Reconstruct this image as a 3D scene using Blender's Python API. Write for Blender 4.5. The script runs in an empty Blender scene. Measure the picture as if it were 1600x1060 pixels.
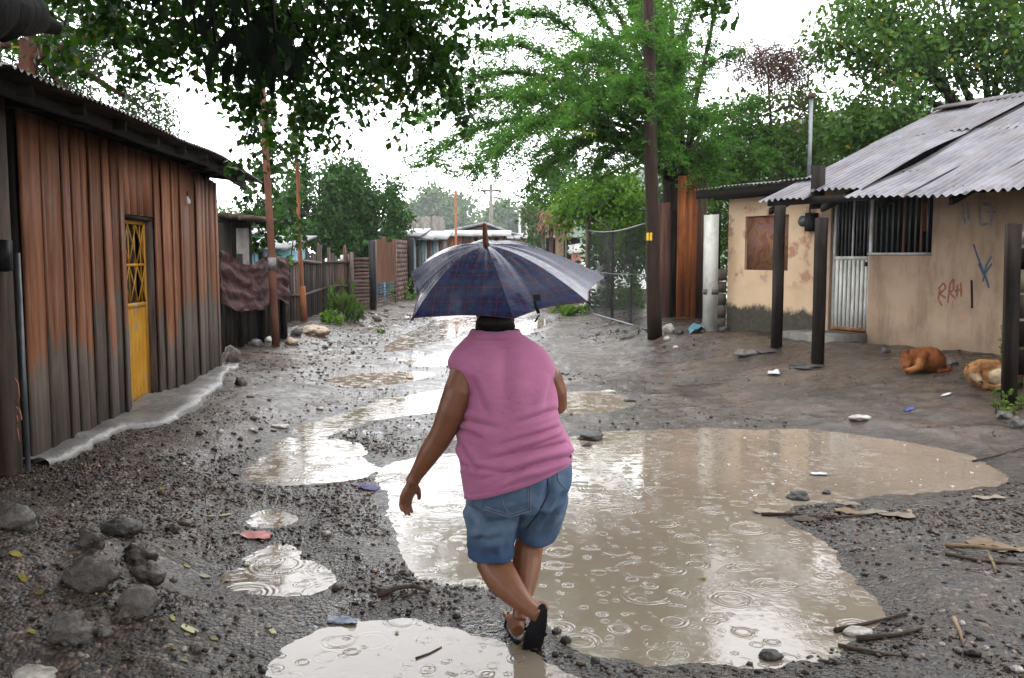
import bpy, math, random
import numpy as np
from mathutils import Vector, Matrix, noise as mnoise
from mathutils.bvhtree import BVHTree

random.seed(7)
RNG = np.random.default_rng(11)
scene = bpy.context.scene
COL = scene.collection

# ------------------------------------------------------------------ camera
FPX = 1400.0
PITCH = math.atan(130 / FPX)
CP, SP = math.cos(PITCH), math.sin(PITCH)
CAMZ = 1.6
cam = bpy.data.cameras.new('camera')
cam.sensor_width = 36
cam.sensor_fit = 'HORIZONTAL'
cam.lens = 36 * FPX / 1600
cam.clip_start = 0.05
cam.clip_end = 3000
camo = bpy.data.objects.new('camera', cam)
COL.objects.link(camo)
camo.location = (0, 0, CAMZ)
camo.rotation_euler = (math.pi / 2 - PITCH, 0, 0)
scene.camera = camo

# ------------------------------------------------------------------ sky, sun, exposure
SUN_EL, SUN_AZ = math.radians(62), math.radians(200)
world = bpy.data.worlds.new('World')
scene.world = world
world.use_nodes = True
wn, wl = world.node_tree.nodes, world.node_tree.links
wn.clear()
sky = wn.new('ShaderNodeTexSky')
sky.sky_type = 'NISHITA'
sky.sun_disc = False
sky.sun_elevation = SUN_EL
sky.sun_rotation = SUN_AZ
sky.air_density = 1.0
sky.dust_density = 6.0
hs = wn.new('ShaderNodeHueSaturation')
hs.inputs['Saturation'].default_value = 0.15
mxw = wn.new('ShaderNodeMix')
mxw.data_type = 'RGBA'
mxw.inputs[0].default_value = 0.82           # thick even cloud cover over the clear sky
mxw.inputs[7].default_value = (41.0, 41.6, 42.6, 1)
bg = wn.new('ShaderNodeBackground')
bg.inputs['Strength'].default_value = 0.14
wo = wn.new('ShaderNodeOutputWorld')
wl.new(sky.outputs[0], hs.inputs['Color'])
wl.new(hs.outputs[0], mxw.inputs[6])
wl.new(mxw.outputs[2], bg.inputs['Color'])
wl.new(bg.outputs[0], wo.inputs['Surface'])
sl = bpy.data.lights.new('sun', 'SUN')
sl.energy = 0.6
sl.angle = math.radians(40)
sl.color = (1.0, 0.98, 0.95)
so = bpy.data.objects.new('sun', sl)
COL.objects.link(so)
so.rotation_euler = (math.pi / 2 - SUN_EL, 0, math.pi - SUN_AZ)
so.location = (0, 0, 30)
vs = scene.view_settings
vs.view_transform = 'Standard'
vs.look = 'None'
vs.exposure = -0.05
vs.gamma = 1.0
scene.cycles.use_denoising = True
scene.cycles.max_bounces = 5
scene.cycles.diffuse_bounces = 2
scene.cycles.glossy_bounces = 3
scene.cycles.transmission_bounces = 3
scene.cycles.transparent_max_bounces = 4
scene.cycles.volume_bounces = 0
scene.cycles.caustics_reflective = False
scene.cycles.caustics_refractive = False

# ------------------------------------------------------------------ pixel <-> world
def ray(px, py):
    u = (px - 800) / FPX
    v = (530 - py) / FPX
    return (u, CP + v * SP, -SP + v * CP)

def P(px, py, Y):
    d = ray(px, py)
    t = Y / d[1]
    return Vector((d[0] * t, Y, CAMZ + d[2] * t))

def G(px, py, z=0.0):
    d = ray(px, py)
    t = (z - CAMZ) / d[2]
    return Vector((d[0] * t, d[1] * t, z))

# ------------------------------------------------------------------ ground shape
def sstep(a, b, x):
    t = np.clip((x - a) / (b - a), 0, 1)
    return t * t * (3 - 2 * t)

_perm = RNG.permutation(256)
_perm = np.concatenate([_perm, _perm])
_val = RNG.random(256) * 2 - 1
def vnoise(x, y):
    xi = np.floor(x).astype(int); yi = np.floor(y).astype(int)
    fx = x - xi; fy = y - yi
    fx = fx * fx * (3 - 2 * fx); fy = fy * fy * (3 - 2 * fy)
    def h(i, j):
        return _val[_perm[(_perm[i & 255] + j) & 255]]
    a = h(xi, yi); b = h(xi + 1, yi); c = h(xi, yi + 1); d = h(xi + 1, yi + 1)
    return (a * (1 - fx) + b * fx) * (1 - fy) + (c * (1 - fx) + d * fx) * fy

PUD = {
 'main': [(600,800),(588,765),(592,738),(640,716),(730,706),(800,700),(890,680),(1000,672),(1120,671),(1240,671),(1370,680),(1470,696),(1530,720),(1580,748),(1500,768),(1400,776),(1290,780),(1215,800),(1262,832),(1312,870),(1345,912),(1362,950),(1374,978),(1310,1006),(1200,1026),(1090,1036),(980,1040),(905,1030),(872,1005),(840,975),(800,930),(740,912),(680,905),(640,880),(618,840)],
 'foot': [(424,1012),(450,990),(510,975),(590,966),(660,975),(730,992),(790,1008),(850,1032),(900,1052),(960,1066),(900,1110),(760,1130),(560,1130),(450,1100),(420,1050)],
 'mid': [(372,740),(392,722),(430,705),(420,690),(470,684),(540,690),(575,706),(560,716),(590,732),(572,744),(520,756),(450,762),(395,756)],
 'stream': [(445,676),(490,655),(545,642),(620,622),(700,608),(735,612),(720,640),(640,652),(590,656),(545,670),(490,684)],
 'brown': [(512,594),(540,583),(615,577),(700,582),(660,596),(570,606),(520,604)],
 'far': [(588,554),(620,528),(660,508),(700,496),(745,494),(760,506),(720,522),(680,536),(640,548)],
 'strip': [(628,562),(690,552),(790,553),(770,568),(690,576),(640,572)],
 'side': [(860,616),(930,611),(985,622),(1000,632),(950,642),(870,648)],
 'small_a': [(374,812),(405,793),(455,794),(486,808),(455,824),(400,826)],
 'small_b': [(388,870),(400,855),(438,849),(456,862),(440,878),(402,882)],
 'small_c': [(368,906),(398,886),(480,881),(522,903),(490,922),(440,933),(388,926)],
 'lane': [(770,520),(800,505),(845,497),(860,500),(850,512),(810,526),(780,530)],
}
PUDW = {k: np.array([tuple(G(*q))[:2] for q in v]) for k, v in PUD.items()}

def smooth_poly(p, n=2):
    for _ in range(n):
        q = np.roll(p, -1, 0)
        p = np.stack([.75 * p + .25 * q, .25 * p + .75 * q], 1).reshape(-1, 2)
    return p

def poly_sd(p, x, y):
    d = np.full(x.shape, 1e9)
    ins = np.zeros(x.shape, bool)
    n = len(p)
    for i in range(n):
        a, b = p[i], p[(i + 1) % n]
        e = b - a
        wx, wy = x - a[0], y - a[1]
        t = np.clip((wx * e[0] + wy * e[1]) / (e @ e + 1e-12), 0, 1)
        d = np.minimum(d, (wx - e[0] * t) ** 2 + (wy - e[1] * t) ** 2)
        c = ((a[1] <= y) & (b[1] > y)) | ((b[1] <= y) & (a[1] > y))
        if abs(e[1]) > 1e-9:
            xi = a[0] + (y - a[1]) / e[1] * e[0]
            ins ^= c & (x < xi)
    return np.where(ins, -1, 1) * np.sqrt(d)

PUDS = {k: smooth_poly(v, 1) for k, v in PUDW.items()}
def water_sd(x, y):
    sd = np.full(x.shape, 50.0)
    for p in PUDS.values():
        lo, hi = p.min(0) - 1.0, p.max(0) + 1.0
        m = (x > lo[0]) & (x < hi[0]) & (y > lo[1]) & (y < hi[1])
        if m.any():
            sd[m] = np.minimum(sd[m], poly_sd(p, x[m], y[m]))
    return sd

HW0 = np.array([5.1, 12.7])                    # a point of the house wall at the door
HU = np.array([0.482, -0.876])                 # along the house wall, towards the camera
HN = np.array([-0.876, -0.482])                # out of the house wall, towards the road

def gbase(x, y):
    s = (x - HW0[0]) * HN[0] + (y - HW0[1]) * HN[1]
    z = 0.34 * sstep(4.2, 0.2, s) * sstep(1.2, 3.2, x) * (1 - 0.5 * sstep(17, 22, y))
    z = z + 0.10 * sstep(-1.5, -3.0, x) * (1 - sstep(11, 14, y))
    z = z + 0.17 * np.exp(-(((x + 2.0) / 0.75) ** 2 + ((y - 3.9) / 0.8) ** 2))
    z = z + 0.20 * sstep(-1.55, -2.8, x) * (1 - sstep(3.6, 5.6, y))
    z = z + 0.14 * sstep(-3.0, -4.2, x) * sstep(12.5, 15, y)
    z = z + 0.05 * np.exp(-(((x - 2.6) / 0.9) ** 2 + ((y - 3.6) / 0.9) ** 2))
    return z

def gz_np(x, y, sd=None):
    if sd is None:
        sd = water_sd(x, y)
    fade = 1 - 0.7 * sstep(25, 80, np.abs(y))
    n = (0.030 * vnoise(x * 0.9, y * 0.9) + 0.020 * vnoise(x * 2.7 + 9, y * 2.7) +
         0.011 * vnoise(x * 7.1, y * 7.1 + 5) + 0.006 * vnoise(x * 19, y * 19) + 0.0035 * vnoise(x * 47, y * 47)) * fade
    yard = sstep(.6, 2.0, x) * sstep(6.8, 8.0, y) * (1 - sstep(17, 20, y))
    n = n + yard * (.016 * vnoise(x * 3.3 + 2, y * 3.3) + .012 * np.maximum(0, vnoise(x * 8 + 6, y * 8)) - .014 * np.maximum(0, vnoise(x * 5 + 1, y * 4) - .35))
    ruts = 0.02 * np.sin(x * 3.1 + 0.6 * np.sin(y * 0.5)) * sstep(9, 14, y) * sstep(3, 1, np.abs(x + 0.5)) * (1 - sstep(30, 50, y))
    zn = np.maximum(gbase(x, y) + 0.035 + n + ruts, 0.006)
    zs = sd * 0.13 + 0.9 * np.maximum(0, sd - .15) ** 2 + 0.35 * n
    return np.where(sd < 1.0, np.minimum(zn, np.maximum(zs, -0.06)), zn)

def gz(x, y):
    return float(gz_np(np.array([x], float), np.array([y], float))[0])

def GG(px, py):
    z = 0.0
    for _ in range(7):
        p = G(px, py, z)
        z = 0.5 * z + 0.5 * max(0.0, gz(p.x, p.y))
    return Vector((p.x, p.y, max(0.0, gz(p.x, p.y))))

# ------------------------------------------------------------------ mesh helpers
WL = {}
def mesh_np(name, V, F, mat=None, smooth=False, attrs=None, uv=None):
    V = np.asarray(V, np.float32).reshape(-1, 3)
    me = bpy.data.meshes.new(name)
    if isinstance(F, np.ndarray):
        k = F.shape[1]
        loops = F.astype(np.int32).ravel()
        starts = np.arange(len(F), dtype=np.int32) * k
    else:
        loops = np.array([i for f in F for i in f], np.int32)
        ln = np.array([len(f) for f in F], np.int32)
        starts = (np.cumsum(ln) - ln).astype(np.int32)
    me.vertices.add(len(V)); me.vertices.foreach_set('co', V.ravel())
    me.loops.add(len(loops)); me.loops.foreach_set('vertex_index', loops)
    me.polygons.add(len(starts)); me.polygons.foreach_set('loop_start', starts)
    if uv is not None:
        l = me.uv_layers.new(name='UVMap')
        l.data.foreach_set('uv', np.asarray(uv, np.float32)[loops].ravel())
    me.update(calc_edges=True)
    me.validate()
    for k, v in (attrs or {}).items():
        a = me.attributes.new(k, 'FLOAT', 'POINT')
        a.data.foreach_set('value', np.asarray(v, np.float32))
    if smooth:
        me.polygons.foreach_set('use_smooth', np.ones(len(me.polygons), bool))
    if mat is not None:
        me.materials.append(mat)
    return me

def tag(o, label=None, cat=None, group=None, kind=None):
    if label: o['label'] = label
    if cat: o['category'] = cat
    if group: o['group'] = group
    if kind: o['kind'] = kind
    return o

def link(name, me, parent=None, loc=(0, 0, 0), rot=None):
    o = bpy.data.objects.new(name, me)
    COL.objects.link(o)
    wl_ = Vector(loc)
    WL[o.name] = wl_
    if parent is not None:
        o.parent = parent
        o.location = wl_ - WL[parent.name]
    else:
        o.location = wl_
    if rot is not None:
        o.rotation_euler = rot
    return o

def thing(name, label, cat, loc=(0, 0, 0), group=None):
    return tag(link(name, None, None, loc), label, cat, group)

class Fr:
    """a wall frame: u along, n outwards, z up"""
    def __init__(s, o, u, n=None):
        s.o = Vector((o[0], o[1], 0)); s.u = Vector((u[0], u[1], 0)).normalized()
        s.n = Vector((n[0], n[1], 0)).normalized() if n is not None else Vector((s.u.y, -s.u.x, 0))
    def __call__(s, u, n, z):
        return s.o + s.u * u + s.n * n + Vector((0, 0, z))
WORLDF = Fr((0, 0), (1, 0), (0, 1))

class MB:
    def __init__(s): s.v = []; s.f = []
    def add(s, v, f):
        b = len(s.v); s.v += [tuple(q) for q in v]; s.f += [tuple(i + b for i in q) for q in f]; return s
    def box(s, F, u0, u1, n0, n1, z0, z1, jit=0.0):
        c = [(u0, n0, z0), (u1, n0, z0), (u1, n1, z0), (u0, n1, z0), (u0, n0, z1), (u1, n0, z1), (u1, n1, z1), (u0, n1, z1)]
        v = [F(a + random.uniform(-jit, jit), b + random.uniform(-jit, jit), d + random.uniform(-jit, jit)) for a, b, d in c]
        return s.add(v, [(0, 3, 2, 1), (4, 5, 6, 7), (0, 1, 5, 4), (1, 2, 6, 5), (2, 3, 7, 6), (3, 0, 4, 7)])
    def prism(s, pts, off):
        n = len(pts); off = Vector(off)
        v = [Vector(q) for q in pts] + [Vector(q) + off for q in pts]
        f = [tuple(range(n))[::-1], tuple(range(n, 2 * n))] + [(i, (i + 1) % n, n + (i + 1) % n, n + i) for i in range(n)]
        return s.add(v, f)
    def loft(s, rings, close=True, caps=True):
        n = len(rings[0]); v = [q for r in rings for q in r]; f = []
        for i in range(len(rings) - 1):
            for j in range(n if close else n - 1):
                k = (j + 1) % n
                f.append((i * n + j, i * n + k, (i + 1) * n + k, (i + 1) * n + j))
        if caps and close:
            f.append(tuple(range(n))[::-1]); f.append(tuple(range((len(rings) - 1) * n, len(rings) * n)))
        return s.add(v, f)
    def tube(s, pts, rad, seg=8, caps=True, flat=None):
        pts = [Vector(p) for p in pts]
        if not hasattr(rad, '__len__'): rad = [rad] * len(pts)
        rings = []; up = None
        for i, p in enumerate(pts):
            t = (pts[min(i + 1, len(pts) - 1)] - pts[max(i - 1, 0)])
            t = t.normalized() if t.length > 1e-9 else Vector((0, 0, 1))
            if up is None:
                up = Vector((0, 0, 1)) if abs(t.z) < 0.9 else Vector((0, 1, 0))
            a = t.cross(up)
            a = a.normalized() if a.length > 1e-6 else t.orthogonal().normalized()
            b = a.cross(t).normalized(); up = b
            r = rad[i]; ra, rb = r if hasattr(r, '__len__') else (r, r)
            rings.append([p + a * (math.cos(w) * ra) + b * (math.sin(w) * rb) for w in [2 * math.pi * j / seg for j in range(seg)]])
        return s.loft(rings, True, caps)
    def ball(s, c, r, seg=12, rows=8, rot=None):
        c = Vector(c); r = (r, r, r) if not hasattr(r, '__len__') else r; rings = []
        for i in range(rows + 1):
            a = math.pi * i / rows
            a = min(max(a, 0.06), math.pi - 0.06)
            ring = []
            for j in range(seg):
                w = 2 * math.pi * j / seg
                q = Vector((r[0] * math.sin(a) * math.cos(w), r[1] * math.sin(a) * math.sin(w), -r[2] * math.cos(a)))
                if rot is not None: q = rot @ q
                ring.append(c + q)
            rings.append(ring)
        return s.loft(rings)
    def build(s, name, mat, parent=None, smooth=False, kind=None, origin=None):
        o = Vector(origin) if origin is not None else (WL[parent.name].copy() if parent is not None else Vector((0, 0, 0)))
        me = mesh_np(name, np.array(s.v) - np.array(o), s.f, mat, smooth)
        ob = link(name, me, parent, o)
        if kind: ob['kind'] = kind
        return ob

def base_origin(mb):
    a = np.array(mb.v); return Vector(((a[:, 0].min() + a[:, 0].max()) / 2, (a[:, 1].min() + a[:, 1].max()) / 2, a[:, 2].min()))

def single(mb, name, mat, label, cat, group=None, smooth=False, kind=None):
    return tag(mb.build(name, mat, None, smooth, None, base_origin(mb)), label, cat, group, kind)

def remesh(mb, voxel, it=4, fac=0.5):
    me = mesh_np('tmp', np.array(mb.v), mb.f)
    o = bpy.data.objects.new('tmp', me); COL.objects.link(o)
    m = o.modifiers.new('r', 'REMESH'); m.mode = 'VOXEL'; m.voxel_size = voxel; m.use_smooth_shade = True
    if it:
        q = o.modifiers.new('s', 'SMOOTH'); q.iterations = it; q.factor = fac
    dg = bpy.context.evaluated_depsgraph_get()
    out = bpy.data.meshes.new_from_object(o.evaluated_get(dg))
    bpy.data.objects.remove(o)
    V = np.empty(len(out.vertices) * 3, np.float32); out.vertices.foreach_get('co', V)
    F = [tuple(p.vertices) for p in out.polygons]
    N = np.empty(len(out.vertices) * 3, np.float32); out.vertices.foreach_get('normal', N)
    bpy.data.meshes.remove(out)
    return V.reshape(-1, 3), F, N.reshape(-1, 3)

# ------------------------------------------------------------------ materials
def sr(r, g, b):
    f = lambda c: (c / 255 / 12.92) if c <= 10 else ((c / 255 + .055) / 1.055) ** 2.4
    return (f(r), f(g), f(b))

class N:
    def __init__(s, name):
        s.m = bpy.data.materials.new(name); s.m.use_nodes = True
        s.t = s.m.node_tree; s.b = s.t.nodes['Principled BSDF']; s.out = s.t.nodes['Material Output']; s.b.inputs['Specular IOR Level'].default_value = .14
    def n(s, typ, **kw):
        x = s.t.nodes.new('ShaderNode' + typ)
        for k, v in kw.items():
            if k in x.inputs: 
                x.inputs[k].default_value = v
            else: setattr(x, k, v)
        return x
    def l(s, a, b): s.t.links.new(a, b)
    def coord(s, scale=(1, 1, 1), kind='Object', rot=(0, 0, 0)):
        c = s.n('TexCoord'); m = s.n('Mapping'); s.l(c.outputs[kind], m.inputs[0])
        m.inputs['Scale'].default_value = scale; m.inputs['Rotation'].default_value = rot; return m.outputs[0]
    def noise(s, vec, scale, detail=4, rough=.55, dist=0):
        x = s.n('TexNoise'); s.l(vec, x.inputs['Vector'])
        x.inputs['Scale'].default_value = scale; x.inputs['Detail'].default_value = detail
        x.inputs['Roughness'].default_value = rough; x.inputs['Distortion'].default_value = dist; return x.outputs['Fac']
    def ramp(s, fac, stops):
        x = s.n('ValToRGB'); s.l(fac, x.inputs[0]); e = x.color_ramp.elements
        while len(e) < len(stops): e.new(0.5)
        for i, (p, c) in enumerate(stops):
            e[i].position = p; e[i].color = (*c, 1) if hasattr(c, '__len__') else (c, c, c, 1)
        return x.outputs[0]
    def mix(s, fac, a, b, mode='MIX'):
        x = s.n('Mix', data_type='RGBA', blend_type=mode)
        for i, v in ((0, fac), (6, a), (7, b)):
            if isinstance(v, bpy.types.NodeSocket): s.l(v, x.inputs[i])
            elif hasattr(v, '__len__'): x.inputs[i].default_value = (*v, 1)
            else: x.inputs[i].default_value = v
        return x.outputs[2]
    def math(s, op, a, b=0.0, clamp=False):
        x = s.n('Math', operation=op); x.use_clamp = clamp
        for i, v in enumerate((a, b)):
            if isinstance(v, bpy.types.NodeSocket): s.l(v, x.inputs[i])
            else: x.inputs[i].default_value = v
        return x.outputs[0]
    def bump(s, h, strength=.4, dist=.01, prev=None):
        x = s.n('Bump'); x.inputs['Strength'].default_value = strength; x.inputs['Distance'].default_value = dist
        s.l(h, x.inputs['Height'])
        if prev is not None: s.l(prev, x.inputs['Normal'])
        s.l(x.outputs[0], s.b.inputs['Normal']); return x.outputs[0]
    def col(s, c, wetk=.70):
        if not isinstance(c, bpy.types.NodeSocket):
            x = s.n('RGB'); x.outputs[0].default_value = (*c, 1); c = x.outputs[0]
        c = s.mix(1.0, c, (wetk, wetk, wetk), 'MULTIPLY'); s.l(c, s.b.inputs['Base Color']); return c
    def rough(s, r):
        if isinstance(r, bpy.types.NodeSocket): s.l(r, s.b.inputs['Roughness'])
        else: s.b.inputs['Roughness'].default_value = r
    def pos(s):
        return s.n('NewGeometry').outputs['Position']
    def sep(s, v):
        x = s.n('SeparateXYZ'); s.l(v, x.inputs[0]); return x.outputs
    def rnd(s): return s.n('ObjectInfo').outputs['Random']
    def attr(s, a): return s.n('Attribute', attribute_name=a).outputs['Fac']

def scl(c, k): return tuple(min(1, x * k) for x in c)

def plain(name, c, rough=.7, var=.35, scale=5, bump=.3, bscale=40, bdist=.004, stretch=(1, 1, 1), c2=None, rndv=.25, spec=.09, metal=0, dirt=None):
    m = N(name); v = m.coord(stretch)
    a = m.noise(v, scale, 5, .6)
    col = m.ramp(a, [(.3, scl(c, 1 - var)), (.7, c2 or scl(c, 1 + var))])
    if rndv:
        r = m.math('ADD', m.math('MULTIPLY', m.rnd(), 2 * rndv), 1 - rndv)
        cc = m.n('CombineColor'); [m.l(r, cc.inputs[i]) for i in range(3)]
        col = m.mix(1.0, col, cc.outputs[0], 'MULTIPLY')
    if dirt:
        d = m.ramp(m.noise(m.coord((1, 1, .35)), 3.5, 6, .65), [(.48, 0.0), (.66, 1.0)])
        col = m.mix(m.math('MULTIPLY', d, .7), col, dirt)
    m.col(col); m.rough(rough); m.b.inputs['Specular IOR Level'].default_value = spec; m.b.inputs['Metallic'].default_value = metal
    if bump: m.bump(m.noise(v, bscale, 4, .6), bump, bdist)
    return m.m

def leafmat(name, dark, light, extra=None, rough=.38, trans=.3):
    m = N(name); r = m.attr('rnd')
    st = [(0.0, dark), (.75, light)]
    if extra: st += [(.955, light), (.975, extra)]
    col = m.ramp(r, st)
    col = m.col(col, .62); m.rough(rough + .1); m.b.inputs['Specular IOR Level'].default_value = .13
    tr = m.n('BsdfTranslucent'); m.l(m.mix(1.0, col, (1.5, 1.7, .6), 'MULTIPLY'), tr.inputs['Color'])
    mx = m.n('MixShader'); mx.inputs[0].default_value = trans
    m.l(m.b.outputs[0], mx.inputs[1]); m.l(tr.outputs[0], mx.inputs[2]); m.l(mx.outputs[0], m.out.inputs['Surface'])
    return m.m

M = {}
M['bark'] = plain('bark', (.055, .04, .03), .7, .5, 6, .8, 25, .02, (1, 1, .25))
M['bark_red'] = plain('bark_red', (.050, .018, .011), .7, .5, 6, .6, 25, .02, (1, 1, .25))
M['bark_dark'] = plain('bark_dark', (.006, .005, .004), .75, .5, 6, .8, 25, .02, (1, 1, .25))
M['old_wood'] = plain('old_wood', (.085, .062, .05), .7, .5, 3, .6, 30, .006, (6, 6, .5), rndv=.45)
M['dark_wood'] = plain('dark_wood', (.015, .012, .010), .65, .5, 3, .6, 30, .006, (6, 6, .5))
M['post_wood'] = plain('post_wood', (.016, .011, .009), .6, .6, 3, .9, 26, .008, (6, 6, .4), dirt=(.05, .042, .036), rndv=.1)
M['pole_wood'] = plain('pole_wood', (.032, .018, .012), .6, .5, 3, .7, 26, .006, (7, 7, .3), dirt=(.014, .010, .008))
M['rust_pole'] = plain('rust_pole', (.105, .045, .029), .7, .5, 4, .4, 40, .003, (1, 1, .4), dirt=(.1, .04, .025))
M['orange_pole'] = plain('orange_pole', (.28, .10, .042), .65, .35, 4, .4, 40, .003, (1, 1, .4), dirt=(.2, .09, .05))
M['rust_dark'] = plain('rust_dark', (.15, .055, .026), .6, .6, 2, .4, 30, .003, (7, 7, .3), c2=(.21, .085, .04), dirt=(.06, .03, .02))
M['fence_wood'] = plain('fence_wood', (.050, .036, .029), .7, .55, 3, .6, 30, .006, (6, 6, .5), rndv=.5)
M['rust_sheet'] = plain('rust_sheet', (.30, .085, .028), .6, .6, 2, .4, 30, .003, (7, 7, .3), c2=(.42, .14, .045), dirt=(.11, .035, .02))
M['brown_sheet'] = plain('brown_sheet', (.11, .06, .045), .6, .4, 2, .4, 30, .003, (5, 5, .3))
M['pink_brown'] = plain('pink_brown', (.22, .11, .085), .7, .5, 3, .4, 30, .003, (5, 5, .3))
M['concrete'] = plain('concrete', (.15, .14, .132), .4, .45, 5, .9, 26, .012, dirt=(.07, .062, .055), spec=.5)
M['concrete_grey'] = plain('concrete_grey', (.20, .185, .165), .8, .35, 5, .5, 40, .006, dirt=(.07, .065, .06))
M['white_paint'] = plain('white_paint', (.55, .55, .50), .6, .2, 4, .3, 40, .003, dirt=(.25, .22, .18))
M['white_wall'] = plain('white_wall', (.5, .5, .48), .7, .25, 3, .2, 30, .003, dirt=(.25, .22, .2))
M['cinder'] = plain('cinder', (.20, .17, .15), .85, .3, 8, .6, 60, .005, rndv=.2)
M['zinc'] = plain('zinc', (.125, .12, .135), .40, .4, 2.5, .25, 30, .002, (1, 1, 1), metal=.35, rndv=.2, dirt=(.12, .095, .085))
M['zinc_dark'] = plain('zinc_dark', (.11, .10, .10), .45, .4, 3, .3, 30, .003, metal=.3, rndv=.15, dirt=(.07, .04, .03))
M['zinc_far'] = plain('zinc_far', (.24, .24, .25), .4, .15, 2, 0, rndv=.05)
M['black_metal'] = plain('black_metal', (.018, .017, .018), .45, .4, 6, .2, 60, .002)
M['grey_metal'] = plain('grey_metal', (.16, .17, .18), .4, .3, 6, .2, 60, .002, metal=.5)
M['wire'] = plain('wire', (.05, .05, .05), .5, .2, 6, 0, metal=.4)
M['cable'] = plain('cable', (.03, .03, .03), .6, .1, 6, 0)
M['blue_wall'] = plain('blue_wall', (.20, .38, .47), .7, .25, 3, .2, 30, .003, (3, 3, .5), rndv=.15, dirt=(.13, .20, .24))
M['green_wall'] = plain('green_wall', (.10, .38, .14), .7, .2, 3, 0)
M['brick'] = plain('brick', (.135, .082, .066), .8, .35, 6, .5, 40, .005, rndv=.3)
M['black_rubber'] = plain('black_rubber', (.012, .012, .013), .55, .3, 30, .2, 60, .002, rndv=0)
M['tan_wall'] = plain('tan_wall', (.36, .30, .2), .8, .2, 3, 0)
M['pink_wall'] = plain('pink_wall', (.5, .22, .2), .8, .2, 3, 0)
M['tarp'] = plain('tarp', (.06, .030, .030), .5, .5, 5, .8, 14, .03, c2=(.085, .042, .042))
M['brush'] = plain('brush', (.028, .024, .022), .8, .6, 10, .8, 40, .02)
M['straw'] = plain('straw', (.24, .17, .105), .6, .4, 8, .3, 60, .003, dirt=(.16, .10, .06))
M['twig'] = plain('twig', (.07, .05, .038), .6, .4, 20, .4, 80, .003)
M['husk'] = plain('husk', (.27, .235, .19), .55, .35, 9, .4, 60, .004, dirt=(.2, .13, .08))
M['plastic_white'] = plain('plastic_white', (.55, .56, .58), .3, .1, 8, .2, 30, .004)
M['plastic_red'] = plain('plastic_red', (.38, .02, .02), .3, .3, 30, .2, 30, .004, c2=(.7, .25, .2))
M['plastic_blue'] = plain('plastic_blue', (.05, .07, .22), .35, .4, 20, .2, 30, .004)
M['plastic_purple'] = plain('plastic_purple', (.045, .03, .14), .5, .4, 20, .4, 30, .004)
M['plastic_clear'] = plain('plastic_clear', (.20, .21, .24), .25, .6, 45, .5, 40, .01, c2=(.30, .33, .45))
M['cardboard'] = plain('cardboard', (.36, .24, .14), .7, .2, 6, .3, 40, .003)
M['leaf_litter'] = plain('leaf_litter', (.20, .17, .035), .4, .35, 20, .2, 60, .002, rndv=.4)
M['leaf_pale'] = plain('leaf_pale', (.42, .38, .22), .45, .3, 20, .2, 60, .002, rndv=.3)
M['bottle_teal'] = plain('bottle_teal', (.10, .22, .27), .35, .3, 8, .3, 30, .004)
def stone(name, c, rough=.32, c2=None):
    m = N(name); v = m.coord()
    a = m.noise(v, 5, 8, .65); b = m.noise(v, 26, 5, .6)
    col = m.ramp(a, [(.32, scl(c, .5)), (.5, c), (.72, c2 or scl(c, 1.7))])
    col = m.mix(m.math('MULTIPLY', m.ramp(b, [(.5, 0.0), (.68, 1.0)]), .4), col, scl(c, 2.3))
    m.b.inputs['Specular IOR Level'].default_value = .4; m.col(col, .45 if max(c) < .3 else .7); m.rough(m.ramp(a, [(.3, rough), (.7, rough + .3)]))
    m.bump(m.noise(v, 60, 4, .7), .5, .008, m.bump(b, .8, .022, m.bump(a, .6, .05))); return m.m
M['stone_dark'] = stone('stone_dark', (.052, .045, .040))
M['stone_brown'] = stone('stone_brown', (.11, .082, .064))
M['stone_grey'] = stone('stone_grey', (.145, .128, .112))
M['stone_mud'] = stone('stone_mud', (.085, .066, .053), .24, (.16, .135, .115))
M['stone_pale'] = stone('stone_pale', (.42, .385, .34), .4, (.55, .52, .48))
M['stone_tan'] = stone('stone_tan', (.32, .24, .17), .4)

M['leaf_dark'] = leafmat('leaf_dark', (.010, .028, .007), (.030, .075, .012), trans=.22)
M['leaf_round'] = leafmat('leaf_round', (.010, .034, .008), (.048, .12, .022))
M['leaf_acacia'] = leafmat('leaf_acacia', (.032, .095, .017), (.095, .235, .036), (.23, .22, .05), trans=.4)
M['leaf_bright'] = leafmat('leaf_bright', (.034, .09, .012), (.13, .25, .03), trans=.4)
M['leaf_vine'] = leafmat('leaf_vine', (.009, .030, .006), (.042, .11, .016), (.22, .18, .02), trans=.34)
M['leaf_citrus'] = leafmat('leaf_citrus', (.024, .065, .013), (.090, .18, .032), (.22, .21, .03), trans=.36)
M['leaf_grey'] = leafmat('leaf_grey', (.030, .055, .026), (.080, .125, .055))
M['leaf_far'] = leafmat('leaf_far', (.055, .095, .042), (.13, .19, .085))  # far greens made paler, part of the rain haze put into the colour
M['leaf_dead'] = leafmat('leaf_dead', (.07, .042, .034), (.17, .105, .085), trans=.1)
M['leaf_pink'] = leafmat('leaf_pink', (.24, .10, .075), (.48, .26, .21), trans=.15)
M['grass'] = leafmat('grass', (.03, .07, .014), (.085, .165, .03))

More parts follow.
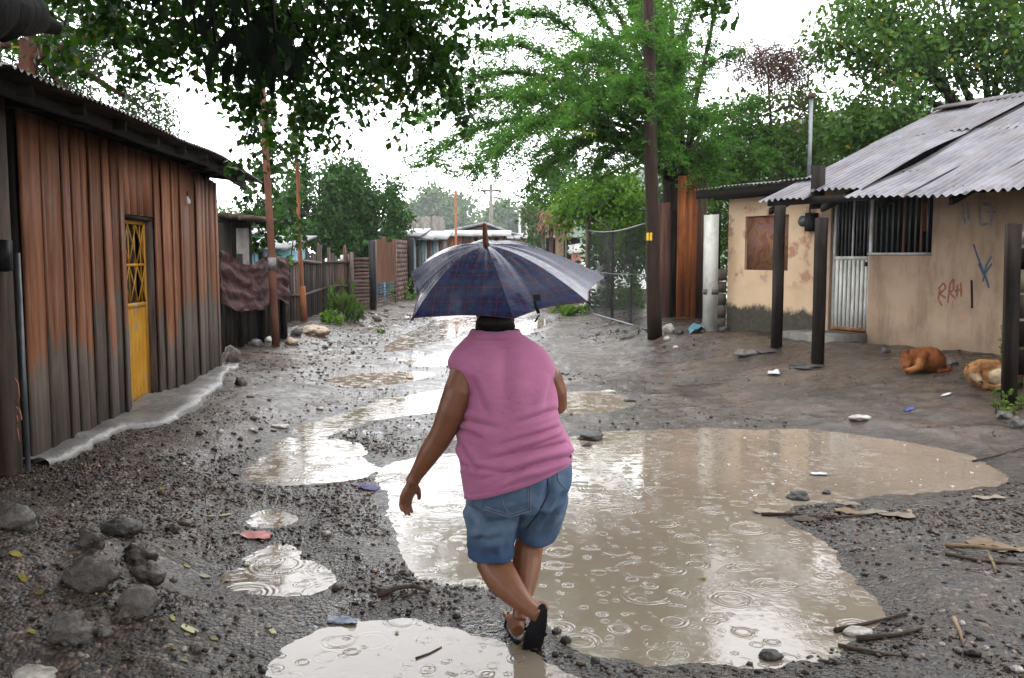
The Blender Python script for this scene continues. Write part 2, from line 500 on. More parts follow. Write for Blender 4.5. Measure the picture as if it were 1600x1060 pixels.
def m_boards():
    m = N('shack_boards'); pz = m.sep(m.pos())[2]
    v = m.coord((7, 7, .45)); g = m.noise(v, 3, 6, .65); big = m.noise(m.coord((2, 2, .8)), 1.6, 5, .6)
    red = m.ramp(g, [(.25, (.060, .022, .011)), (.55, (.205, .080, .038)), (.8, (.33, .15, .080))])
    grey = m.ramp(g, [(.25, (.050, .038, .031)), (.55, (.125, .098, .080)), (.8, (.20, .165, .14))])
    r = m.rnd()
    h = m.math('ADD', m.math('MULTIPLY', big, .9), m.math('MULTIPLY', r, 1.1))
    lim = m.math('SUBTRACT', m.math('ADD', pz, m.math('MULTIPLY', m.math('SUBTRACT', h, .95), .55)), 1.02)
    k = m.math('ADD', m.math('MULTIPLY', lim, 6), .5, True)
    col = m.mix(k, grey, red)
    pal = m.ramp(m.noise(m.coord((3, 3, 1.1)), 3.2, 6, .7), [(.52, 0.0), (.70, 1.0)])
    col = m.mix(m.math('MULTIPLY', pal, .28), col, (.25, .19, .15))
    sc = m.ramp(m.noise(m.coord((1.5, 1.5, 1.5)), 1.3, 3), [(.60, 0.0), (.72, 1.0)])
    band = m.math('MULTIPLY', sc, m.math('GREATER_THAN', pz, 1.0))
    col = m.mix(m.math('MULTIPLY', band, .15), col, (.16, .17, .22))
    rr = m.math('ADD', m.math('MULTIPLY', r, .6), .68)
    cc = m.n('CombineColor'); [m.l(rr, cc.inputs[i]) for i in range(3)]
    m.col(m.mix(1.0, col, cc.outputs[0], 'MULTIPLY')); m.rough(.6)
    m.bump(g, .6, .006); return m.m
M['boards'] = m_boards()

def m_yellow():
    m = N('yellow_door'); v = m.coord()
    a = m.noise(v, 4, 5, .6); chips = m.ramp(m.noise(m.coord((1, 1, .4)), 8, 4, .7), [(.60, 0.0), (.64, 1.0)])
    c = m.ramp(a, [(.3, (.36, .165, .014)), (.7, (.52, .26, .03))])
    m.col(m.mix(m.math('MULTIPLY', chips, .7), c, (.20, .21, .20))); m.rough(.4); m.bump(a, .2, .004); return m.m
M['yellow'] = m_yellow()

def m_house():
    m = N('house_plaster'); p = m.pos(); z = m.sep(p)[2]; v = m.coord()
    a = m.noise(v, 1.6, 6, .6); b = m.noise(m.coord((1, 1, .25)), 5, 6, .65)
    c = m.ramp(a, [(.25, (.41, .28, .19)), (.5, (.54, .385, .265)), (.8, (.60, .44, .315))])
    st = m.ramp(b, [(.46, 0.0), (.68, 1.0)]); c = m.mix(m.math('MULTIPLY', st, .6), c, (.22, .15, .10))
    pt = m.ramp(m.noise(v, 3.3, 7, .7), [(.54, 0.0), (.585, 1.0)]); c = m.mix(m.math('MULTIPLY', pt, .3), c, (.52, .42, .32))
    low = m.math('MULTIPLY', m.math('SUBTRACT', 1.15, m.math('ADD', z, m.math('MULTIPLY', a, .8))), 2.2, True)
    c = m.mix(m.math('MULTIPLY', low, .5), c, (.20, .15, .11))
    gr = m.ramp(m.noise(v, 7, 8, .75), [(.62, 0.0), (.72, 1.0)])
    c = m.mix(m.math('MULTIPLY', gr, .35), c, (.33, .30, .28))
    m.col(c); m.rough(.75); m.bump(m.noise(v, 30, 5), .25, .006, m.bump(a, .3, .02)); return m.m
M['house'] = m_house()

def m_house_left():
    m = N('house_plaster_mouldy'); p = m.pos(); z = m.sep(p)[2]; v = m.coord()
    a = m.noise(v, 1.8, 6, .6)
    c = m.ramp(a, [(.25, (.60, .41, .245)), (.5, (.72, .52, .335)), (.8, (.78, .59, .40))])
    pk = m.ramp(m.noise(v, 2.6, 6, .65), [(.53, 0.0), (.60, 1.0)])
    up = m.math('MULTIPLY', m.math('SUBTRACT', z, 1.05), 5, True)
    c = m.mix(m.math('MULTIPLY', m.math('MULTIPLY', pk, up), .75), c, (.38, .135, .09))
    wt = m.ramp(m.noise(v, 5.2, 6, .7), [(.58, 0.0), (.64, 1.0)])
    c = m.mix(m.math('MULTIPLY', m.math('MULTIPLY', wt, up), .5), c, (.5, .46, .4))
    edge = m.math('SUBTRACT', m.math('ADD', .55, m.math('MULTIPLY', m.noise(m.coord((1, 1, .55)), 4.5, 7, .7), .50)), z)
    mo = m.math('MULTIPLY', edge, 12, True)
    mc = m.ramp(m.noise(v, 14, 5, .7), [(.3, (.020, .021, .018)), (.7, (.075, .075, .060))])
    c = m.mix(m.math('MULTIPLY', mo, .96), c, mc)
    m.col(c); m.rough(.75); m.bump(m.noise(v, 30, 5), .25, .006, m.bump(a, .3, .02)); return m.m
M['house_left'] = m_house_left()

def m_mural():
    m = N('mural_paint'); v = m.coord((3, 3, 3))
    a = m.noise(v, 1.3, 3, .6, 1.0); b = m.noise(v, 3.4, 5, .7, .6)
    c = m.ramp(a, [(.30, (.20, .05, .035)), (.45, (.22, .075, .05)), (.52, (.30, .17, .06)), (.60, (.26, .10, .11)), (.72, (.21, .17, .15))])
    c = m.mix(m.math('MULTIPLY', m.ramp(b, [(.5, 0.0), (.66, 1.0)]), .6), c, (.16, .14, .13))
    m.col(c); m.rough(.6); m.bump(b, .2, .004); return m.m
M['mural'] = m_mural()
M['graffiti_red'] = plain('graffiti_red', (.37, .15, .10), .6, .3, 20, 0, rndv=0)
M['graffiti_blue'] = plain('graffiti_blue', (.07, .14, .22), .6, .3, 20, 0, rndv=0)
M['graffiti_grey'] = plain('graffiti_grey', (.30, .29, .29), .6, .3, 20, 0, rndv=0)
M['yellow_paint'] = plain('yellow_paint', (.75, .45, .03), .5, .3, 20, 0, rndv=0)
M['white_door'] = plain('white_door', (.92, .93, .88), .35, .12, 4, .15, 30, .002, rndv=.05, dirt=(.42, .38, .30))
M['rusty_sill'] = plain('rusty_sill', (.30, .15, .08), .6, .5, 8, .3, 30, .003)
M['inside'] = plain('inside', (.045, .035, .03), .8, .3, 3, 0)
M['curtain'] = plain('curtain', (.55, .20, .05), .8, .3, 6, .2, 20, .004)

def m_skin():
    m = N('skin'); v = m.coord()
    a = m.noise(v, 12, 5, .6)
    m.col(m.ramp(a, [(.3, (.20, .078, .038)), (.7, (.27, .112, .058))])); m.rough(.42)
    m.b.inputs['Specular IOR Level'].default_value = .35; m.b.inputs['Subsurface Weight'].default_value = .06; m.b.inputs['Subsurface Radius'].default_value = (.01, .004, .002)
    m.bump(m.noise(v, 90, 3), .08, .002); return m.m
M['skin'] = m_skin()
M['hair'] = plain('hair', (.010, .007, .006), .35, .5, 6, .7, 60, .004, (5, 5, .6), rndv=0)
M['eye'] = plain('eye', (.03, .02, .015), .1, .1, 6, 0, rndv=0)
M['rubber'] = plain('rubber', (.012, .012, .014), .5, .3, 20, .3, 60, .002, rndv=0)
M['insole'] = plain('insole', (.30, .27, .25), .6, .3, 20, .3, 60, .002, rndv=0)

def m_shirt():
    m = N('pink_knit'); v = m.coord()
    a = m.noise(v, 5, 5, .6); f = m.noise(v, 300, 2, .5)
    c = m.ramp(a, [(.3, (.46, .145, .275)), (.7, (.56, .20, .36))])
    sp_ = m.ramp(m.noise(v, 48, 3, .6), [(.66, 0.0), (.73, 1.0)])
    m.col(m.mix(m.math('MULTIPLY', sp_, .35), c, (.25, .07, .13))); m.rough(.85)
    m.b.inputs['Sheen Weight'].default_value = .25; m.b.inputs['Sheen Roughness'].default_value = .5
    m.b.inputs['Sheen Tint'].default_value = (1, .7, .85, 1)
    m.bump(f, .3, .0015, m.bump(m.noise(v, 55, 4, .65), .35, .004, m.bump(m.noise(m.coord((1, 1, 2.5)), 13, 3), .35, .012))); return m.m
M['shirt'] = m_shirt()

def m_denim():
    m = N('denim'); v = m.coord(); z = m.sep(m.pos())[2]
    a = m.noise(v, 7, 6, .65); f = m.noise(m.coord((1, 1, 3)), 160, 2)
    c = m.ramp(a, [(.25, (.045, .085, .16)), (.5, (.105, .165, .26)), (.75, (.23, .30, .40))])
    low = m.math('MULTIPLY', m.math('SUBTRACT', m.math('ADD', .47, m.math('MULTIPLY', m.math('SUBTRACT', a, .5), .3)), z), 9, True)
    c = m.mix(m.math('MULTIPLY', low, .75), c, (.022, .060, .16))
    m.col(c); m.rough(.75); m.bump(f, .25, .0015, m.bump(a, .3, .012)); return m.m
M['denim'] = m_denim()
M['denim_seam'] = plain('denim_seam', (.20, .25, .33), .8, .3, 40, .2, 90, .001, rndv=0)
M['denim_dark'] = plain('denim_dark', (.04, .06, .11), .8, .3, 40, .2, 90, .001, rndv=0)

def m_umbrella():
    m = N('plaid_nylon')
    uv = m.n('TexCoord').outputs['UV']; x, y, _ = m.sep(uv)
    def line(s, f, off, w):
        t = m.math('FRACT', m.math('ADD', m.math('MULTIPLY', s, f), off))
        d = m.math('ABSOLUTE', m.math('SUBTRACT', t, .5))
        return m.math('MULTIPLY', m.math('SUBTRACT', w, d), 1 / (w * .5), True)
    base = m.mix(m.ramp(m.noise(uv, 6, 4), [(.3, 0.0), (.7, 1.0)]), (.0035, .006, .034), (.007, .011, .060))
    wide = m.math('MAXIMUM', line(x, 7, .0, .17), line(y, 7, .0, .17))
    base = m.mix(m.math('MULTIPLY', wide, .6), base, (.014, .030, .105))
    red = m.math('MAXIMUM', line(x, 7, .5, .035), line(y, 7, .5, .035))
    dash = m.ramp(m.noise(uv, 42, 2), [(.42, .15), (.6, 1.0)])
    base = m.mix(m.math('MULTIPLY', m.math('MULTIPLY', red, dash), .75), base, (.20, .010, .04))
    pale = m.math('MAXIMUM', line(x, 7, .25, .02), line(y, 7, .25, .02))
    base = m.mix(m.math('MULTIPLY', pale, .22), base, (.09, .11, .20))
    m.col(base)
    m.rough(m.ramp(m.noise(uv, 9, 5, .7), [(.35, .12), (.65, .34)]))
    m.b.inputs['Coat Weight'].default_value = .06; m.b.inputs['Coat Roughness'].default_value = .12; m.b.inputs['Specular IOR Level'].default_value = .14
    v = m.coord()
    m.bump(m.noise(m.coord((1, 1, 1)), 9, 3, .55), .18, .012); return m.m
M['umbrella'] = m_umbrella()
M['tip_wood'] = plain('tip_wood', (.20, .075, .03), .45, .35, 6, .3, 60, .002, (8, 8, .5), rndv=0)

def m_fur(name, c1, c2):
    m = N(name); v = m.coord((1, 1, 1)); f = m.attr('fur')
    a = m.noise(v, 18, 5, .7)
    d = m.ramp(a, [(.3, scl(c1, .6)), (.7, scl(c1, 1.25))]); p = m.ramp(a, [(.3, scl(c2, .75)), (.7, scl(c2, 1.1))])
    m.col(m.mix(f, d, p)); m.rough(.75); m.bump(m.noise(m.coord((1, 1, 1)), 110, 4, .7), .7, .008); return m.m
M['fur_red'] = m_fur('fur_red', (.19, .055, .014), (.40, .17, .06))
M['fur_tan'] = m_fur('fur_tan', (.36, .17, .065), (.64, .50, .33))

def m_ground():
    m = N('wet_earth'); p = m.pos(); g = m.attr('gravel'); w = m.attr('wet')
    a = m.noise(p, 1.1, 7, .62); b = m.noise(p, 6.5, 6, .65); fine = m.noise(p, 60, 4, .6)
    mud = m.ramp(b, [(.25, (.054, .037, .026)), (.5, (.106, .076, .055)), (.75, (.165, .122, .092))])
    mud = m.mix(m.ramp(a, [(.42, 0.0), (.58, .8)]), mud, (.050, .040, .033))
    mud = m.mix(m.ramp(m.noise(p, 23, 6, .7), [(.50, 0.0), (.66, .65)]), mud, (.030, .025, .022))
    vo = m.n('TexVoronoi'); m.l(p, vo.inputs['Vector']); vo.inputs['Scale'].default_value = 52
    vs_ = m.sep(vo.outputs['Color'])
    peb = m.ramp(vs_[0], [(0, (.012, .010, .009)), (.45, (.032, .026, .022)), (.75, (.066, .056, .048)), (.95, (.12, .105, .093)), (1, (.3, .28, .26))])
    gm = m.math('MULTIPLY', m.math('ADD', m.math('SUBTRACT', g, .5), m.math('MULTIPLY', m.math('SUBTRACT', b, .5), 1.2)), 4)
    gm = m.math('ADD', gm, .5, True)
    c = m.mix(gm, mud, m.mix(1.0, peb, (1.2, .95, .76), 'MULTIPLY'))
    wd = m.n('CombineColor'); k = m.math('SUBTRACT', 1, m.math('MULTIPLY', w, .42)); [m.l(k, wd.inputs[i]) for i in range(3)]
    m.col(m.mix(1.0, c, wd.outputs[0], 'MULTIPLY'), .56)
    m.b.inputs['Specular IOR Level'].default_value = .38
    rr = m.math('SUBTRACT', m.ramp(m.noise(m.coord((.8, 2.6, 1)), 1.5, 6, .65), [(.40, .14), (.62, .50)]), m.math('MULTIPLY', w, .24))
    m.rough(m.math('ADD', rr, m.math('MULTIPLY', gm, .06)))
    inv = m.math('SUBTRACT', 1.0, vo.outputs['Distance'])
    n1 = m.bump(m.math('MULTIPLY', inv, gm), .9, .009)
    n2 = m.bump(fine, .7, .008, n1); m.bump(m.noise(p, 17, 6, .65), .55, .02, m.bump(b, .45, .04, n2))
    return m.m
M['ground'] = m_ground()

def m_water():
    m = N('muddy_water'); p = m.pos()
    a = m.noise(p, .8, 4)
    m.col(m.ramp(a, [(.3, (.150, .120, .092)), (.7, (.185, .150, .117))]), 1.0)
    m.rough(.045); m.b.inputs['IOR'].default_value = 1.45; m.b.inputs['Specular IOR Level'].default_value = .5
    prev = None
    wob = m.n('TexNoise'); m.l(p, wob.inputs['Vector']); wob.inputs['Scale'].default_value = 4
    wv = m.n('VectorMath', operation='SCALE'); m.l(wob.outputs['Color'], wv.inputs[0]); wv.inputs['Scale'].default_value = .035
    pw = m.n('VectorMath', operation='ADD'); m.l(p, pw.inputs[0]); m.l(wv.outputs[0], pw.inputs[1]); patch = m.ramp(m.noise(p, 2.2, 3), [(.38, .15), (.62, 1.0)])
    for sc_, fr, st, off in ((2.6, 12, .75, 0), (4.1, 10, .6, 3.3), (7.5, 7.0, .5, 7.1), (12.0, 5.0, .5, 1.7)):
        mp = m.n('Mapping'); m.l(pw.outputs[0], mp.inputs[0]); mp.inputs['Location'].default_value = (off, off * 1.7, 0); mp.inputs['Scale'].default_value = (1, 1, 0)
        vo = m.n('TexVoronoi', voronoi_dimensions='2D'); m.l(mp.outputs[0], vo.inputs['Vector'])
        vo.inputs['Scale'].default_value = sc_; vo.inputs['Randomness'].default_value = .9
        d = vo.outputs['Distance']; c = m.sep(vo.outputs['Color'])
        r0 = m.math('MULTIPLY', c[0], .36)
        q = m.math('DIVIDE', m.math('SUBTRACT', d, r0), .085)
        env = m.math('POWER', 2.718, m.math('MULTIPLY', m.math('MULTIPLY', q, q), -1))
        env = m.math('MULTIPLY', m.math('MULTIPLY', env, patch), m.math('MULTIPLY', m.math('GREATER_THAN', c[1], .42), c[2]))
        h = m.math('MULTIPLY', m.math('SINE', m.math('MULTIPLY', m.math('SUBTRACT', d, r0), 6.283 * fr)), env)
        prev = m.bump(h, st * .75, .0055, prev)
    m.bump(m.noise(p, 26, 3, .6), .10, .005, m.bump(m.noise(p, 7, 2), .05, .03, prev))
    return m.m
M['water'] = m_water()
M['splash'] = plain('splash', (.8, .82, .84), .05, .05, 5, 0, rndv=0)

def m_pebble():
    m = N('pebbles'); r = m.attr('rnd'); v = m.pos(); a = m.noise(v, 70, 3)
    c = m.ramp(r, [(0, (.011, .009, .008)), (.4, (.026, .021, .018)), (.7, (.055, .045, .038)), (.9, (.10, .086, .075)), (.975, (.16, .145, .13)), (1, (.42, .40, .37))])
    c = m.mix(m.ramp(m.noise(v, 1.4, 4), [(.36, .25), (.62, 1.0)]), c, m.mix(1.0, c, (1.30, .88, .60), 'MULTIPLY'))
    m.col(m.mix(.3, c, m.mix(1.0, c, m.ramp(a, [(.3, .5), (.7, 1.6)]), 'MULTIPLY')), .55); m.rough(m.ramp(a, [(.3, .3), (.7, .6)])); return m.m
M['pebble'] = m_pebble()
M['pebble'].node_tree.nodes['Principled BSDF'].inputs['Specular IOR Level'].default_value = .3
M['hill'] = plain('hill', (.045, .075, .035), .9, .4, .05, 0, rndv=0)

# ================================================================== SETTING: ground, water, hill
def axis_pts(segs):
    out = [segs[0][0]]
    for a, b, st in segs:
        n = max(1, int(round((b - a) / st))); out += list(np.linspace(a, b, n + 1)[1:])
    return np.array(out)
xs = np.concatenate([-np.geomspace(5.0, 300, 40)[::-1], axis_pts([(-4.97, -3.6, .06), (-3.6, 4.0, .024), (4.0, 7.5, .06)]), np.geomspace(7.7, 300, 40)])
ys = np.concatenate([np.linspace(-60, 1.5, 14), axis_pts([(1.54, 2.4, .08), (2.4, 6.5, .0195), (6.5, 10, .035), (10, 18, .08), (18, 40, .3)]), np.geomspace(41, 520, 40)])
GX, GY = np.meshgrid(xs, ys)
SD = water_sd(GX, GY)
GZ = gz_np(GX, GY, SD)
nx, ny = len(xs), len(ys)
idx = np.arange(nx * ny).reshape(ny, nx)
GF = np.stack([idx[:-1, :-1], idx[:-1, 1:], idx[1:, 1:], idx[1:, :-1]], -1).reshape(-1, 4)
def gravel_mask(x, y):
    g = 0.28 + 0.25 * vnoise(x * .8 + 3, y * .8)
    g = g + 0.75 * sstep(8.8, 5.5, y) * sstep(4.6, 2.4, x)                      # foreground
    g = g + 0.35 * sstep(-.4, -1.6, x) * sstep(14, 8, y)
    g = g - 0.55 * sstep(2.0, 3.6, x) * sstep(5.4, 8.0, y)                       # the muddy yard before the house
    g = g + 0.3 * np.exp(-(((x - 1.3) / .8) ** 2 + ((y - 8.1) / .35) ** 2))
    return np.clip(g, 0, 1)
wet = np.clip(1 - (GZ - 0.0) / 0.05, 0, 1) * (SD < 1.0)
gm = mesh_np('ground', np.stack([GX, GY, GZ], -1), GF, M['ground'], True, {'gravel': gravel_mask(GX, GY).ravel(), 'wet': wet.ravel()})
tag(link('ground', gm), 'wet gravel and mud of the village lane', kind='structure')

for ip, (k, p) in enumerate(PUDS.items()):
    c = p.mean(0)
    q = c + (p - c) * 1.0
    # widen so that the earth itself draws the shore line
    d = np.roll(p, -1, 0) - np.roll(p, 1, 0); nrm = np.stack([d[:, 1], -d[:, 0]], 1); nrm /= np.linalg.norm(nrm, axis=1)[:, None] + 1e-9
    area = np.sum(p[:, 0] * np.roll(p[:, 1], -1) - np.roll(p[:, 0], -1) * p[:, 1])
    q = p + nrm * (0.22 if area > 0 else -0.22)
    me = mesh_np('puddle', np.concatenate([q - c, np.zeros((len(q), 1))], 1), [tuple(range(len(q)))], M['water'])
    tag(link('puddle', me, None, (c[0], c[1], .0012 * (ip % 4) - .001)), 'muddy rain water standing in the lane', kind='structure')

# hill far behind, fading in the rain
HX = np.linspace(-75, 290, 60); HT = np.linspace(0, 1, 16)
def ridge(x):
    return np.interp(x, [-75, -24, 4, 30, 85, 150, 225, 300], [0, 9, 22, 36, 60, 76, 84, 80])
hv = []
for t in HT:
    for x in HX:
        z = ridge(x) * math.sin(t * math.pi / 2) ** .8 + 1.2 * float(vnoise(np.array([x * .12]), np.array([t * 7]))[0]) * t
        hv.append((x + 10 * t, 375 + 110 * t, max(-.5, z)))
hi = np.arange(len(hv)).reshape(len(HT), len(HX))
hf = np.stack([hi[:-1, :-1], hi[:-1, 1:], hi[1:, 1:], hi[1:, :-1]], -1).reshape(-1, 4)
tag(link('hill', mesh_np('hill', hv, hf, M['hill'], True)), 'pale wooded hillside beyond the village', kind='structure')

# gravel stones, too many to count
def ico():
    t = (1 + 5 ** .5) / 2
    v = np.array([(-1, t, 0), (1, t, 0), (-1, -t, 0), (1, -t, 0), (0, -1, t), (0, 1, t), (0, -1, -t), (0, 1, -t), (t, 0, -1), (t, 0, 1), (-t, 0, -1), (-t, 0, 1)], float)
    v /= np.linalg.norm(v[0])
    f = np.array([(0, 11, 5), (0, 5, 1), (0, 1, 7), (0, 7, 10), (0, 10, 11), (1, 5, 9), (5, 11, 4), (11, 10, 2), (10, 7, 6), (7, 1, 8), (3, 9, 4), (3, 4, 2), (3, 2, 6), (3, 6, 8), (3, 8, 9), (4, 9, 5), (2, 4, 11), (6, 2, 10), (8, 6, 7), (9, 8, 1)])
    return v, f
IV, IF = ico()
def pebbles(n, x0, x1, y0, y1, s0, s1, keep):
    x = RNG.uniform(x0, x1, n); y = RNG.uniform(y0, y1, n)
    m = keep(x, y); x, y = x[m], y[m]
    sd = water_sd(x, y); m = sd > 0.015 + RNG.random(len(x)) * .05; x, y, sd = x[m], y[m], sd[m]
    z = gz_np(x, y, sd)
    return x, y, z, s0 * (s1 / s0) ** (RNG.random(len(x)) ** 2.2)
sets = [
    pebbles(58000, -4.2, 3.6, 2.6, 6.2, .0034, .016, lambda x, y: RNG.random(len(x)) < gravel_mask(x, y) ** 2 * np.clip(.62 + 1.1 * vnoise(x * 1.9 + 8, y * 1.9), .04, 1)),
    pebbles(34000, -4.2, 2.6, 6.2, 10.5, .0055, .017, lambda x, y: RNG.random(len(x)) < gravel_mask(x, y) ** 2 * np.clip(.62 + 1.1 * vnoise(x * 1.9 + 8, y * 1.9), .04, 1)),
    pebbles(11000, -4.0, 3.5, 10.5, 24, .010, .030, lambda x, y: RNG.random(len(x)) < np.clip(.9 * vnoise(x * 1.1 + 4, y * .6) + .05, 0, 1) + .6 * sstep(-1.0, -3.0, x)),
    pebbles(9000, 1.0, 6.0, 6.8, 13.5, .004, .016, lambda x, y: RNG.random(len(x)) < np.clip(.8 * vnoise(x * 2.3 + 1, y * 2.3) + .12, 0, 1)),
    pebbles(500, -3.2, 3.5, 2.7, 9.0, .016, .030, lambda x, y: RNG.random(len(x)) < gravel_mask(x, y)),
]
px_, py_, pz_, ps_ = [np.concatenate(a) for a in zip(*sets)]
n = len(px_)
ang = RNG.uniform(0, 2 * math.pi, n); ca, sa = np.cos(ang), np.sin(ang)
sq = np.stack([RNG.uniform(.75, 1.35, n), RNG.uniform(.6, 1.0, n), RNG.uniform(.4, .8, n)], 1)
J = RNG.normal(1, .22, (n, 12, 1)) * IV[None] * sq[:, None] * ps_[:, None, None]
V = np.stack([J[..., 0] * ca[:, None] - J[..., 1] * sa[:, None] + px_[:, None], J[..., 0] * sa[:, None] + J[..., 1] * ca[:, None] + py_[:, None], J[..., 2] + (pz_ + .18 * ps_)[:, None]], -1)
F_ = (IF[None] + (np.arange(n) * 12)[:, None, None]).reshape(-1, 3)
gme = mesh_np('gravel', V.reshape(-1, 3), F_, M['pebble'], False, {'rnd': np.repeat(RNG.random(n), 12)})
tag(link('gravel', gme), 'loose wet gravel strewn over the lane', 'gravel', kind='stuff')

# rain splashes on the big puddle
sx, sy, ss = [], [], []
for _ in range(900):
    q = G(random.uniform(860, 1560), random.uniform(678, 1000) if random.random() < .25 else random.uniform(676, 780))
    if water_sd(np.array([q.x]), np.array([q.y]))[0] < -.08:
        sx.append(q.x); sy.append(q.y); ss.append(random.choice([.004, .005, .007, .010]))
    if len(sx) >= 60: break
mb = MB()
for x, y, s in zip(sx, sy, ss):
    mb.ball((x, y, .002), (s * 1.3, s * 1.3, s * .5), 6, 4)
    for k in range(4):
        a = random.uniform(0, 6.3); r = s * random.uniform(.8, 1.8)
        mb.ball((x + r * math.cos(a), y + r * math.sin(a), s * random.uniform(.3, 1.2)), s * .28, 5, 3)
tag(mb.build('rain_splash', M['splash'], None, True), 'white rain drops splashing on the brown puddle', 'splash', kind='stuff')

# ================================================================== corrugated sheet helper
def corrugated(Fn, w, L, waves, amp, rows=2, per=6, jag=0.0, thick=0.0):
    """Fn(s, t, h): s across 0..w, t along 0..L, h height off the plane"""
    n = waves * per
    v = []; f = []
    for r in range(rows + 1):
        for i in range(n + 1):
            s = w * i / n
            t = L * r / rows + (random.uniform(-jag, jag) if r == 0 and i % per == 0 else 0)
            v.append(Fn(s, t, amp * math.sin(2 * math.pi * waves * i / n)))
    for r in range(rows):
        for i in range(n):
            a = r * (n + 1) + i
            f.append((a, a + 1, a + n + 2, a + n + 1))
    return v, f

# ================================================================== LEFT: wooden shack
A_ = G(45, 742, .06); B_ = G(345, 588, .06)
FL = Fr((A_.x, A_.y), (B_.x - A_.x, B_.y - A_.y))
LEN = (Vector((B_.x, B_.y)) - Vector((A_.x, A_.y))).length
if FL.n.x < 0: FL.n = -FL.n
shack = thing('wooden_shack', 'low shack of weathered reddish brown upright boards with yellow door', 'shack', FL(LEN / 2, -1.5, 0))
def u_at_px(px):          # where a pixel column meets the wall line
    r = (px - 800) / FPX; lo, hi = -3.0, 8.0
    f = lambda u: FL(u, 0, 0).x / (FL(u, 0, 0).y * CP + 1.6 * SP * 0 + (1.6 - 1.2) * SP) - r
    for _ in range(50):
        m_ = (lo + hi) / 2
        if f(m_) < 0: lo = m_
        else: hi = m_
    return lo
UD0, UD1 = u_at_px(196), u_at_px(241)
u = 0.02; edges = []
def lay(a, b):
    cur = a; out = []
    while cur < b - .12:
        w = random.choice([.16, .2, .24, .28, .33]) + random.uniform(-.02, .02)
        if cur + w > b - .14: w = b - cur
        out.append((cur, cur + w)); cur += w
    return out
def wall_top(u): return 2.60 - 0.06 * max(0, u - 3.6)
for i, (a, b) in enumerate(lay(.02, UD0) + lay(UD1, LEN)):
    mb = MB(); pr = random.uniform(0, .012); base = random.uniform(.05, .10)
    g = .009
    zs_ = [base, .8, 1.6, wall_top(a)]
    rings = []
    lean = random.uniform(-.006, .006)
    for z in zs_:
        d = lean * (z - 1.2) + random.uniform(-.003, .003); e0, e1 = random.uniform(-.003, .003), random.uniform(-.003, .003)
        rings.append([FL(a + g + e0, pr + d, z), FL(a + g + .012 + e0, pr + .022 + d, z), FL(b - g - .012 + e1, pr + .022 + d, z), FL(b - g + e1, pr + d, z)])
    mb.loft(rings)
    mb.build('board', M['boards'], shack)
    if random.random() < .55:           # narrow batten over the joint
        mb = MB(); mb.box(FL, a - .018, a + .02, .022 + pr, .04 + pr, base + .02, wall_top(a), .004); mb.build('batten', M['boards'], shack)
zt = wall_top(UD0)
zd = 1.97
for a, b in lay(UD0, UD1):               # short boards above the doorway
    mb = MB(); mb.box(FL, a + .008, b - .008, .0, .022, zd + .01, zt, .003); mb.build('board', M['boards'], shack)
mb = MB(); mb.box(FL, 0, UD0, -.06, -.005, .03, 2.55); mb.box(FL, UD1, LEN, -.06, -.005, .03, 2.5); mb.box(FL, UD0, UD1, -.06, -.005, zd + .04, 2.5)
mb.build('backing_frame', M['dark_wood'], shack)
mb = MB(); mb.box(FL, LEN - .06, LEN, -3.4, -.061, .03, 2.75); mb.build('end_wall', M['old_wood'], shack)
mb = MB(); mb.box(FL, -2.4, LEN, -3.5, -3.41, .03, 3.0); mb.build('back_wall', M['old_wood'], shack)
# doorway
dr = MB(); dr.box(FL, UD0 + .03, UD0 + .07, -.085, -.055, .16, zd - .03); dr.box(FL, UD1 - .075, UD1 - .035, -.085, -.055, .16, zd - .03)
dr.box(FL, UD0 + .07, UD1 - .075, -.085, -.055, zd - .07, zd - .03); dr.box(FL, UD0 + .07, UD1 - .075, -.085, -.055, .16, .20); dr.box(FL, UD0 + .07, UD1 - .075, -.085, -.055, 1.10, 1.15)
door = dr.build('door', M['yellow'], shack); door['label'] = 'yellow painted metal door with barred upper half'
w0, w1 = UD0 + .07, UD1 - .075
for k in range(6):
    a = w0 + (w1 - w0) * k / 6; b = w0 + (w1 - w0) * (k + 1) / 6
    mb = MB(); mb.add([FL(a, -.08, .2), FL(a + .02, -.06, .2), FL(b - .02, -.06, .2), FL(b, -.08, .2), FL(a, -.08, 1.1), FL(a + .02, -.06, 1.1), FL(b - .02, -.06, 1.1), FL(b, -.08, 1.1)],
        [(0, 1, 5, 4), (1, 2, 6, 5), (2, 3, 7, 6)]); mb.build('door_panel', M['yellow'], door)
for k in range(4):
    a = w0 + (w1 - w0) * (k + .5) / 4
    mb = MB(); mb.tube([FL(a, -.07, 1.15), FL(a, -.07, zd - .07)], .008, 6); mb.build('grille_bar', M['yellow'], door)
for za, zb in ((1.15, 1.5), (1.52, 1.9)):
    for k in range(3):
        a = w0 + (w1 - w0) * k / 3; b = w0 + (w1 - w0) * (k + 1) / 3
        for s_, e_ in ((a, b), (b, a)):
            mb = MB(); mb.tube([FL(s_, -.06, za), FL((s_ + e_) / 2 , -.055, (za + zb) / 2), FL(e_, -.06, zb)], .007, 5); mb.build('grille_bar', M['yellow'], door)
mb = MB(); mb.box(FL, w0, w1, -.075, -.055, 1.50, 1.525); mb.build('grille_bar', M['yellow'], door)
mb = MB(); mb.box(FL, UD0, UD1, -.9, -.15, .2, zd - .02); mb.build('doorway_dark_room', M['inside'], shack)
mb = MB(); mb.box(FL, UD1 - .034, UD1 - .004, -.14, .012, .10, zd); mb.build('door_jamb', M['old_wood'], shack)
mb = MB(); mb.box(FL, UD0 + .003, UD0 + .028, -.14, .012, .10, zd); mb.build('door_jamb', M['dark_wood'], shack)
mb = MB(); mb.box(FL, UD0 + .03, UD1 - .035, -.14, .012, zd - .028, zd + .005); mb.build('lintel', M['dark_wood'], shack)
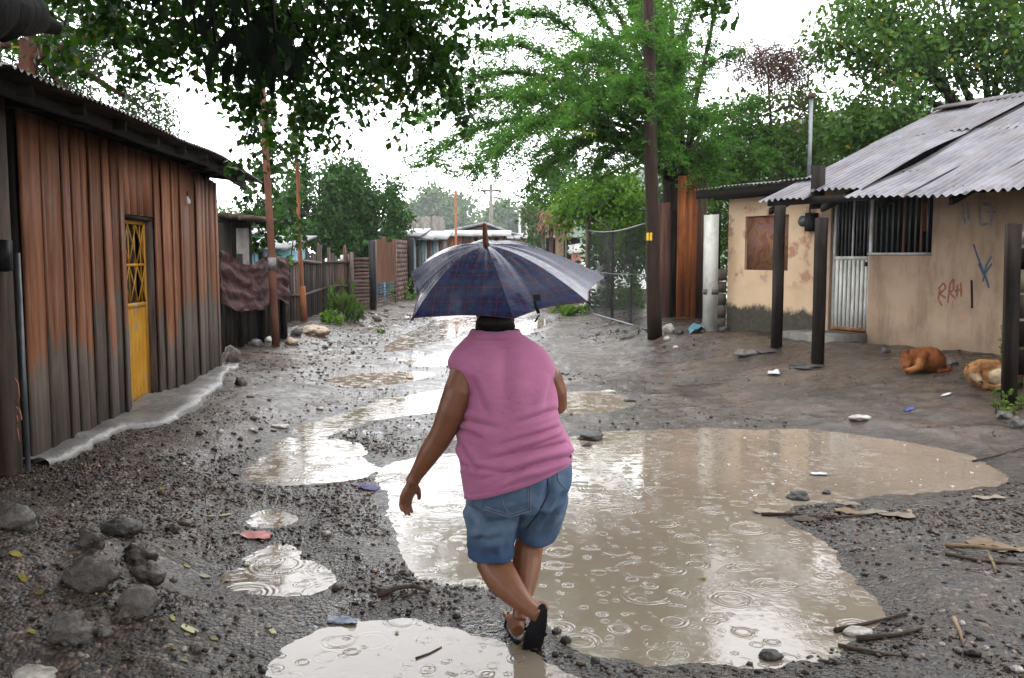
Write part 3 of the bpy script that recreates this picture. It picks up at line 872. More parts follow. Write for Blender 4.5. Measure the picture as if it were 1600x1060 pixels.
mb = MB(); mb.box(FL, UD0 + .0, UD1 - .0, -.14, .05, .04, .155, .006); mb.build('door_sill', M['concrete_grey'], shack)
# corner post, conduit, junction box, dark sheet
pA = P(42, 765, 6.25); pB = P(-6, 190, 6.25)
mb = MB(); c0 = G(36, 768, .02)
lean = [(c0.x, c0.y, -.05), (c0.x - .005, c0.y, 1.2), (c0.x - .0, c0.y, 2.7)]
mb.loft([[Vector((x + a * .13 - .09, y + b * .13, z)) for a, b in ((-.5, -.5), (.5, -.5), (.5, .5), (-.5, .5))] for x, y, z in lean])
mb.build('corner_post', M['old_wood'], shack)
mb = MB(); mb.tube([Vector((c0.x + .015, c0.y + .05, .03)), Vector((c0.x + .015, c0.y + .05, 1.62))], .018, 8); mb.build('conduit_pipe', M['grey_metal'], shack, True)
mb = MB(); mb.box(WORLDF, c0.x - .07, c0.x + .05, c0.y - .15, c0.y - .07, 1.50, 1.70, .006); mb.build('junction_box', M['black_metal'], shack)
mb = MB(); mb.tube([Vector((c0.x - .03, c0.y - .11, 1.7)), Vector((c0.x - .06, c0.y - .11, 2.5))], .03, 8); mb.build('conduit_pipe', M['grey_metal'], shack, True)
F2 = Fr((c0.x - .09, c0.y - .02), (-FL.u.x, -FL.u.y))
F2.n = FL.n.copy()
v, f = corrugated(lambda s, t, h: F2(.06 + s, -.03 + h, t - .02), 2.2, 2.6, 12, .012, 1)
MB().add(v, f).build('metal_side_panel', M['zinc_dark'], shack)
def stroke(pts, w, mat, parent, name='graffiti_stroke', off=0.0, d=(0, 0, 0)):
    mb = MB(); mb.tube([Vector(p) + Vector(d) * off for p in pts], w, 5); return mb.build(name, mat, parent)
# scrawls on the corner post
def post_pt(px, py): return P(px, py, c0.y - .068)
for pts in ([(22, 590), (28, 600), (30, 620), (24, 630)], [(24, 636), (30, 640), (34, 655), (28, 662), (26, 650)], [(27, 670), (30, 690)]):
    stroke([post_pt(*q) for q in pts], .006, M['graffiti_red'], shack)
# roof of corrugated sheets with rafters
def shack_roof_z(u, n): return 2.66 - .05 * max(0, u - 3.6) ** 1.3 + (.52 - n) * .12 + .008 * math.sin(u * 2.3)
ru = -2.6
k = 0
while ru < LEN + .30:
    r0 = ru; dz = random.uniform(0, .014); nn = .52 + random.uniform(-.02, .03)
    v, f = corrugated(lambda s, t, h: FL(r0 + s, nn - t, shack_roof_z(r0 + s, nn - t) + h + dz), .80, 4.1, 10, .011, 3, 6)
    MB().add(v, f).build('roof_sheet', M['zinc_dark'], shack, True)
    ru += .74; k += 1
for i in range(11):
    uu = -2.2 + i * .78
    if uu > LEN + .2: break
    mb = MB(); mb.add([FL(uu + a, n_, shack_roof_z(uu, n_) - .02 - dz_) for n_ in (.44, -3.5) for a, dz_ in ((-.025, 0), (.025, 0), (.025, .08), (-.025, .08))],
        [(0, 1, 2, 3), (7, 6, 5, 4), (0, 4, 5, 1), (1, 5, 6, 2), (2, 6, 7, 3), (3, 7, 4, 0)]); mb.build('rafter', M['dark_wood'], shack)
mb = MB()
mb.loft([[FL(uu, n_, shack_roof_z(uu, .35) - zz) for n_, zz in ((.31, .03), (.35, .03), (.35, .12), (.31, .12))] for uu in np.linspace(-2.5, LEN + .2, 14)])
mb.build('eave_board', M['dark_wood'], shack)

# concrete strip at the foot of the wall
outer = [G(*q, .03) for q in ((48, 757), (90, 748), (132, 727), (165, 708), (200, 690), (255, 684), (312, 656), (335, 630), (352, 605), (372, 585), (384, 566))]
rows = []
oU = [((q - FL.o).dot(FL.u), (q - FL.o).dot(FL.n)) for q in outer]
for uu in np.linspace(-.05, LEN + .55, 90):
    w = float(np.interp(uu, [a for a, b in oU], [b for a, b in oU])) + .025 * float(vnoise(np.array([uu * 6.0]), np.array([1.0]))[0]) + .015 * random.uniform(-1, 1)
    g0 = lambda nn_: max(0.0, gz(*FL(uu, nn_, 0).xy))
    row = []
    for t in (0, .2, .4, .6, .8, .95, 1.0, 1.04):
        nn_ = -.02 + (w + .02) * t
        zt_ = max(.05, gz(*FL(uu, max(.05, min(nn_, w)), 0).xy)) + .035 + .012 * float(vnoise(np.array([uu * 4 + 7]), np.array([t * 3]))[0]) + .03 * math.exp(-((uu - (UD0 + UD1) / 2) / .6) ** 2)
        if t > .9: zt_ = max(zt_ - (.015 if t < 1 else .04), .0)
        if t > 1.01: zt_ = -.05
        row.append(FL(uu, nn_, zt_ + (.02 if t <= 1 else 0)))
    rows.append(row)
mb = MB(); mb.loft(rows, close=False)
tag(mb.build('pavement', M['concrete'], None, False, 'structure', base_origin(mb)), 'rough concrete strip along the foot of the shack')

# bulb
bp = P(292, 313, FL(u_at_px(292), .28, 0).y)
top = Vector((bp.x, bp.y, shack_roof_z((bp - FL.o).dot(FL.u), .28) - .01))
bulb = thing('light_bulb', 'unlit clear light bulb hanging from the shack eave', 'light bulb', bp)
mb = MB(); mb.tube([top, bp + Vector((.005, 0, .14)), bp + Vector((0, 0, .05))], .005, 5); mb.build('wire', M['cable'], bulb)
mb = MB(); mb.tube([bp + Vector((0, 0, .10)), bp + Vector((0, 0, .045))], .018, 8); mb.build('socket', M['black_metal'], bulb)
mb = MB(); mb.tube([bp + Vector((0, 0, z)) for z in (.05, .03, 0, -.025, -.045, -.055)], [.014, .017, .036, .040, .030, .010], 12); mb.build('glass', M['plastic_white'], bulb, True)

# ================================================================== plant helpers
LV = np.array([(0, 0, 0), (-.5, .45, .12), (0, 1, 0), (.5, .45, .12)])
def leaf_arrays(P_, D_, size, aspect=.55, roll=None):
    """P_ (n,3) bases, D_ (n,3) directions, size (n,)"""
    n = len(P_)
    D_ = D_ / (np.linalg.norm(D_, axis=1)[:, None] + 1e-9)
    R_ = RNG.normal(size=(n, 3)); R_ += np.array([0, 0, .6])
    S_ = np.cross(D_, R_); S_ /= np.linalg.norm(S_, axis=1)[:, None] + 1e-9
    U_ = np.cross(S_, D_)
    size = np.broadcast_to(size, (n,))
    v = P_[:, None] + size[:, None, None] * (LV[None, :, 0:1] * aspect * S_[:, None] + LV[None, :, 1:2] * D_[:, None] + LV[None, :, 2:3] * U_[:, None])
    return v.reshape(-1, 3)
def leaf_mesh(name, V, mat, origin, rnd=None):
    n = len(V) // 4
    b = (np.arange(n) * 4)[:, None]
    F = np.concatenate([b + np.array([[0, 1, 2]]), b + np.array([[0, 2, 3]])], 0)
    if rnd is None: rnd = RNG.random(n)
    return mesh_np(name, V - np.array(origin), F, mat, False, {'rnd': np.repeat(rnd, 4)})

def crown_pts(clumps, n, shell=.55, clus=10, crad=.2, gap=None):
    """clusters of leaves inside ellipsoids -> leaf positions, directions, shade per leaf"""
    vol = np.array([c[1][0] * c[1][1] * c[1][2] for c in clumps]) ** .75; vol /= vol.sum()
    nc = max(1, n // clus); pick = RNG.choice(len(clumps), nc, p=vol)
    C = np.array([c[0] for c in clumps])[pick]; R = np.array([c[1] for c in clumps])[pick]
    d = RNG.normal(size=(nc, 3)); d /= np.linalg.norm(d, axis=1)[:, None]
    rr = shell + (1 - shell) * RNG.random(nc) ** .6
    rr *= 1 + .16 * RNG.normal(size=nc)
    cp = C + d * R * rr[:, None]
    keep = np.array([mnoise.noise(Vector(q) * (gap or 1.3)) > -.16 for q in cp]); cp, d, R = cp[keep], d[keep], R[keep]
    P_ = np.repeat(cp, clus, 0) + RNG.normal(size=(len(cp) * clus, 3)) * crad * .55
    D_ = np.repeat(d, clus, 0) * .7 + RNG.normal(size=P_.shape) * .7 + np.array([0, 0, -.35])
    sh = np.clip(np.repeat(RNG.normal(.5, .16, len(cp)), clus) + RNG.normal(0, .16, len(P_)), 0, 1)
    return P_, D_, sh

def limbs(mb, base, ends, r0, seg=7, wob=.12, r1=.02):
    base = Vector(base)
    for e in ends:
        e = Vector(e); pts = []
        for i in range(6):
            t = i / 5
            q = base.lerp(e, t) + Vector((random.uniform(-1, 1), random.uniform(-1, 1), random.uniform(-.6, 1))) * wob * (t * (1 - t) * 4) * (e - base).length * .25
            pts.append(q)
        mb.tube(pts, [r0 + (r1 - r0) * i / 5 for i in range(6)], seg)

def tree(name, label, cat, base, trunk_top, r, clumps, nleaf, lsize, leaf, bark='bark', aspect=.55, clus=10, crad=.2, shell=.55, group=None, gap=None, limb_r=.45):
    base = Vector(base)
    t = thing(name, label, cat, base, group)
    mb = MB(); tt = Vector(trunk_top)
    m1 = base.lerp(tt, .5) + Vector((random.uniform(-.08, .08), random.uniform(-.08, .08), 0))
    mb.tube([base - Vector((0, 0, .1)), base.lerp(m1, .4), m1, tt], [r * 1.25, r, r * .9, r * .7], 9)
    limbs(mb, tt - Vector((0, 0, .05)), [Vector(c[0]) for c in clumps], r * limb_r, 6)
    mb.build('trunk', M[bark], t, True)
    P_, D_, sh = crown_pts(clumps, nleaf, shell, clus, crad, gap)
    V = leaf_arrays(P_, D_, lsize * RNG.uniform(.6, 1.25, len(P_)), aspect)
    link('crown', leaf_mesh('crown', V, M[leaf], base, sh), t, base)
    return t

def weeds(label, base, rad, h, n, size, leaf='leaf_bright', group=None, cat='weeds', name='weed_clump', blade=False):
    base = Vector(base); t = thing(name, label, cat, base, group)
    k = max(5, n // 14); cp = base + Vector((0, 0, 0)); Ps, Ds = [], []
    stems = MB()
    for i in range(k):
        a = random.uniform(0, 6.28); r = rad * math.sqrt(random.random())
        x, y = base.x + r * math.cos(a), base.y + r * math.sin(a); z = max(0, gz(x, y)) if base.y < 40 else base.z
        hh = h * random.uniform(.45, 1.1) * (1 - .4 * (r / rad) ** 2)
        tip = Vector((x + random.uniform(-.3, .3) * hh, y + random.uniform(-.3, .3) * hh, z + hh)); b0 = Vector((x, y, z - .03))
        stems.tube([b0, b0.lerp(tip, .5) + Vector((0, 0, .1 * hh)), tip], [.006, .005, .002], 4)
        for j in range(14):
            s = random.random() ** .8
            Ps.append(tuple(b0.lerp(tip, s))); Ds.append((random.gauss(0, 1), random.gauss(0, 1), random.uniform(-.2, .9) if not blade else random.uniform(1, 2.5)))
    stems.build('stem', M['twig'], t, kind='stuff')
    V = leaf_arrays(np.array(Ps), np.array(Ds), size * RNG.uniform(.5, 1.3, len(Ps)), .22 if blade else .6)
    link('foliage', leaf_mesh('foliage', V, M[leaf], base), t, base)
    return t

# ================================================================== stones
def rock_mesh(name, sx, sy, sz, seed, mat, sub=3, rough=.22, flat=False):
    import bmesh
    bm = bmesh.new(); bmesh.ops.create_icosphere(bm, subdivisions=sub, radius=1)
    o = Vector((seed * 3.7, seed * 1.3, seed * 7.1))
    for v in bm.verts:
        n1 = mnoise.noise(v.co * 1.1 + o); n2 = mnoise.noise(v.co * 2.6 + o); c = mnoise.cell(v.co * 1.4 + o)
        k = 1 + rough * (1.3 * n1 + .8 * n2 + .35 * c + .35 * mnoise.noise(v.co * 5.5 + o))
        v.co = Vector((v.co.x * sx * k, v.co.y * sy * k, v.co.z * sz * k))
        if flat: v.co.z = max(-sz * .5, min(sz * .55, v.co.z))
    me = bpy.data.meshes.new(name); bm.to_mesh(me); bm.free()
    me.polygons.foreach_set('use_smooth', np.ones(len(me.polygons), bool)); me.materials.append(M[mat]); return me
_seed = [1]
def rock(px, py, wpx, hpx, mat, label, cat='stone', name='stone', sub=3, rough=.22, deep=.8, flat=False, group=None, rz=None):
    """px,py: middle of its foot in the photograph; wpx,hpx: its size there"""
    p = GG(px, py); k = p.y / FPX; _seed[0] += 1
    w, h = wpx * k / 2, hpx * k / 2
    me = rock_mesh(name, w, w * deep, max(h, .01), _seed[0], mat, sub, rough, flat)
    o = link(name, me, None, (p.x, p.y + w * deep * .4, p.z + h * (.22 if flat else .50)), (0, 0, rz if rz is not None else random.uniform(-.4, .4)))
    return tag(o, label, cat, group)

# ================================================================== LEFT: beyond the shack
# charred brush screen at the far corner of the shack
b0 = G(347, 550, 0.02); b1 = G(380, 541, 0.02)
FB = Fr((b0.x, b0.y), (b1.x - b0.x, b1.y - b0.y)); wB = (b1 - b0).length
if FB.n.y > 0: FB.n = -FB.n
hB = 1.72
mb = MB(); rows = []
for i in range(22):
    z = hB * i / 21 - .03
    rows.append([FB(wB * .5 + (wB * .5 + random.uniform(-.025, .02)) * a, random.uniform(-.02, .02) + b * .11, z) for a, b in ((-1, -1), (-1, 1), (-.5, 1.2), (0, 1), (.5, 1.2), (1, 1), (1, -1))])
mb.loft(rows)
brush = thing('brush_screen', 'narrow blackened brush screen beside the shack corner', 'screen', FB(wB / 2, 0, 0))
mb.build('bundle', M['brush'], brush)
tw = MB()
for i in range(170):
    a = random.uniform(0, wB); z = random.uniform(0, hB); n_ = .12 + random.uniform(0, .03)
    tw.tube([FB(a, n_, z), FB(a + random.uniform(-.08, .08), n_ + random.uniform(-.01, .05), z + random.uniform(.05, .22))], .005, 4)
tw.build('twigs', M['twig'], brush, kind='stuff')
mb = MB(); mb.box(FB, wB * .72, wB * .95, -.08, .1, 0, hB + .15, .012); mb.build('post', M['dark_wood'], brush)

# small shed with flat plank roof seen over the corner
sh_ = thing('lean_to_shed', 'small dark shed with flat plank roof behind the brush screen', 'shed', (P(362, 440, 14.6).x, 14.6, 0.0))
Y0 = 14.6
def pbox(name, mat, parent, x0, x1, y0, y1, Y, d, jit=0.0, kind=None, gr=False):
    a = P(x0, y1, Y); b = P(x1, y0, Y); z0 = a.z
    if gr: z0 = min(gz(a.x, Y), gz(b.x, Y)) - .03
    mb = MB(); mb.box(WORLDF, a.x, b.x, Y, Y + d, z0, b.z, jit); return mb.build(name, M[mat], parent, kind=kind)
for i, (x0, x1, yy) in enumerate(((330, 352, 333), (352, 372, 335), (372, 393, 336))):
    pbox('roof_plank', 'old_wood', sh_, x0, x1 - .5, yy, yy + 7, Y0 - .3, 1.6, .01)
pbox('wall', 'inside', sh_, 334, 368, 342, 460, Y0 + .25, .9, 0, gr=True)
pbox('post', 'concrete_grey', sh_, 372, 385, 357, 470, Y0, .14, .006, gr=True)
pbox('post', 'dark_wood', sh_, 352, 358, 342, 470, Y0, .1, .006, gr=True)
pbox('roof_beam', 'dark_wood', sh_, 334, 385, 341, 348, Y0 + .01, .08, .004)

# wrinkled reddish tarp hung on a rail
T0 = P(340, 400, 13.6); T1 = P(447, 400, 15.6)
FT = Fr((T0.x, T0.y), (T1.x - T0.x, T1.y - T0.y)); wT = (T1 - T0).length
if FT.n.y > 0: FT.n = -FT.n
tp = thing('tarp_fence', 'sagging reddish brown tarp hung along a low fence behind the rusty pole', 'fence', FT(wT / 2, 0, .1))
rows = []
for i in range(26):
    t = i / 25; row = []
    for j in range(60):
        s = j / 59
        z = 1.62 + .07 * math.cos(s * 9) - .10 * math.sin(s * math.pi) - (.78 + .05 * math.sin(s * 13)) * t
        fold = .05 * mnoise.noise(Vector((s * 5, t * 7, 3))) + .012 * math.sin(t * 17 + 3 * math.sin(s * 7)) + .03 * mnoise.noise(Vector((s * 14, t * 12, 8)))
        row.append(FT(wT * s, fold + .05, z))
    rows.append(row)
mb = MB(); mb.loft(rows, close=False); tob = mb.build('tarp_sheet', M['tarp'], tp, True)
for s in (.02, .33, .66, .99):
    mb = MB(); mb.box(FT, wT * s - .04, wT * s + .04, -.10, -.02, 0, 1.60 + random.uniform(-.05, .12), .01); mb.build('post', M['dark_wood'], tp)
for k in range(13):
    a = wT * k / 13
    mb = MB(); mb.box(FT, a + .01, a + wT / 13 - .01, -.14, -.11, .02, random.uniform(.8, 1.05), .012); mb.build('board', M['dark_wood'], tp)

# two poles
def pole(name, mat, label, pb, Y, pt, r0, r1, cat='pole', extra=None):
    b = P(*pb, Y); b.z = gz(b.x, Y) - .05; t_ = P(*pt, Y)
    th = thing(name, label, cat, b)
    mb = MB(); n_ = 9
    mb.tube([b.lerp(t_, i / (n_ - 1)) + Vector((random.uniform(-.012, .012), random.uniform(-.012, .012), 0)) for i in range(n_)], [r0 + (r1 - r0) * i / (n_ - 1) for i in range(n_)], 10)
    mb.build('shaft', M[mat], th, True)
    return th, b, t_
th, b_, t_ = pole('wooden_pole', 'rust_pole', 'leaning rust brown pole wound with vine, nearest the shack', (432, 541), GG(432, 541).y, (410, 130), .066, .052)
mb = MB(); q = b_.lerp(t_, .30); q2 = b_.lerp(t_, .35); mb.tube([q, q2], .069, 10); mb.build('worn_patch', M['concrete'], th, True)
th, b_, t_ = pole('wooden_pole', 'orange_pole', 'slim orange brown pole in front of the plank fence', (473, 508), 19.3, (461, 165), .046, .036)
q0 = P(476, 506, 19.15); q1 = P(472, 447, 19.15)
mb = MB(); mb.loft([[q + Vector((a, b, 0)) for a, b in ((-.06, -.03), (.06, -.03), (.06, .03), (-.06, .03))] for q in (Vector((q0.x, q0.y, gz(q0.x, q0.y) - .03)), q1)]); mb.build('splint_board', M['orange_pole'], th)

# plank fence running along the lane
def road_pt(px, py): q = GG(px, py); return Vector((q.x, q.y, 0))
fp = [G(438, 522), G(500, 501), G(548, 492)]
fence = thing('plank_fence', 'ramshackle fence of uneven grey brown planks under the round dark tree', 'fence', (G(495, 503).x, G(495, 503).y, 0))
for (a, b) in zip(fp[:-1], fp[1:]):
    F = Fr((a.x, a.y), (b.x - a.x, b.y - a.y)); L = (b - a).length
    if F.n.x < 0: F.n = -F.n
    cur = 0
    while cur < L - .1:
        w = random.uniform(.12, .30); w = min(w, L - cur); h = random.uniform(1.35, 1.95)
        mb = MB(); j = random.uniform(-.05, .05)
        mb.loft([[F(cur + .012, -.02, -.05), F(cur + w - .012, -.02, -.05), F(cur + w - .012, .02, -.05), F(cur + .012, .02, -.05)],
                 [F(cur + .012 + j, -.02, h), F(cur + w - .012 + j, -.02, h + random.uniform(-.1, .1)), F(cur + w - .012 + j, .02, h), F(cur + .012 + j, .02, h)]])
        mb.build('plank', M[random.choice(['fence_wood', 'fence_wood', 'dark_wood', 'brown_sheet', 'old_wood'])], fence); cur += w + random.choice([0, .01, .04])
    for z in (.78, 1.42):
        mb = MB(); mb.tube([F(-.1, .05, z), F(L * .5, .06, z + random.uniform(-.08, .08)), F(L + .05, .05, z)], .035, 6); mb.build('rail', M['old_wood'], fence)
# masonry post, dark gate, rust sheet, mesh panel, brick wall
q = G(543, 492)
bp_ = thing('block_pillar', 'narrow pillar of whitewashed blocks in the left fence line', 'pillar', (q.x, q.y - .1, 0))
for k in range(8):
    mb = MB(); mb.box(WORLDF, q.x - .13 + random.uniform(-.01, .01), q.x + .13, q.y - .16, q.y + .1, k * .205, k * .205 + .19, .01); mb.build('block', M['white_wall'], bp_)
a, b = G(551, 493), G(583, 490)
gate = thing('board_gate', 'dark brown horizontal slatted gate between white pillar and black post', 'gate', ((a.x + b.x) / 2, (a.y + b.y) / 2, 0))
F = Fr((a.x, a.y), (b.x - a.x, b.y - a.y)); L = (b - a).length
for k in range(15):
    mb = MB(); mb.box(F, .02, L - .03, -.015, .015, .06 + k * .1, .06 + k * .1 + .085, .012); mb.build('slat', M['brown_sheet'], gate)
mb = MB(); mb.box(F, -.06, .02, -.05, .05, -.05, 1.7, .01); mb.build('post', M['old_wood'], gate)
q = G(585, 491)
mb = MB(); mb.box(WORLDF, q.x - .09, q.x + .09, q.y - .25, q.y - .07, -.05, 2.02, .015)
single(mb, 'fence_post', M['black_metal'], 'thick charred black post beside the rusty sheet fence', 'post')
a, b = G(590, 488), G(620, 479)
F = Fr((a.x, a.y), (b.x - a.x, b.y - a.y)); L = (b - a).length
rs = thing('rusty_sheet_fence', 'rusty orange sheet above a bent wire panel beside the lane', 'fence', ((a.x + b.x) / 2, (a.y + b.y) / 2, 0))
for k in range(4):
    v, f = corrugated(lambda s, t, h: F(L * k / 4 + s, h, .82 + t), L / 4 - .01, 1.25 + random.uniform(-.1, .1), 3, .015, 1, 4)
    MB().add(v, f).build('sheet', M['rust_dark'], rs)
for k in range(9):
    z = .08 + k * .085
    mb = MB(); mb.tube([F(0, .02, z), F(L * .5, .03 + random.uniform(-.03, .03), z + random.uniform(-.03, .03)), F(L, .02, z + random.uniform(-.05, .05))], .012, 4); mb.build('wire_rod', M['rust_pole'], rs)
for s in (0, .42, .98):
    mb = MB(); mb.box(F, L * s - .02, L * s + .03, -.05, -.017, -.05, 1.0, .006); mb.build('stake', M['blue_wall'] if s == .42 else M['dark_wood'], rs)
a, b = G(622, 478), G(648, 468)
F = Fr((a.x, a.y), (b.x - a.x, b.y - a.y)); L = (b - a).length
bw = thing('brick_wall', 'low bare brick wall just before the blue shed', 'wall', ((a.x + b.x) / 2, (a.y + b.y) / 2, 0))
mb = MB(); mb.box(F, 0, L, -.10, -.02, -.05, 2.12); mb.build('mortar', M['concrete_grey'], bw)
nb = int(L / .42)
for r in range(14):
    for c in range(nb + 1):
        s0 = c * .42 - (.21 if r % 2 else 0); s1 = min(s0 + .40, L); s0 = max(0, s0)
        if s1 - s0 > .06:
            mb = MB(); mb.box(F, s0, s1, -.03, .0 + random.uniform(0, .012), r * .152, r * .152 + .138); mb.build('brick', M['brick'], bw)
mb = MB(); mb.box(F, L * .55, L * .55 + .22, .02, .2, -.05, 2.2, .02); single(mb, 'fence_post', M['dark_wood'], 'dark timber post against the bare brick wall', 'post')

# blue shed, concrete ruin, green house, gable house
def shed(name, label, cat, px0, px1, ytop, ybot, Y, depth, wall, roofm, boards=0, slope=.15):
    a = P(px0, ybot, Y); b = P(px1, ytop, Y)
    t = thing(name, label, cat, ((a.x + b.x) / 2, Y, 0))
    if boards:
        w = (b.x - a.x) / boards
        for i in range(boards):
            mb = MB(); mb.box(WORLDF, a.x + i * w + .01, a.x + (i + 1) * w - .01, Y + random.uniform(-.02, .01), Y + .05, -.1, b.z - .02, 0); mb.build('board', M[wall if not isinstance(wall, list) else wall[i % len(wall)]], t)
    mb = MB(); mb.box(WORLDF, a.x + .01, b.x - .01, Y + .06, Y + depth, -.1, b.z - .05); mb.build('wall', M[wall if not isinstance(wall, list) else wall[0]], t)
    n_ = max(3, int((b.x - a.x) / .8)); w = (b.x - a.x + .5) / n_
    for i in range(n_):
        mb = MB(); z = b.z
        mb.add([(a.x - .25 + i * w, Y - .4, z), (a.x - .25 + (i + 1) * w - .01, Y - .4, z - slope / n_), (a.x - .25 + (i + 1) * w - .01, Y + depth + .3, z + .35), (a.x - .25 + i * w, Y + depth + .3, z + .35),
                (a.x - .25 + i * w, Y - .4, z + .06), (a.x - .25 + (i + 1) * w - .01, Y - .4, z + .06 - slope / n_), (a.x - .25 + (i + 1) * w - .01, Y + depth + .3, z + .41), (a.x - .25 + i * w, Y + depth + .3, z + .41)],
               [(3, 2, 1, 0), (4, 5, 6, 7), (0, 1, 5, 4), (1, 2, 6, 5), (2, 3, 7, 6), (3, 0, 4, 7)]); mb.build('roof_sheet', M[roofm], t)
    return t
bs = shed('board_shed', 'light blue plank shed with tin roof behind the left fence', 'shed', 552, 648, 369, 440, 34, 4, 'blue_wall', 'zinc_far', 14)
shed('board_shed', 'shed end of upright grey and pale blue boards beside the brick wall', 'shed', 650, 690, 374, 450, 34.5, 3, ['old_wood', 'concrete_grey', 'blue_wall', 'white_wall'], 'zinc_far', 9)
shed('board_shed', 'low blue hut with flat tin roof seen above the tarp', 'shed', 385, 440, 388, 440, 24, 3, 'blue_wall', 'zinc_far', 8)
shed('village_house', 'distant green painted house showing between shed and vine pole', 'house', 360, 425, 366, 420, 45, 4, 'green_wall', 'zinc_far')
q = P(655, 400, 48); t = thing('concrete_ruin', 'unfinished grey concrete block room with pointed opening', 'building', (q.x, 48, 0))
a, b = P(622, 380, 48), P(685, 339, 48)
mb = MB(); apx = P(652, 342, 48); l_, r_ = P(645, 366, 48), P(659, 366, 48)
mb.prism([(a.x, 48, -.1), (l_.x, 48, -.1), (l_.x, 48, l_.z), (apx.x, 48, apx.z), (apx.x, 48, b.z), (a.x, 48, b.z)], (0, .25, 0)); mb.build('wall', M['concrete_grey'], t)
mb = MB(); mb.prism([(apx.x, 48, apx.z), (r_.x, 48, r_.z), (r_.x, 48, -.1), (b.x - .35, 48, -.1), (b.x - .35, 48, b.z), (apx.x, 48, b.z)], (0, .25, 0)); mb.build('wall', M['concrete_grey'], t)
mb = MB(); mb.box(WORLDF, b.x - .34, b.x, 47.9, 52, -.1, b.z + .05); mb.build('corner_column', M['concrete_grey'], t)
mb = MB(); mb.box(WORLDF, a.x, b.x - .35, 51.6, 51.9, -.1, b.z); mb.build('back_wall', M['concrete_grey'], t)
for x in (628, 682):
    mb = MB(); z0 = P(x, 339, 48).z; mb.box(WORLDF, P(x, 339, 48).x - .06, P(x, 339, 48).x + .06, 48.05, 48.2, z0 + .06, z0 + .55); mb.build('stub_column', M['concrete_grey'], t)

Yg = 58
g0, g1, g2 = P(692, 366, Yg), P(757, 351, Yg), P(828, 376, Yg)
t = thing('village_house', 'distant house with wide shallow tin gable roof at the lane end', 'house', (g1.x, Yg, 0))
mb = MB(); mb.prism([(g0.x + .6, Yg, 0), (g2.x - .6, Yg, 0), (g2.x - .6, Yg, g2.z - .05), (g1.x, Yg, g1.z - .1), (g0.x + .6, Yg, g0.z - .05)], (0, 6, 0)); mb.build('wall', M['tan_wall'], t)
for s, e in ((g0, g1), (g1, g2)):
    for k in range(4):
        A0, A1 = s.lerp(e, k / 4), s.lerp(e, (k + 1) / 4)
        mb = MB(); mb.prism([(A0.x, Yg - .6, A0.z), (A1.x - .02, Yg - .6, A1.z), (A1.x - .02, Yg - .6, A1.z + .16), (A0.x, Yg - .6, A0.z + .16)], (0, 7.2, 0)); mb.build('roof_sheet', M['zinc_far'], t)
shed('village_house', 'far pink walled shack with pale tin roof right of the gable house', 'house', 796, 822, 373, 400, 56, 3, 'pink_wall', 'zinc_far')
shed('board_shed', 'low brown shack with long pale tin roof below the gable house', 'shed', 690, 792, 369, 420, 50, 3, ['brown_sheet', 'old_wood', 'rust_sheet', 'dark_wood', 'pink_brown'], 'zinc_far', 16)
# distant utility poles and wires
UP = []
for px, y0, yb, Y, r, mt, lb in ((712, 298, 400, 46, .075, 'orange_pole', 'bare orange brown utility pole standing before the far gable house'),
                             (767, 288, 400, 62, .15, 'concrete_grey', 'grey utility pole rising behind the far gable house'),
                             (812, 328, 400, 85, .12, 'white_wall', 'thin pale pole far down the lane, left of two'),
                             (823, 334, 400, 90, .12, 'white_wall', 'thin pale pole far down the lane, right of two')):
    t_ = P(px, y0, Y); b_ = Vector((t_.x, Y, -.1)); th = thing('utility_pole', lb, 'pole', b_)
    mb = MB(); mb.tube([b_, t_], [r, r * .75], 8); mb.build('shaft', M[mt], th, True)
    if Y > 50:
        mb = MB(); mb.box(WORLDF, t_.x - .7, t_.x + .7, Y - .06, Y + .06, t_.z - .5, t_.z - .38); mb.build('crossarm', M['old_wood'], th)
    UP.append(t_)
def wire(a, b, sag, label, r=.012):
    a, b = Vector(a), Vector(b); mb = MB()
    mb.tube([a.lerp(b, i / 14) - Vector((0, 0, sag * 4 * (i / 14) * (1 - i / 14))) for i in range(15)], r, 4)
    o = mb.build('power_line', M['cable'], None, False, None, a); tag(o, label, 'power line')
wire(UP[0], P(-60, 110, 30), .5, 'thin power line from the orange pole to the left')
wire(UP[1], UP[0], .5, 'thin power line between orange pole and grey pole')
wire(UP[1], P(960, 300, 50), .8, 'thin power line from the grey pole into the acacia')
wire(UP[2] - Vector((.5, 0, .4)), UP[1] - Vector((.5, 0, .44)), .6, 'thin power line between grey pole and the pale far poles')

# ================================================================== RIGHT: plastered house
FH = Fr(HW0, HU, HN)
def HP(px, py, n=0.0, F=None):
    F = F or FH
    d = Vector(ray(px, py)); t = (n + F.o.dot(F.n)) / d.dot(F.n)
    p = Vector((0, 0, CAMZ)) + d * t
    return (p - F.o).dot(F.u), p.z
house = thing('plaster_house', 'low beige plastered house with rusting corrugated roof and white barred door', 'house', FH(0, -2, .2))
def pan(name, mat, u0, u1, z0, z1, n0=-.16, n1=0.0, parent=None):
    mb = MB(); mb.box(FH, u0, u1, n0, n1, z0, z1); return mb.build(name, M[mat], parent or house)
uL = HP(1137, 420)[0]; uC = HP(1281, 420)[0]
uD0, zD0 = HP(1297, 518); uD1, zD1 = HP(1353, 520); zD0 = zD1
uW0, zW0 = HP(1356, 399); uW1, _ = HP(1455, 399); zW1 = HP(1400, 300)[1]
zDm = HP(1330, 403)[1]
ZT = 2.72
uR = 6.5
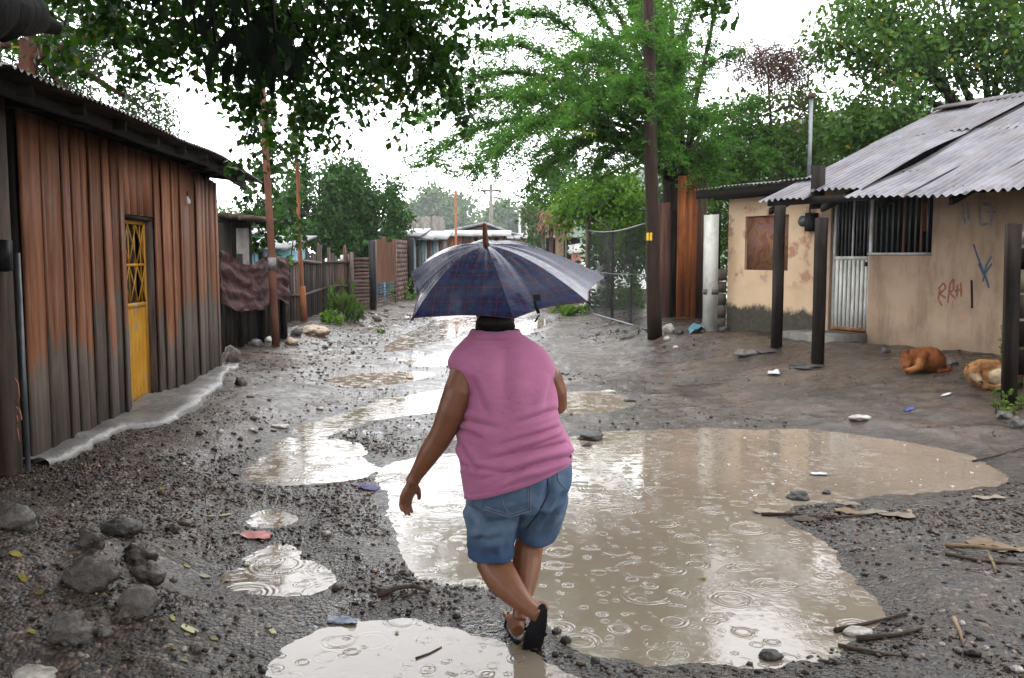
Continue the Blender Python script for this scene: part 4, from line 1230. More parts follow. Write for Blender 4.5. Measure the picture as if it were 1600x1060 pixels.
# left mouldy half with painted recess
s0, sz0 = HP(1163, 422); s1, sz1 = HP(1233, 335)
def wall_with_holes(name, mat, us, zs, holes, n0=-.16, n1=0.0):
    us, zs = sorted(set(us)), sorted(set(zs)); mb = MB(); solid = {}
    for i in range(len(us) - 1):
        for j in range(len(zs) - 1):
            cu, cz = (us[i] + us[i + 1]) / 2, (zs[j] + zs[j + 1]) / 2
            solid[i, j] = not any(a < cu < b and c < cz < d_ for a, b, c, d_ in holes)
    for (i, j), ok in solid.items():
        if not ok: continue
        u0, u1, z0, z1 = us[i], us[i + 1], zs[j], zs[j + 1]
        mb.add([FH(u0, n1, z0), FH(u1, n1, z0), FH(u1, n1, z1), FH(u0, n1, z1)], [(0, 1, 2, 3)])
        mb.add([FH(u0, n0, z0), FH(u1, n0, z0), FH(u1, n0, z1), FH(u0, n0, z1)], [(3, 2, 1, 0)])
        for di, dj, e in ((-1, 0, ((u0, z0), (u0, z1))), (1, 0, ((u1, z0), (u1, z1))), (0, -1, ((u0, z0), (u1, z0))), (0, 1, ((u0, z1), (u1, z1)))):
            if not solid.get((i + di, j + dj), False):
                (a, c), (b, d_) = e; mb.add([FH(a, n1, c), FH(b, n1, d_), FH(b, n0, d_), FH(a, n0, c)], [(0, 1, 2, 3)])
    return mb.build(name, M[mat], house)
wall_with_holes('wall', 'house_left', [uL, s0, s1, uC], [.05, sz0, sz1, 2.55], [(s0, s1, sz0, sz1)])
o = pan('painted_panel', 'mural', s0, s1, sz0, sz1, -.10, -.05); o['label'] = 'recessed panel with faded red and ochre mural'
mb = MB(); mb.box(FH, uL, uL + .16, -4, -.161, .05, 2.5); mb.build('wall', M['house_left'], house)
# right half: door and window openings
wall_with_holes('wall', 'house', [uC + .002, uD0 - .05, uD1 + .01, uW0, uW1, uR], [.05, zD0 - .02, zW0, zW1, ZT], [(uD0 - .05, uD1 + .01, zD0 - .02, zW1), (uW0, uW1, zW0, zW1)])
# dark room behind
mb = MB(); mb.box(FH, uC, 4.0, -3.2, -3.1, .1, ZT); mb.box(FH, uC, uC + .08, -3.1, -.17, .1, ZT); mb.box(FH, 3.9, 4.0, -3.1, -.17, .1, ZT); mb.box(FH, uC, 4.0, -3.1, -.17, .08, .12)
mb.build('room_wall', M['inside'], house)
mb = MB(); cu0, cz0 = HP(1441, 362, -.5); cu1, cz1 = HP(1450, 318, -.5)
rows = [[FH(cu0 + (cu1 - cu0) * i / 10, -.5 + .02 * math.sin(i * 2.1), z) for i in range(11)] for z in (cz0, (cz0 + cz1) / 2, cz1)]
mb.loft(rows, close=False); mb.build('curtain', M['curtain'], house, True)
# door
d = MB(); d.box(FH, uD0 - .045, uD0, -.10, -.05, zD0, zW1); d.box(FH, uD1 - .045, uD1 + .005, -.10, -.05, zD0, zW1); d.box(FH, uD0, uD1 - .045, -.10, -.05, zDm - .03, zDm + .02); d.box(FH, uD0, uD1 - .045, -.10, -.05, zW1 - .04, zW1)
door = d.build('door', M['white_door'], house); door['label'] = 'white metal door with solid lower slats and barred top'
nS = 8
for k in range(nS):
    a = uD0 + (uD1 - .045 - uD0) * k / nS; b = uD0 + (uD1 - .045 - uD0) * (k + 1) / nS
    mb = MB(); mb.box(FH, a + .012, b - .012, -.088, -.058, zD0 + .05, zDm - .03); mb.build('door_slat', M['white_door'], door)
mb = MB(); mb.box(FH, uD0, uD1 - .045, -.096, -.09, zD0 + .03, zDm - .03); mb.build('door_backing', M['black_metal'], door)
mb = MB(); mb.box(FH, uD0, uD1 - .045, -.098, -.045, zD0, zD0 + .05, .002); mb.build('kick_rail', M['rusty_sill'], door)
for k in range(9):
    a = uD0 + (uD1 - .045 - uD0) * (k + .5) / 9
    mb = MB(); r = .012 if k == 4 else .008; mb.box(FH, a - r, a + r, -.085, -.065, zDm + .02, zW1 - .04); mb.build('door_bar', M['white_door'] if k == 4 else M['grey_metal'], door)
mb = MB(); mb.box(FH, uD1 - .10, uD1 - .06, -.062, -.045, zDm - .12, zDm - .06); mb.build('lock', M['black_metal'], door)
# window
w = MB(); w.box(FH, uW0, uW1, -.12, .02, zW0 - .0, zW0 + .035); win = w.build('window', M['white_wall'], house)
mb = MB(); mb.box(FH, uW0 + .01, uW0 + .04, -.12, -.07, zW0 + .036, zW1); mb.build('window_frame', M['brown_sheet'], win)
mb = MB(); mb.box(FH, uW1 - .04, uW1 - .01, -.12, -.07, zW0 + .036, zW1); mb.build('window_frame', M['brown_sheet'], win)
for k in range(10):
    a = uW0 + .05 + (uW1 - uW0 - .1) * (k + .4) / 10; r = .016 if k in (5, 8) else .008
    mb = MB(); mb.box(FH, a - r, a + r, -.06, -.04, zW0 + .036, zW1); mb.build('window_bar', M['pink_brown'] if k in (5, 8) else M['grey_metal'], win)
# step
st0 = HP(1283, 537, .0)[0]
mb = MB(); mb.box(FH, uC - .15, uD1 + .02, .002, .62, .02, zD0 - .03, .012); o = mb.build('door_step', M['concrete_grey'], house)
# graffiti on the wall, flat paint
def wallstroke(pts, w, mat):
    q = [HP(*p, .003) for p in pts]; mb = MB()
    for (a, b) in zip(q[:-1], q[1:]):
        du, dz = b[0] - a[0], b[1] - a[1]; L = math.hypot(du, dz) + 1e-6; nu, nz = -dz / L * w, du / L * w
        mb.add([FH(a[0] + nu, .003, a[1] + nz), FH(a[0] - nu, .003, a[1] - nz), FH(b[0] - nu, .003, b[1] - nz), FH(b[0] + nu, .003, b[1] + nz)], [(0, 1, 2, 3)])
    return mb.build('graffiti', M[mat], house)
for s in ([(1468, 452), (1466, 468), (1472, 478)], [(1466, 452), (1474, 442), (1478, 450), (1468, 460), (1478, 466)], [(1481, 474), (1484, 444), (1490, 436), (1490, 452), (1484, 458), (1494, 468)], [(1496, 445), (1495, 464)], [(1492, 455), (1503, 452)], [(1501, 442), (1502, 464)]):
    wallstroke(s, .014, 'graffiti_red')
for s in ([(1521, 382), (1527, 400), (1541, 436), (1545, 450)], [(1549, 401), (1541, 415), (1536, 440)], [(1529, 412), (1537, 430), (1550, 412)]):
    wallstroke(s, .012, 'graffiti_blue')
wallstroke([(1518, 438), (1519, 482)], .016, 'black_metal')
for s in ([(1503, 318), (1508, 350)], [(1512, 316), (1514, 345)], [(1530, 320), (1532, 352), (1545, 350)], [(1536, 318), (1550, 322), (1548, 352)], [(1540, 330), (1556, 332)]):
    wallstroke(s, .018, 'graffiti_grey')
# roof: sheets laid from the ridge down to an uneven eave
OV = 1.2; RS = .40
def roofz(u, n): return 2.36 + (OV - n) * RS
eave0 = HP(1180, 324, OV)[0]
cur = eave0; k = 0
while cur < uR + .2:
    w_ = .84; u0 = cur
    ov = OV + (0.0 if k == 0 else (-.18 if k == 1 else .14 if k >= 2 else 0)) + random.uniform(-.04, .04)
    lift = .010 * (k % 2) + .016 * random.random() + (.05 if k == 1 else 0)
    sk = random.uniform(-.01, .01)
    v, f = corrugated(lambda s, t, h: FH(u0 + s + sk * t, ov - t, roofz(u0, ov - t) + h * (1 + .35 * math.sin(s * 9 + u0 * 7)) + lift + .018 * math.sin(t * 2.1 + u0 * 3) + .012 * math.sin(s * 5 + t * 3 + u0)), w_ + .07, 2.5 + ov - OV, 8, .018, 6, 6, .006)
    MB().add(v, f).build('roof_sheet', M['zinc'], house, True)
    v, f = corrugated(lambda s, t, h: FH(u0 + s - .02 - sk * t, OV - 2.35 - t, roofz(u0, OV - 2.35 - t) + h + lift + .004), w_ + .07, 1.75, 8, .018, 4, 6, .006)
    MB().add(v, f).build('roof_sheet', M['zinc'], house, True)
    cur += w_; k += 1
nR = OV - 4.05
for k in range(8):                      # ridge pieces
    a = eave0 + k * 1.15
    mb = MB(); zz = roofz(0, nR) + .05 + random.uniform(0, .03)
    mb.prism([FH(a, nR + .22, zz - .06), FH(a, nR, zz + .02), FH(a, nR - .22, zz - .06), FH(a, nR - .22, zz - .08), FH(a, nR, zz - .005), FH(a, nR + .22, zz - .08)], FH.u * 1.22); mb.build('ridge_cap', M['zinc_dark'], house)
cur = eave0
for k in range(9):
    mb = MB(); u0 = eave0 + k * .9
    mb.add([FH(u0, nR - t, roofz(0, nR) - t * .4 + .0) if 0 else FH(u0 + s, nR - t, roofz(0, nR) - t * .4) for t in (0, 3) for s in (0, .89)], [(0, 1, 3, 2)]); mb.build('roof_sheet', M['zinc'], house)
for n_ in (OV - .18, .0 + .25, OV - 2.4, nR + .2):
    mb = MB(); z = roofz(0, n_) - .03; mb.box(FH, eave0 + .1, uR + .3, n_ - .04, n_ + .04, z - .09, z); mb.build('purlin', M['dark_wood'], house)
for k in range(9):
    u0 = eave0 + .2 + k * .95; mb = MB()
    mb.add([FH(u0 + a, n_, roofz(0, n_) - .125 - dz) for n_ in (OV - .1, nR) for a, dz in ((-.03, 0), (.03, 0), (.03, .09), (-.03, .09))], [(0, 1, 2, 3), (7, 6, 5, 4), (0, 4, 5, 1), (1, 5, 6, 2), (2, 6, 7, 3), (3, 7, 4, 0)]); mb.build('rafter', M['dark_wood'], house)
# gable infill left
mb = MB(); mb.add([FH(uC - .02, 0, 2.5), FH(uC - .02, nR, 2.5), FH(uC - .02, nR, roofz(0, nR) - .15), FH(uC - .02, 0, roofz(0, 0) - .15)], [(0, 1, 2, 3)]); mb.build('gable_wall', M['house'], house)
# low roof over the mouldy half
for k in range(4):
    a = uL - .45 + k * (uC - uL + .6) / 4; w_ = (uC - uL + .6) / 4
    v, f = corrugated(lambda s, t, h: FH(a + s, .42 - t, 2.72 + t * .10 + h + .012 * (k % 2)), w_ + .04, 3.4, 8, .012, 2, 6, .01)
    MB().add(v, f).build('roof_sheet', M['zinc_dark'], house, True)
mb = MB(); mb.box(FH, uL - .42, uC + .1, .30, .37, 2.56, 2.70, .008); mb.build('eave_board', M['dark_wood'], house)
mb = MB(); mb.box(FH, uL - .40, uC + .05, -.14, -.02, 2.56, 2.69, .008); mb.build('wall_plate', M['dark_wood'], house)
# posts
for px, py, top in ((1213, 543, 318), (1277, 570, 312)):
    g = GG(px, py); u_, n_ = (g - FH.o).dot(FH.u), (g - FH.o).dot(FH.n); zt_ = roofz(0, n_) - .02
    mb = MB(); F_p = Fr((g.x, g.y), FH.u.xy, FH.n.xy)
    mb.loft([[F_p(a * .055 + e, b * .055 + e2, z) for a, b in ((-1, -1), (1, -1), (1, 1), (-1, 1))] for z, e, e2 in ((g.z - .1, 0, 0), (1.0, .006, .004), (1.7, -.004, .002), (zt_, 0, 0))])
    mb.build('porch_post', M['post_wood'], house)
# stub post and mast poking out of the roof, meter
uS, zS = HP(1279, 298, .9)
mb = MB(); mb.box(FH, uS - .065, uS + .065, .85, .98, zS - .25, HP(1279, 260, .9)[1], .008); mb.build('stub_post', M['dark_wood'], house)
uM, zM = HP(1264, 275, -1.2)
mb = MB(); mb.tube([FH(uM, -1.2, 2.4), FH(uM, -1.2, HP(1264, 155, -1.2)[1])], .035, 8); mb.build('service_mast', M['grey_metal'], house, True)
mb = MB(); zc = HP(1264, 152, -1.2)[1]; mb.tube([FH(uM, -1.2, zc - .03), FH(uM, -1.2, zc + .06)], .06, 8); mb.build('mast_cap', M['brown_sheet'], house, True)
uE, zE = HP(1257, 346, .05)
mb = MB(); mb.tube([FH(uE, .0, zE), FH(uE, .10, zE)], .085, 14); mb.build('electric_meter', M['grey_metal'], house, True)
mb = MB(); mb.box(FH, uE + .06, uE + .22, .002, .10, zE - .16, zE + .12, .006); mb.build('meter_box', M['black_metal'], house)
mb = MB(); mb.tube([FH(uE + .1, .05, zE + .12), FH(uE + .1, .05, 2.6)], .015, 6); mb.build('conduit_pipe', M['grey_metal'], house, True)

# ------------------------------------------------------------------ board fence at the right edge
g = GG(1571, 632)
FR_ = Fr((g.x, g.y), (.97, -.24)); 
if FR_.n.y > 0: FR_.n = -FR_.n
rf = thing('board_fence', 'dark fence of wide horizontal boards on a stout post', 'fence', (g.x, g.y, g.z))
mb = MB(); ztop = P(1567, 350, g.y).z
mb.loft([[FR_(a * .058 + e, b * .058, z) for a, b in ((-1, -1), (1, -1), (1, 1), (-1, 1))] for z, e in ((g.z - .1, .03), (.8, .015), (1.4, .0), (ztop, -.01))])
mb.build('post', M['post_wood'], rf)
for y0, y1, mt in ((362, 385, 'concrete_grey'), (388, 424, 'dark_wood'), (428, 460, 'tan_wall'), (462, 500, 'old_wood'), (503, 545, 'dark_wood'), (548, 590, 'dark_wood')):
    z1, z0 = P(1590, y0, g.y).z, P(1590, y1, g.y).z
    mb = MB(); mb.box(FR_, .02 + random.uniform(-.01, .02), 2.2, -.13, -.09, z0 + .012, z1, .006); mb.build('board', M[mt], rf)
mb = MB(); mb.box(FR_, 2.1, 2.25, -.08, .08, .0, 1.9, .01); mb.build('post', M['post_wood'], rf)

# ------------------------------------------------------------------ utility pole, upright sheets, white post, blocks
g = GG(1023, 528)
th = thing('utility_pole', 'tall dark brown timber utility pole with yellow paint mark', 'pole', g)
tt = P(1010, -160, g.y)
mb = MB(); mb.tube([Vector((g.x, g.y, g.z - .1)).lerp(tt, i / 12) + Vector((random.uniform(-.01, .01), 0, 0)) for i in range(13)], [.128 - .045 * i / 12 for i in range(13)], 14); mb.build('shaft', M['pole_wood'], th, True)
for a, b in ((1010, 1014), (1015, 1019)):
    mb = MB(); q0, q1 = P(a, 376, g.y - .118), P(b, 364, g.y - .118)
    mb.add([(q0.x, q0.y, q0.z), (q1.x, q0.y, q0.z), (q1.x, q0.y, q1.z), (q0.x, q0.y, q1.z)], [(0, 1, 2, 3)]); mb.build('painted_mark', M['yellow_paint'], th)
PB = g
def upright(px0, px1, y0, Y, d, mat, label, cat, name, ribs=0, lean=0):
    a, b = P(px0, y0, Y), P(px1, y0, Y); z0 = gz((a.x + b.x) / 2, Y) - .05
    mb = MB()
    if ribs:
        n_ = ribs * 4; row0, row1 = [], []
        for i in range(n_ + 1):
            s = i / n_; x = a.x + (b.x - a.x) * s; h = .012 * math.sin(s * ribs * 6.283)
            row0.append((x, Y + h, z0)); row1.append((x + lean, Y + h, a.z))
        row0b = [(x, y + d, z) for x, y, z in row0[::-1]]; row1b = [(x, y + d, z) for x, y, z in row1[::-1]]
        mb.loft([row0 + row0b, row1 + row1b])
    else:
        mb.loft([[(a.x + q * (b.x - a.x), Y + r_ * d, z0) for q, r_ in ((0, 0), (1, 0), (1, 1), (0, 1))], [(a.x + lean + q * (b.x - a.x), Y + r_ * d, a.z + random.uniform(-.03, .03)) for q, r_ in ((0, 0), (1, 0), (1, 1), (0, 1))]])
    return single(mb, name, M[mat], label, cat)
upright(1031, 1051, 318, 17.6, .05, 'pink_brown', 'faded pinkish brown board upright beside the utility pole', 'board', 'upright_board', lean=-.04)
upright(1060, 1091, 275, 17.3, .03, 'rust_sheet', 'tall bright rust orange metal sheet standing upright', 'metal sheet', 'metal_sheet', 3)
upright(1091, 1106, 268, 17.35, .03, 'brown_sheet', 'tall dark brown metal sheet beside the rust orange one', 'metal sheet', 'metal_sheet', 2)
upright(1050, 1060, 330, 17.45, .08, 'dark_wood', 'narrow dark board left of the rust orange sheet', 'board', 'upright_board')
q = GG(1110, 518)
mb = MB(); z1 = P(1110, 336, q.y).z
mb.box(WORLDF, q.x - .10, q.x + .11, q.y, q.y + .2, q.z - .1, z1, .01)
wp = thing('concrete_post', 'square white painted concrete post beside the mouldy house', 'post', q)
mb.build('shaft', M['white_paint'], wp)
mb = MB(); z2 = P(1110, 456, q.y).z; mb.box(WORLDF, q.x - .105, q.x + .115, q.y - .006, q.y + .205, z2 - .05, z2 + .04); mb.build('cement_band', M['concrete_grey'], wp)
q = GG(1129, 516); cb = thing('block_pillar', 'short stack of bare grey cinder blocks against the house', 'pillar', (q.x, q.y + .3, q.z))
zt_ = P(1128, 420, q.y + .3).z; nb = 5; hb = (zt_ - q.z + .03) / nb
for k in range(nb):
    mb = MB(); mb.box(WORLDF, q.x - .09 + random.uniform(-.01, .01), q.x + .12, q.y + .3, q.y + .5, q.z - .03 + k * hb, q.z - .03 + (k + 1) * hb - .012, .004); mb.build('block', M['cinder'], cb)
mb = MB(); q0 = P(1121, 330, 16.6); mb.box(WORLDF, q0.x - .07, q0.x + .05, 16.55, 16.7, .1, q0.z, .01); single(mb, 'fence_post', M['dark_wood'], 'dark timber upright in the gap beside the white post', 'post')

# ------------------------------------------------------------------ chain link gate
a, b = GG(917, 489), GG(1012, 518)
FC = Fr((a.x, a.y), (b.x - a.x, b.y - a.y)); L = (b - a).length
if FC.n.y > 0: FC.n = -FC.n
cl = thing('chain_link_fence', 'sagging chain link fence panel between grey post and utility pole', 'fence', FC(L / 2, 0, .1))
zt0, zt1 = P(905, 360, a.y).z, P(1010, 348, b.y).z
zb0, zb1 = a.z + .03, b.z + .03
def fz(s, t): return (zb0 + (zb1 - zb0) * s) * (1 - t) + (zt0 + (zt1 - zt0) * s - .10 * math.sin(s * math.pi)) * t
mb = MB(); H_ = 1.95; sp_ = .075; n_ = int((L + H_) / sp_)
for dirn in (1, -1):
    for k in range(n_):
        u0 = k * sp_ - H_ if dirn == 1 else k * sp_
        pts = []
        for m_ in range(5):
            t = m_ / 4; uu = u0 + dirn * H_ * t
            if 0 <= uu <= L: pts.append(FC(uu, .03 * math.sin(uu * 2) + .02 * math.sin(t * 4 + uu), fz(uu / L, t)))
        if len(pts) >= 2: mb.tube(pts, .0028, 3, False)
mb.build('wire_mesh', M['wire'], cl, kind='stuff')
for s, hh, r in ((.0, .62, .07), (.50, .06, .035), (.78, -.75, .02)):
    mb = MB(); mb.tube([FC(L * s, -.02, fz(s, 0) - .15), FC(L * s + .01, -.02, fz(s, .5)), FC(L * s - .01, -.02, fz(s, 1) + hh)], r, 7); mb.build('post', M['old_wood'] if r > .05 else M['dark_wood'], cl, True)
for t, r in ((0, .02), (.52, .008), (1, .015)):
    mb = MB(); mb.tube([FC(L * s, .02, fz(s, t)) for s in np.linspace(0, 1, 9)], r, 6); mb.build('rail', M['grey_metal'], cl, True)
mb = MB(); mb.tube([FC(.05, 0, fz(0, 1) + .45), FC(L * .5, 0, fz(.5, 1) + .02)], .01, 5); mb.build('stay_wire', M['wire'], cl)

# ruined hut and bits behind the gate
q = P(872, 470, 30); t = thing('ruined_hut', 'collapsed hut of pale posts and dry thatch beyond the chain link fence', 'hut', (q.x, 30, .1))
for x0, x1, y0, m_ in ((868, 881, 335, 'straw'), (882, 886, 338, 'concrete_grey'), (858, 864, 345, 'old_wood'), (846, 851, 355, 'old_wood')):
    pbox('post', m_, t, x0, x1, y0, 500, 30, .25, .02, gr=True)
pbox('wall', 'dark_wood', t, 852, 906, 372, 500, 30.5, .1, .02, gr=True)
pbox('wall_panel', 'pink_wall', t, 893, 908, 392, 500, 29.6, .1, .02, gr=True)
mb = MB(); c = P(902, 388, 29.2); mb.add([c + Vector((-.32, 0, -.18)), c + Vector((.30, 0, -.10)), c + Vector((.34, .3, .2)), c + Vector((-.28, .3, .1)), c + Vector((-.32, .03, -.22)), c + Vector((.30, .03, -.14)), c + Vector((.34, .33, .16)), c + Vector((-.28, .33, .06))], [(0, 1, 2, 3), (7, 6, 5, 4), (0, 4, 5, 1), (1, 5, 6, 2), (2, 6, 7, 3), (3, 7, 4, 0)]); mb.build('loose_sheet', M['white_wall'], t)
P_, D_, sh2 = crown_pts([(P(857, 346, 29.8), (.35, .3, .45)), (P(868, 338, 29.8), (.3, .3, .25)), (P(880, 352, 30.2), (.3, .3, .4))], 900, .2, 8, .15)
V = leaf_arrays(P_, D_ + np.array([0, 0, -1.2]), .16 * RNG.uniform(.6, 1.3, len(P_)), .28)
link('dry_thatch', leaf_mesh('dry_thatch', V, M['leaf_pink'], (q.x, 30, .1), sh2), t, (q.x, 30, .1))['kind'] = 'stuff'
pboxes = [(936, 952, 415, 470, 27, 'white_wall')]
a_ = P(934, 470, 26.5); b_2 = P(956, 412, 26.5)
mb = MB(); mb.box(WORLDF, a_.x, b_2.x, 26.5, 26.9, 0, b_2.z, .01); single(mb, 'garden_wall', M['white_wall'], 'white washed wall stub showing through the chain link', 'wall')
a_ = P(894, 480, 27.5); b_2 = P(960, 432, 27.5)
mb = MB(); mb.box(WORLDF, b_2.x + .02, P(1030, 440, 26).x, 26.6, 26.8, 0, P(1000, 452, 26.6).z, .01); single(mb, 'garden_wall', M['concrete_grey'], 'low grey garden wall behind the chain link weeds', 'wall')

# ================================================================== TREES
def E3(px, py, Y, rx, rz, ry=None):
    """ellipsoid from a spot in the photograph: radii in photograph pixels at that distance"""
    c = P(px, py, Y); k = Y / FPX
    return (tuple(c), (rx * k, (ry if ry is not None else (rx + rz) / 2) * k, rz * k))

# round dark tree over the left fence
tree('round_tree', 'dense round dark green tree over the plank fence', 'tree', (P(500, 480, 33).x, 33.3, 0), P(503, 400, 33.2), .18,
     [E3(520, 335, 33, 50, 56), E3(560, 312, 33, 42, 42), E3(585, 345, 33.2, 36, 46), E3(480, 330, 33.2, 36, 48), E3(515, 292, 33.2, 36, 34), E3(604, 305, 33.3, 18, 24), E3(610, 372, 32.6, 18, 32), E3(450, 350, 33.4, 26, 38), E3(545, 370, 32.7, 42, 25), E3(468, 285, 33.4, 22, 20), E3(548, 266, 33.2, 16, 12), E3(498, 262, 33.2, 14, 12), E3(628, 340, 33, 10, 14), E3(440, 315, 33.3, 14, 14), E3(596, 278, 33.3, 9, 10), E3(500, 385, 32.5, 40, 20), E3(560, 392, 32.4, 40, 16), E3(604, 392, 32.3, 22, 22)],
     44000, .19, 'leaf_round', clus=9, crad=.34, shell=.4, gap=.9)
# acacia: arching boughs hung with fine sprays
ac = thing('acacia_tree', 'large feathery acacia spreading over the lane from the right', 'tree', (P(1056, 500, 18.4).x, 18.4, .15))
base = Vector((P(1058, 500, 18.4).x, 18.4, .1))
mb = MB()
f1 = P(1052, 290, 18.4)
for dx, top in ((-.12, P(1040, 268, 18.3)), (.10, P(1074, 262, 18.5)), (.02, P(1058, 250, 18.8))):
    mb.tube([base + Vector((dx, 0, 0)), base.lerp(f1, .5) + Vector((dx * 1.3, 0, 0)), f1 + Vector((dx, 0, 0)), top], [.13, .11, .10, .085], 9)
boughs = []
ends = [(655, 252, 15.5), (650, 185, 16.2), (705, 278, 15.2), (690, 140, 17.5), (745, 70, 17), (770, 235, 14.6), (800, 20, 18.5), (830, 290, 15.5), (850, 100, 15), (880, -10, 19), (905, 200, 14.5), (930, 70, 16), (960, -40, 18), (985, 160, 15),
        (1010, 20, 20), (1050, 90, 16), (1080, -20, 19), (1110, 190, 16), (1130, 80, 19), (1150, 240, 17), (1175, 160, 19), (1205, 215, 19.5), (1210, 255, 18.5), (1100, 280, 17), (1000, 250, 15.5), (905, 275, 17), (860, 240, 20), (760, 150, 20), (940, 130, 21), (1040, 200, 21), (1160, 300, 17.5), (870, 180, 17), (820, 165, 15.5), (930, 300, 20), (820, -120, 18), (930, -170, 19), (1040, -150, 17.5), (1140, -90, 19), (1000, -90, 21), (1018, 60, 14.8), (988, 140, 14.6), (1042, 150, 15), (1022, 235, 15.2), (1008, 10, 15.5)]
for (ex, ey, eY) in ends:
    e = P(ex, ey, eY); s = Vector(random.choice([P(1045, 280, 18.3), P(1070, 262, 18.5), P(1056, 245, 18.7)]))
    L = (e - s).length; pts = []
    w1, w2 = random.uniform(-.35, .35), random.uniform(-.3, .3)
    for i in range(11):
        t = i / 10
        q = s.lerp(e, t) + Vector((0, 0, 1)) * (1.0 * t * (1 - t) * 4 * L * .16) + Vector((w1 * math.sin(t * 5), w2 * math.sin(t * 6 + 1), w2 * .5 * math.sin(t * 7)))* t
        pts.append(q)
    boughs.append(pts)
    mb.tube(pts, [.055 * (1 - t / 10) + .008 for t in range(11)], 5)
Ps, Ds, Sh = [], [], []
tws = MB()
for pts in boughs:
    L = sum((b - a).length for a, b in zip(pts[:-1], pts[1:]))
    nt = int(L * 28)
    for k in range(nt):
        t = (.22 + .78 * random.random() ** .75) * 10; i = min(int(t), 9); o_ = pts[i].lerp(pts[i + 1], t - i); ax = (pts[i + 1] - pts[i]).normalized()
        d = (ax * .7 + Vector((random.gauss(0, .7), random.gauss(0, .7), random.gauss(.1, .45)))).normalized()
        l = random.uniform(.28, .75); m1 = o_ + d * l * .5 + Vector((0, 0, .03)); m2 = o_ + d * l + Vector((0, 0, -.16 * random.random()))
        if random.random() < .35: tws.tube([o_, m1, m2], [.006, .004, .002], 3, False)
        base_sh = random.gauss(.5, .17)
        for j in range(int(l * 66)):
            s = random.random(); q = o_.lerp(m1, s * 2) if s < .5 else m1.lerp(m2, s * 2 - 1)
            Ps.append((q.x + random.gauss(0, .018), q.y + random.gauss(0, .018), q.z + random.gauss(0, .018)))
            Ds.append((d.x * .5 + random.gauss(0, .8), d.y * .5 + random.gauss(0, .8), random.gauss(-.25, .5))); Sh.append(min(1, max(0, base_sh + random.gauss(0, .14))))
mb.build('trunk', M['bark'], ac, True)
tws.build('twigs', M['bark'], ac, kind='stuff')
Ps, Ds, Sh = np.array(Ps), np.array(Ds), np.array(Sh)
V = leaf_arrays(Ps, Ds, .078 * RNG.uniform(.55, 1.3, len(Ps)), .36)
link('crown', leaf_mesh('crown', V, M['leaf_acacia'], WL[ac.name], Sh), ac, WL[ac.name])

# leafy fruit tree behind the house
tree('fruit_tree', 'spreading leafy tree with yellow fruit rising behind the house roof', 'tree', (P(1545, 480, 19.5).x, 19.5, .2), P(1540, 200, 19.5), .19,
     [E3(1400, 90, 18.5, 70, 45), E3(1310, 70, 18.5, 50, 30), E3(1460, 30, 19, 80, 50), E3(1380, 170, 18, 55, 50), E3(1570, 60, 18.5, 60, 60), E3(1490, 110, 19.5, 55, 55), E3(1350, 20, 19, 55, 30), E3(1590, 130, 19, 45, 45), E3(1660, 60, 19.5, 90, 80), E3(1540, -50, 19, 120, 60), E3(1410, 215, 18, 45, 35), E3(1340, 215, 18.5, 40, 40)],
     30000, .15, 'leaf_citrus', 'bark_dark', clus=8, crad=.32, shell=.35, gap=1.1, limb_r=.5)
ft = bpy.data.objects['fruit_tree']
for px, py in ((1487, 95), (1375, 111), (1396, 131), (1378, 195)):
    mb = MB(); mb.ball(P(px, py, 17.6), .04, 8, 6); mb.build('fruit', M['leaf_litter'], ft, True)
# shrubs between acacia and house
tree('leafy_shrub', 'tall green shrub filling the gap between acacia and house roof', 'shrub', (P(1190, 480, 20.5).x, 20.5, .2), P(1190, 300, 20.5), .09,
     [E3(1170, 215, 20.5, 60, 60), E3(1240, 240, 20.5, 55, 55), E3(1140, 265, 20, 50, 40), E3(1290, 250, 21, 45, 50), E3(1250, 180, 21, 40, 40), E3(1330, 200, 22, 45, 50), E3(1200, 290, 20, 60, 30), E3(1120, 380, 20, 40, 90)], 20000, .13, 'leaf_citrus', 'bark_dark', clus=9, crad=.3, shell=.4, gap=1.2)
tree('leafy_shrub', 'bright yellow green shrub overhanging the chain link fence', 'shrub', (P(950, 480, 24.5).x, 24.5, .05), P(950, 390, 24.5), .07,
     [E3(945, 315, 24, 50, 30), E3(905, 320, 24.5, 35, 28), E3(990, 330, 23.5, 35, 32), E3(960, 290, 24.5, 40, 20), E3(890, 335, 25, 25, 22), E3(975, 365, 23.5, 40, 22)], 9000, .15, 'leaf_bright', clus=8, crad=.28, shell=.4)
tree('leafy_shrub', 'dark mass of foliage behind the yellow green shrub', 'shrub', (P(1000, 480, 27).x, 27, .05), P(990, 400, 27), .1,
     [E3(960, 380, 27, 60, 60), E3(1010, 370, 26, 40, 70), E3(1040, 330, 24, 40, 70), E3(920, 300, 30, 50, 50), E3(870, 300, 31, 40, 40), E3(1080, 300, 24, 45, 60)], 9000, .17, 'leaf_round', clus=8, crad=.3, shell=.3)
tree('vine_bush', 'greyish vine covered bush left of the ruined hut', 'shrub', (P(845, 470, 33).x, 33, .05), P(845, 370, 33), .09,
     [E3(843, 360, 33, 16, 38), E3(855, 300, 34, 26, 42), E3(875, 270, 34, 26, 34), E3(838, 395, 32.5, 14, 30), E3(830, 330, 36, 12, 24)], 5000, .17, 'leaf_grey', clus=8, crad=.3, shell=.4)
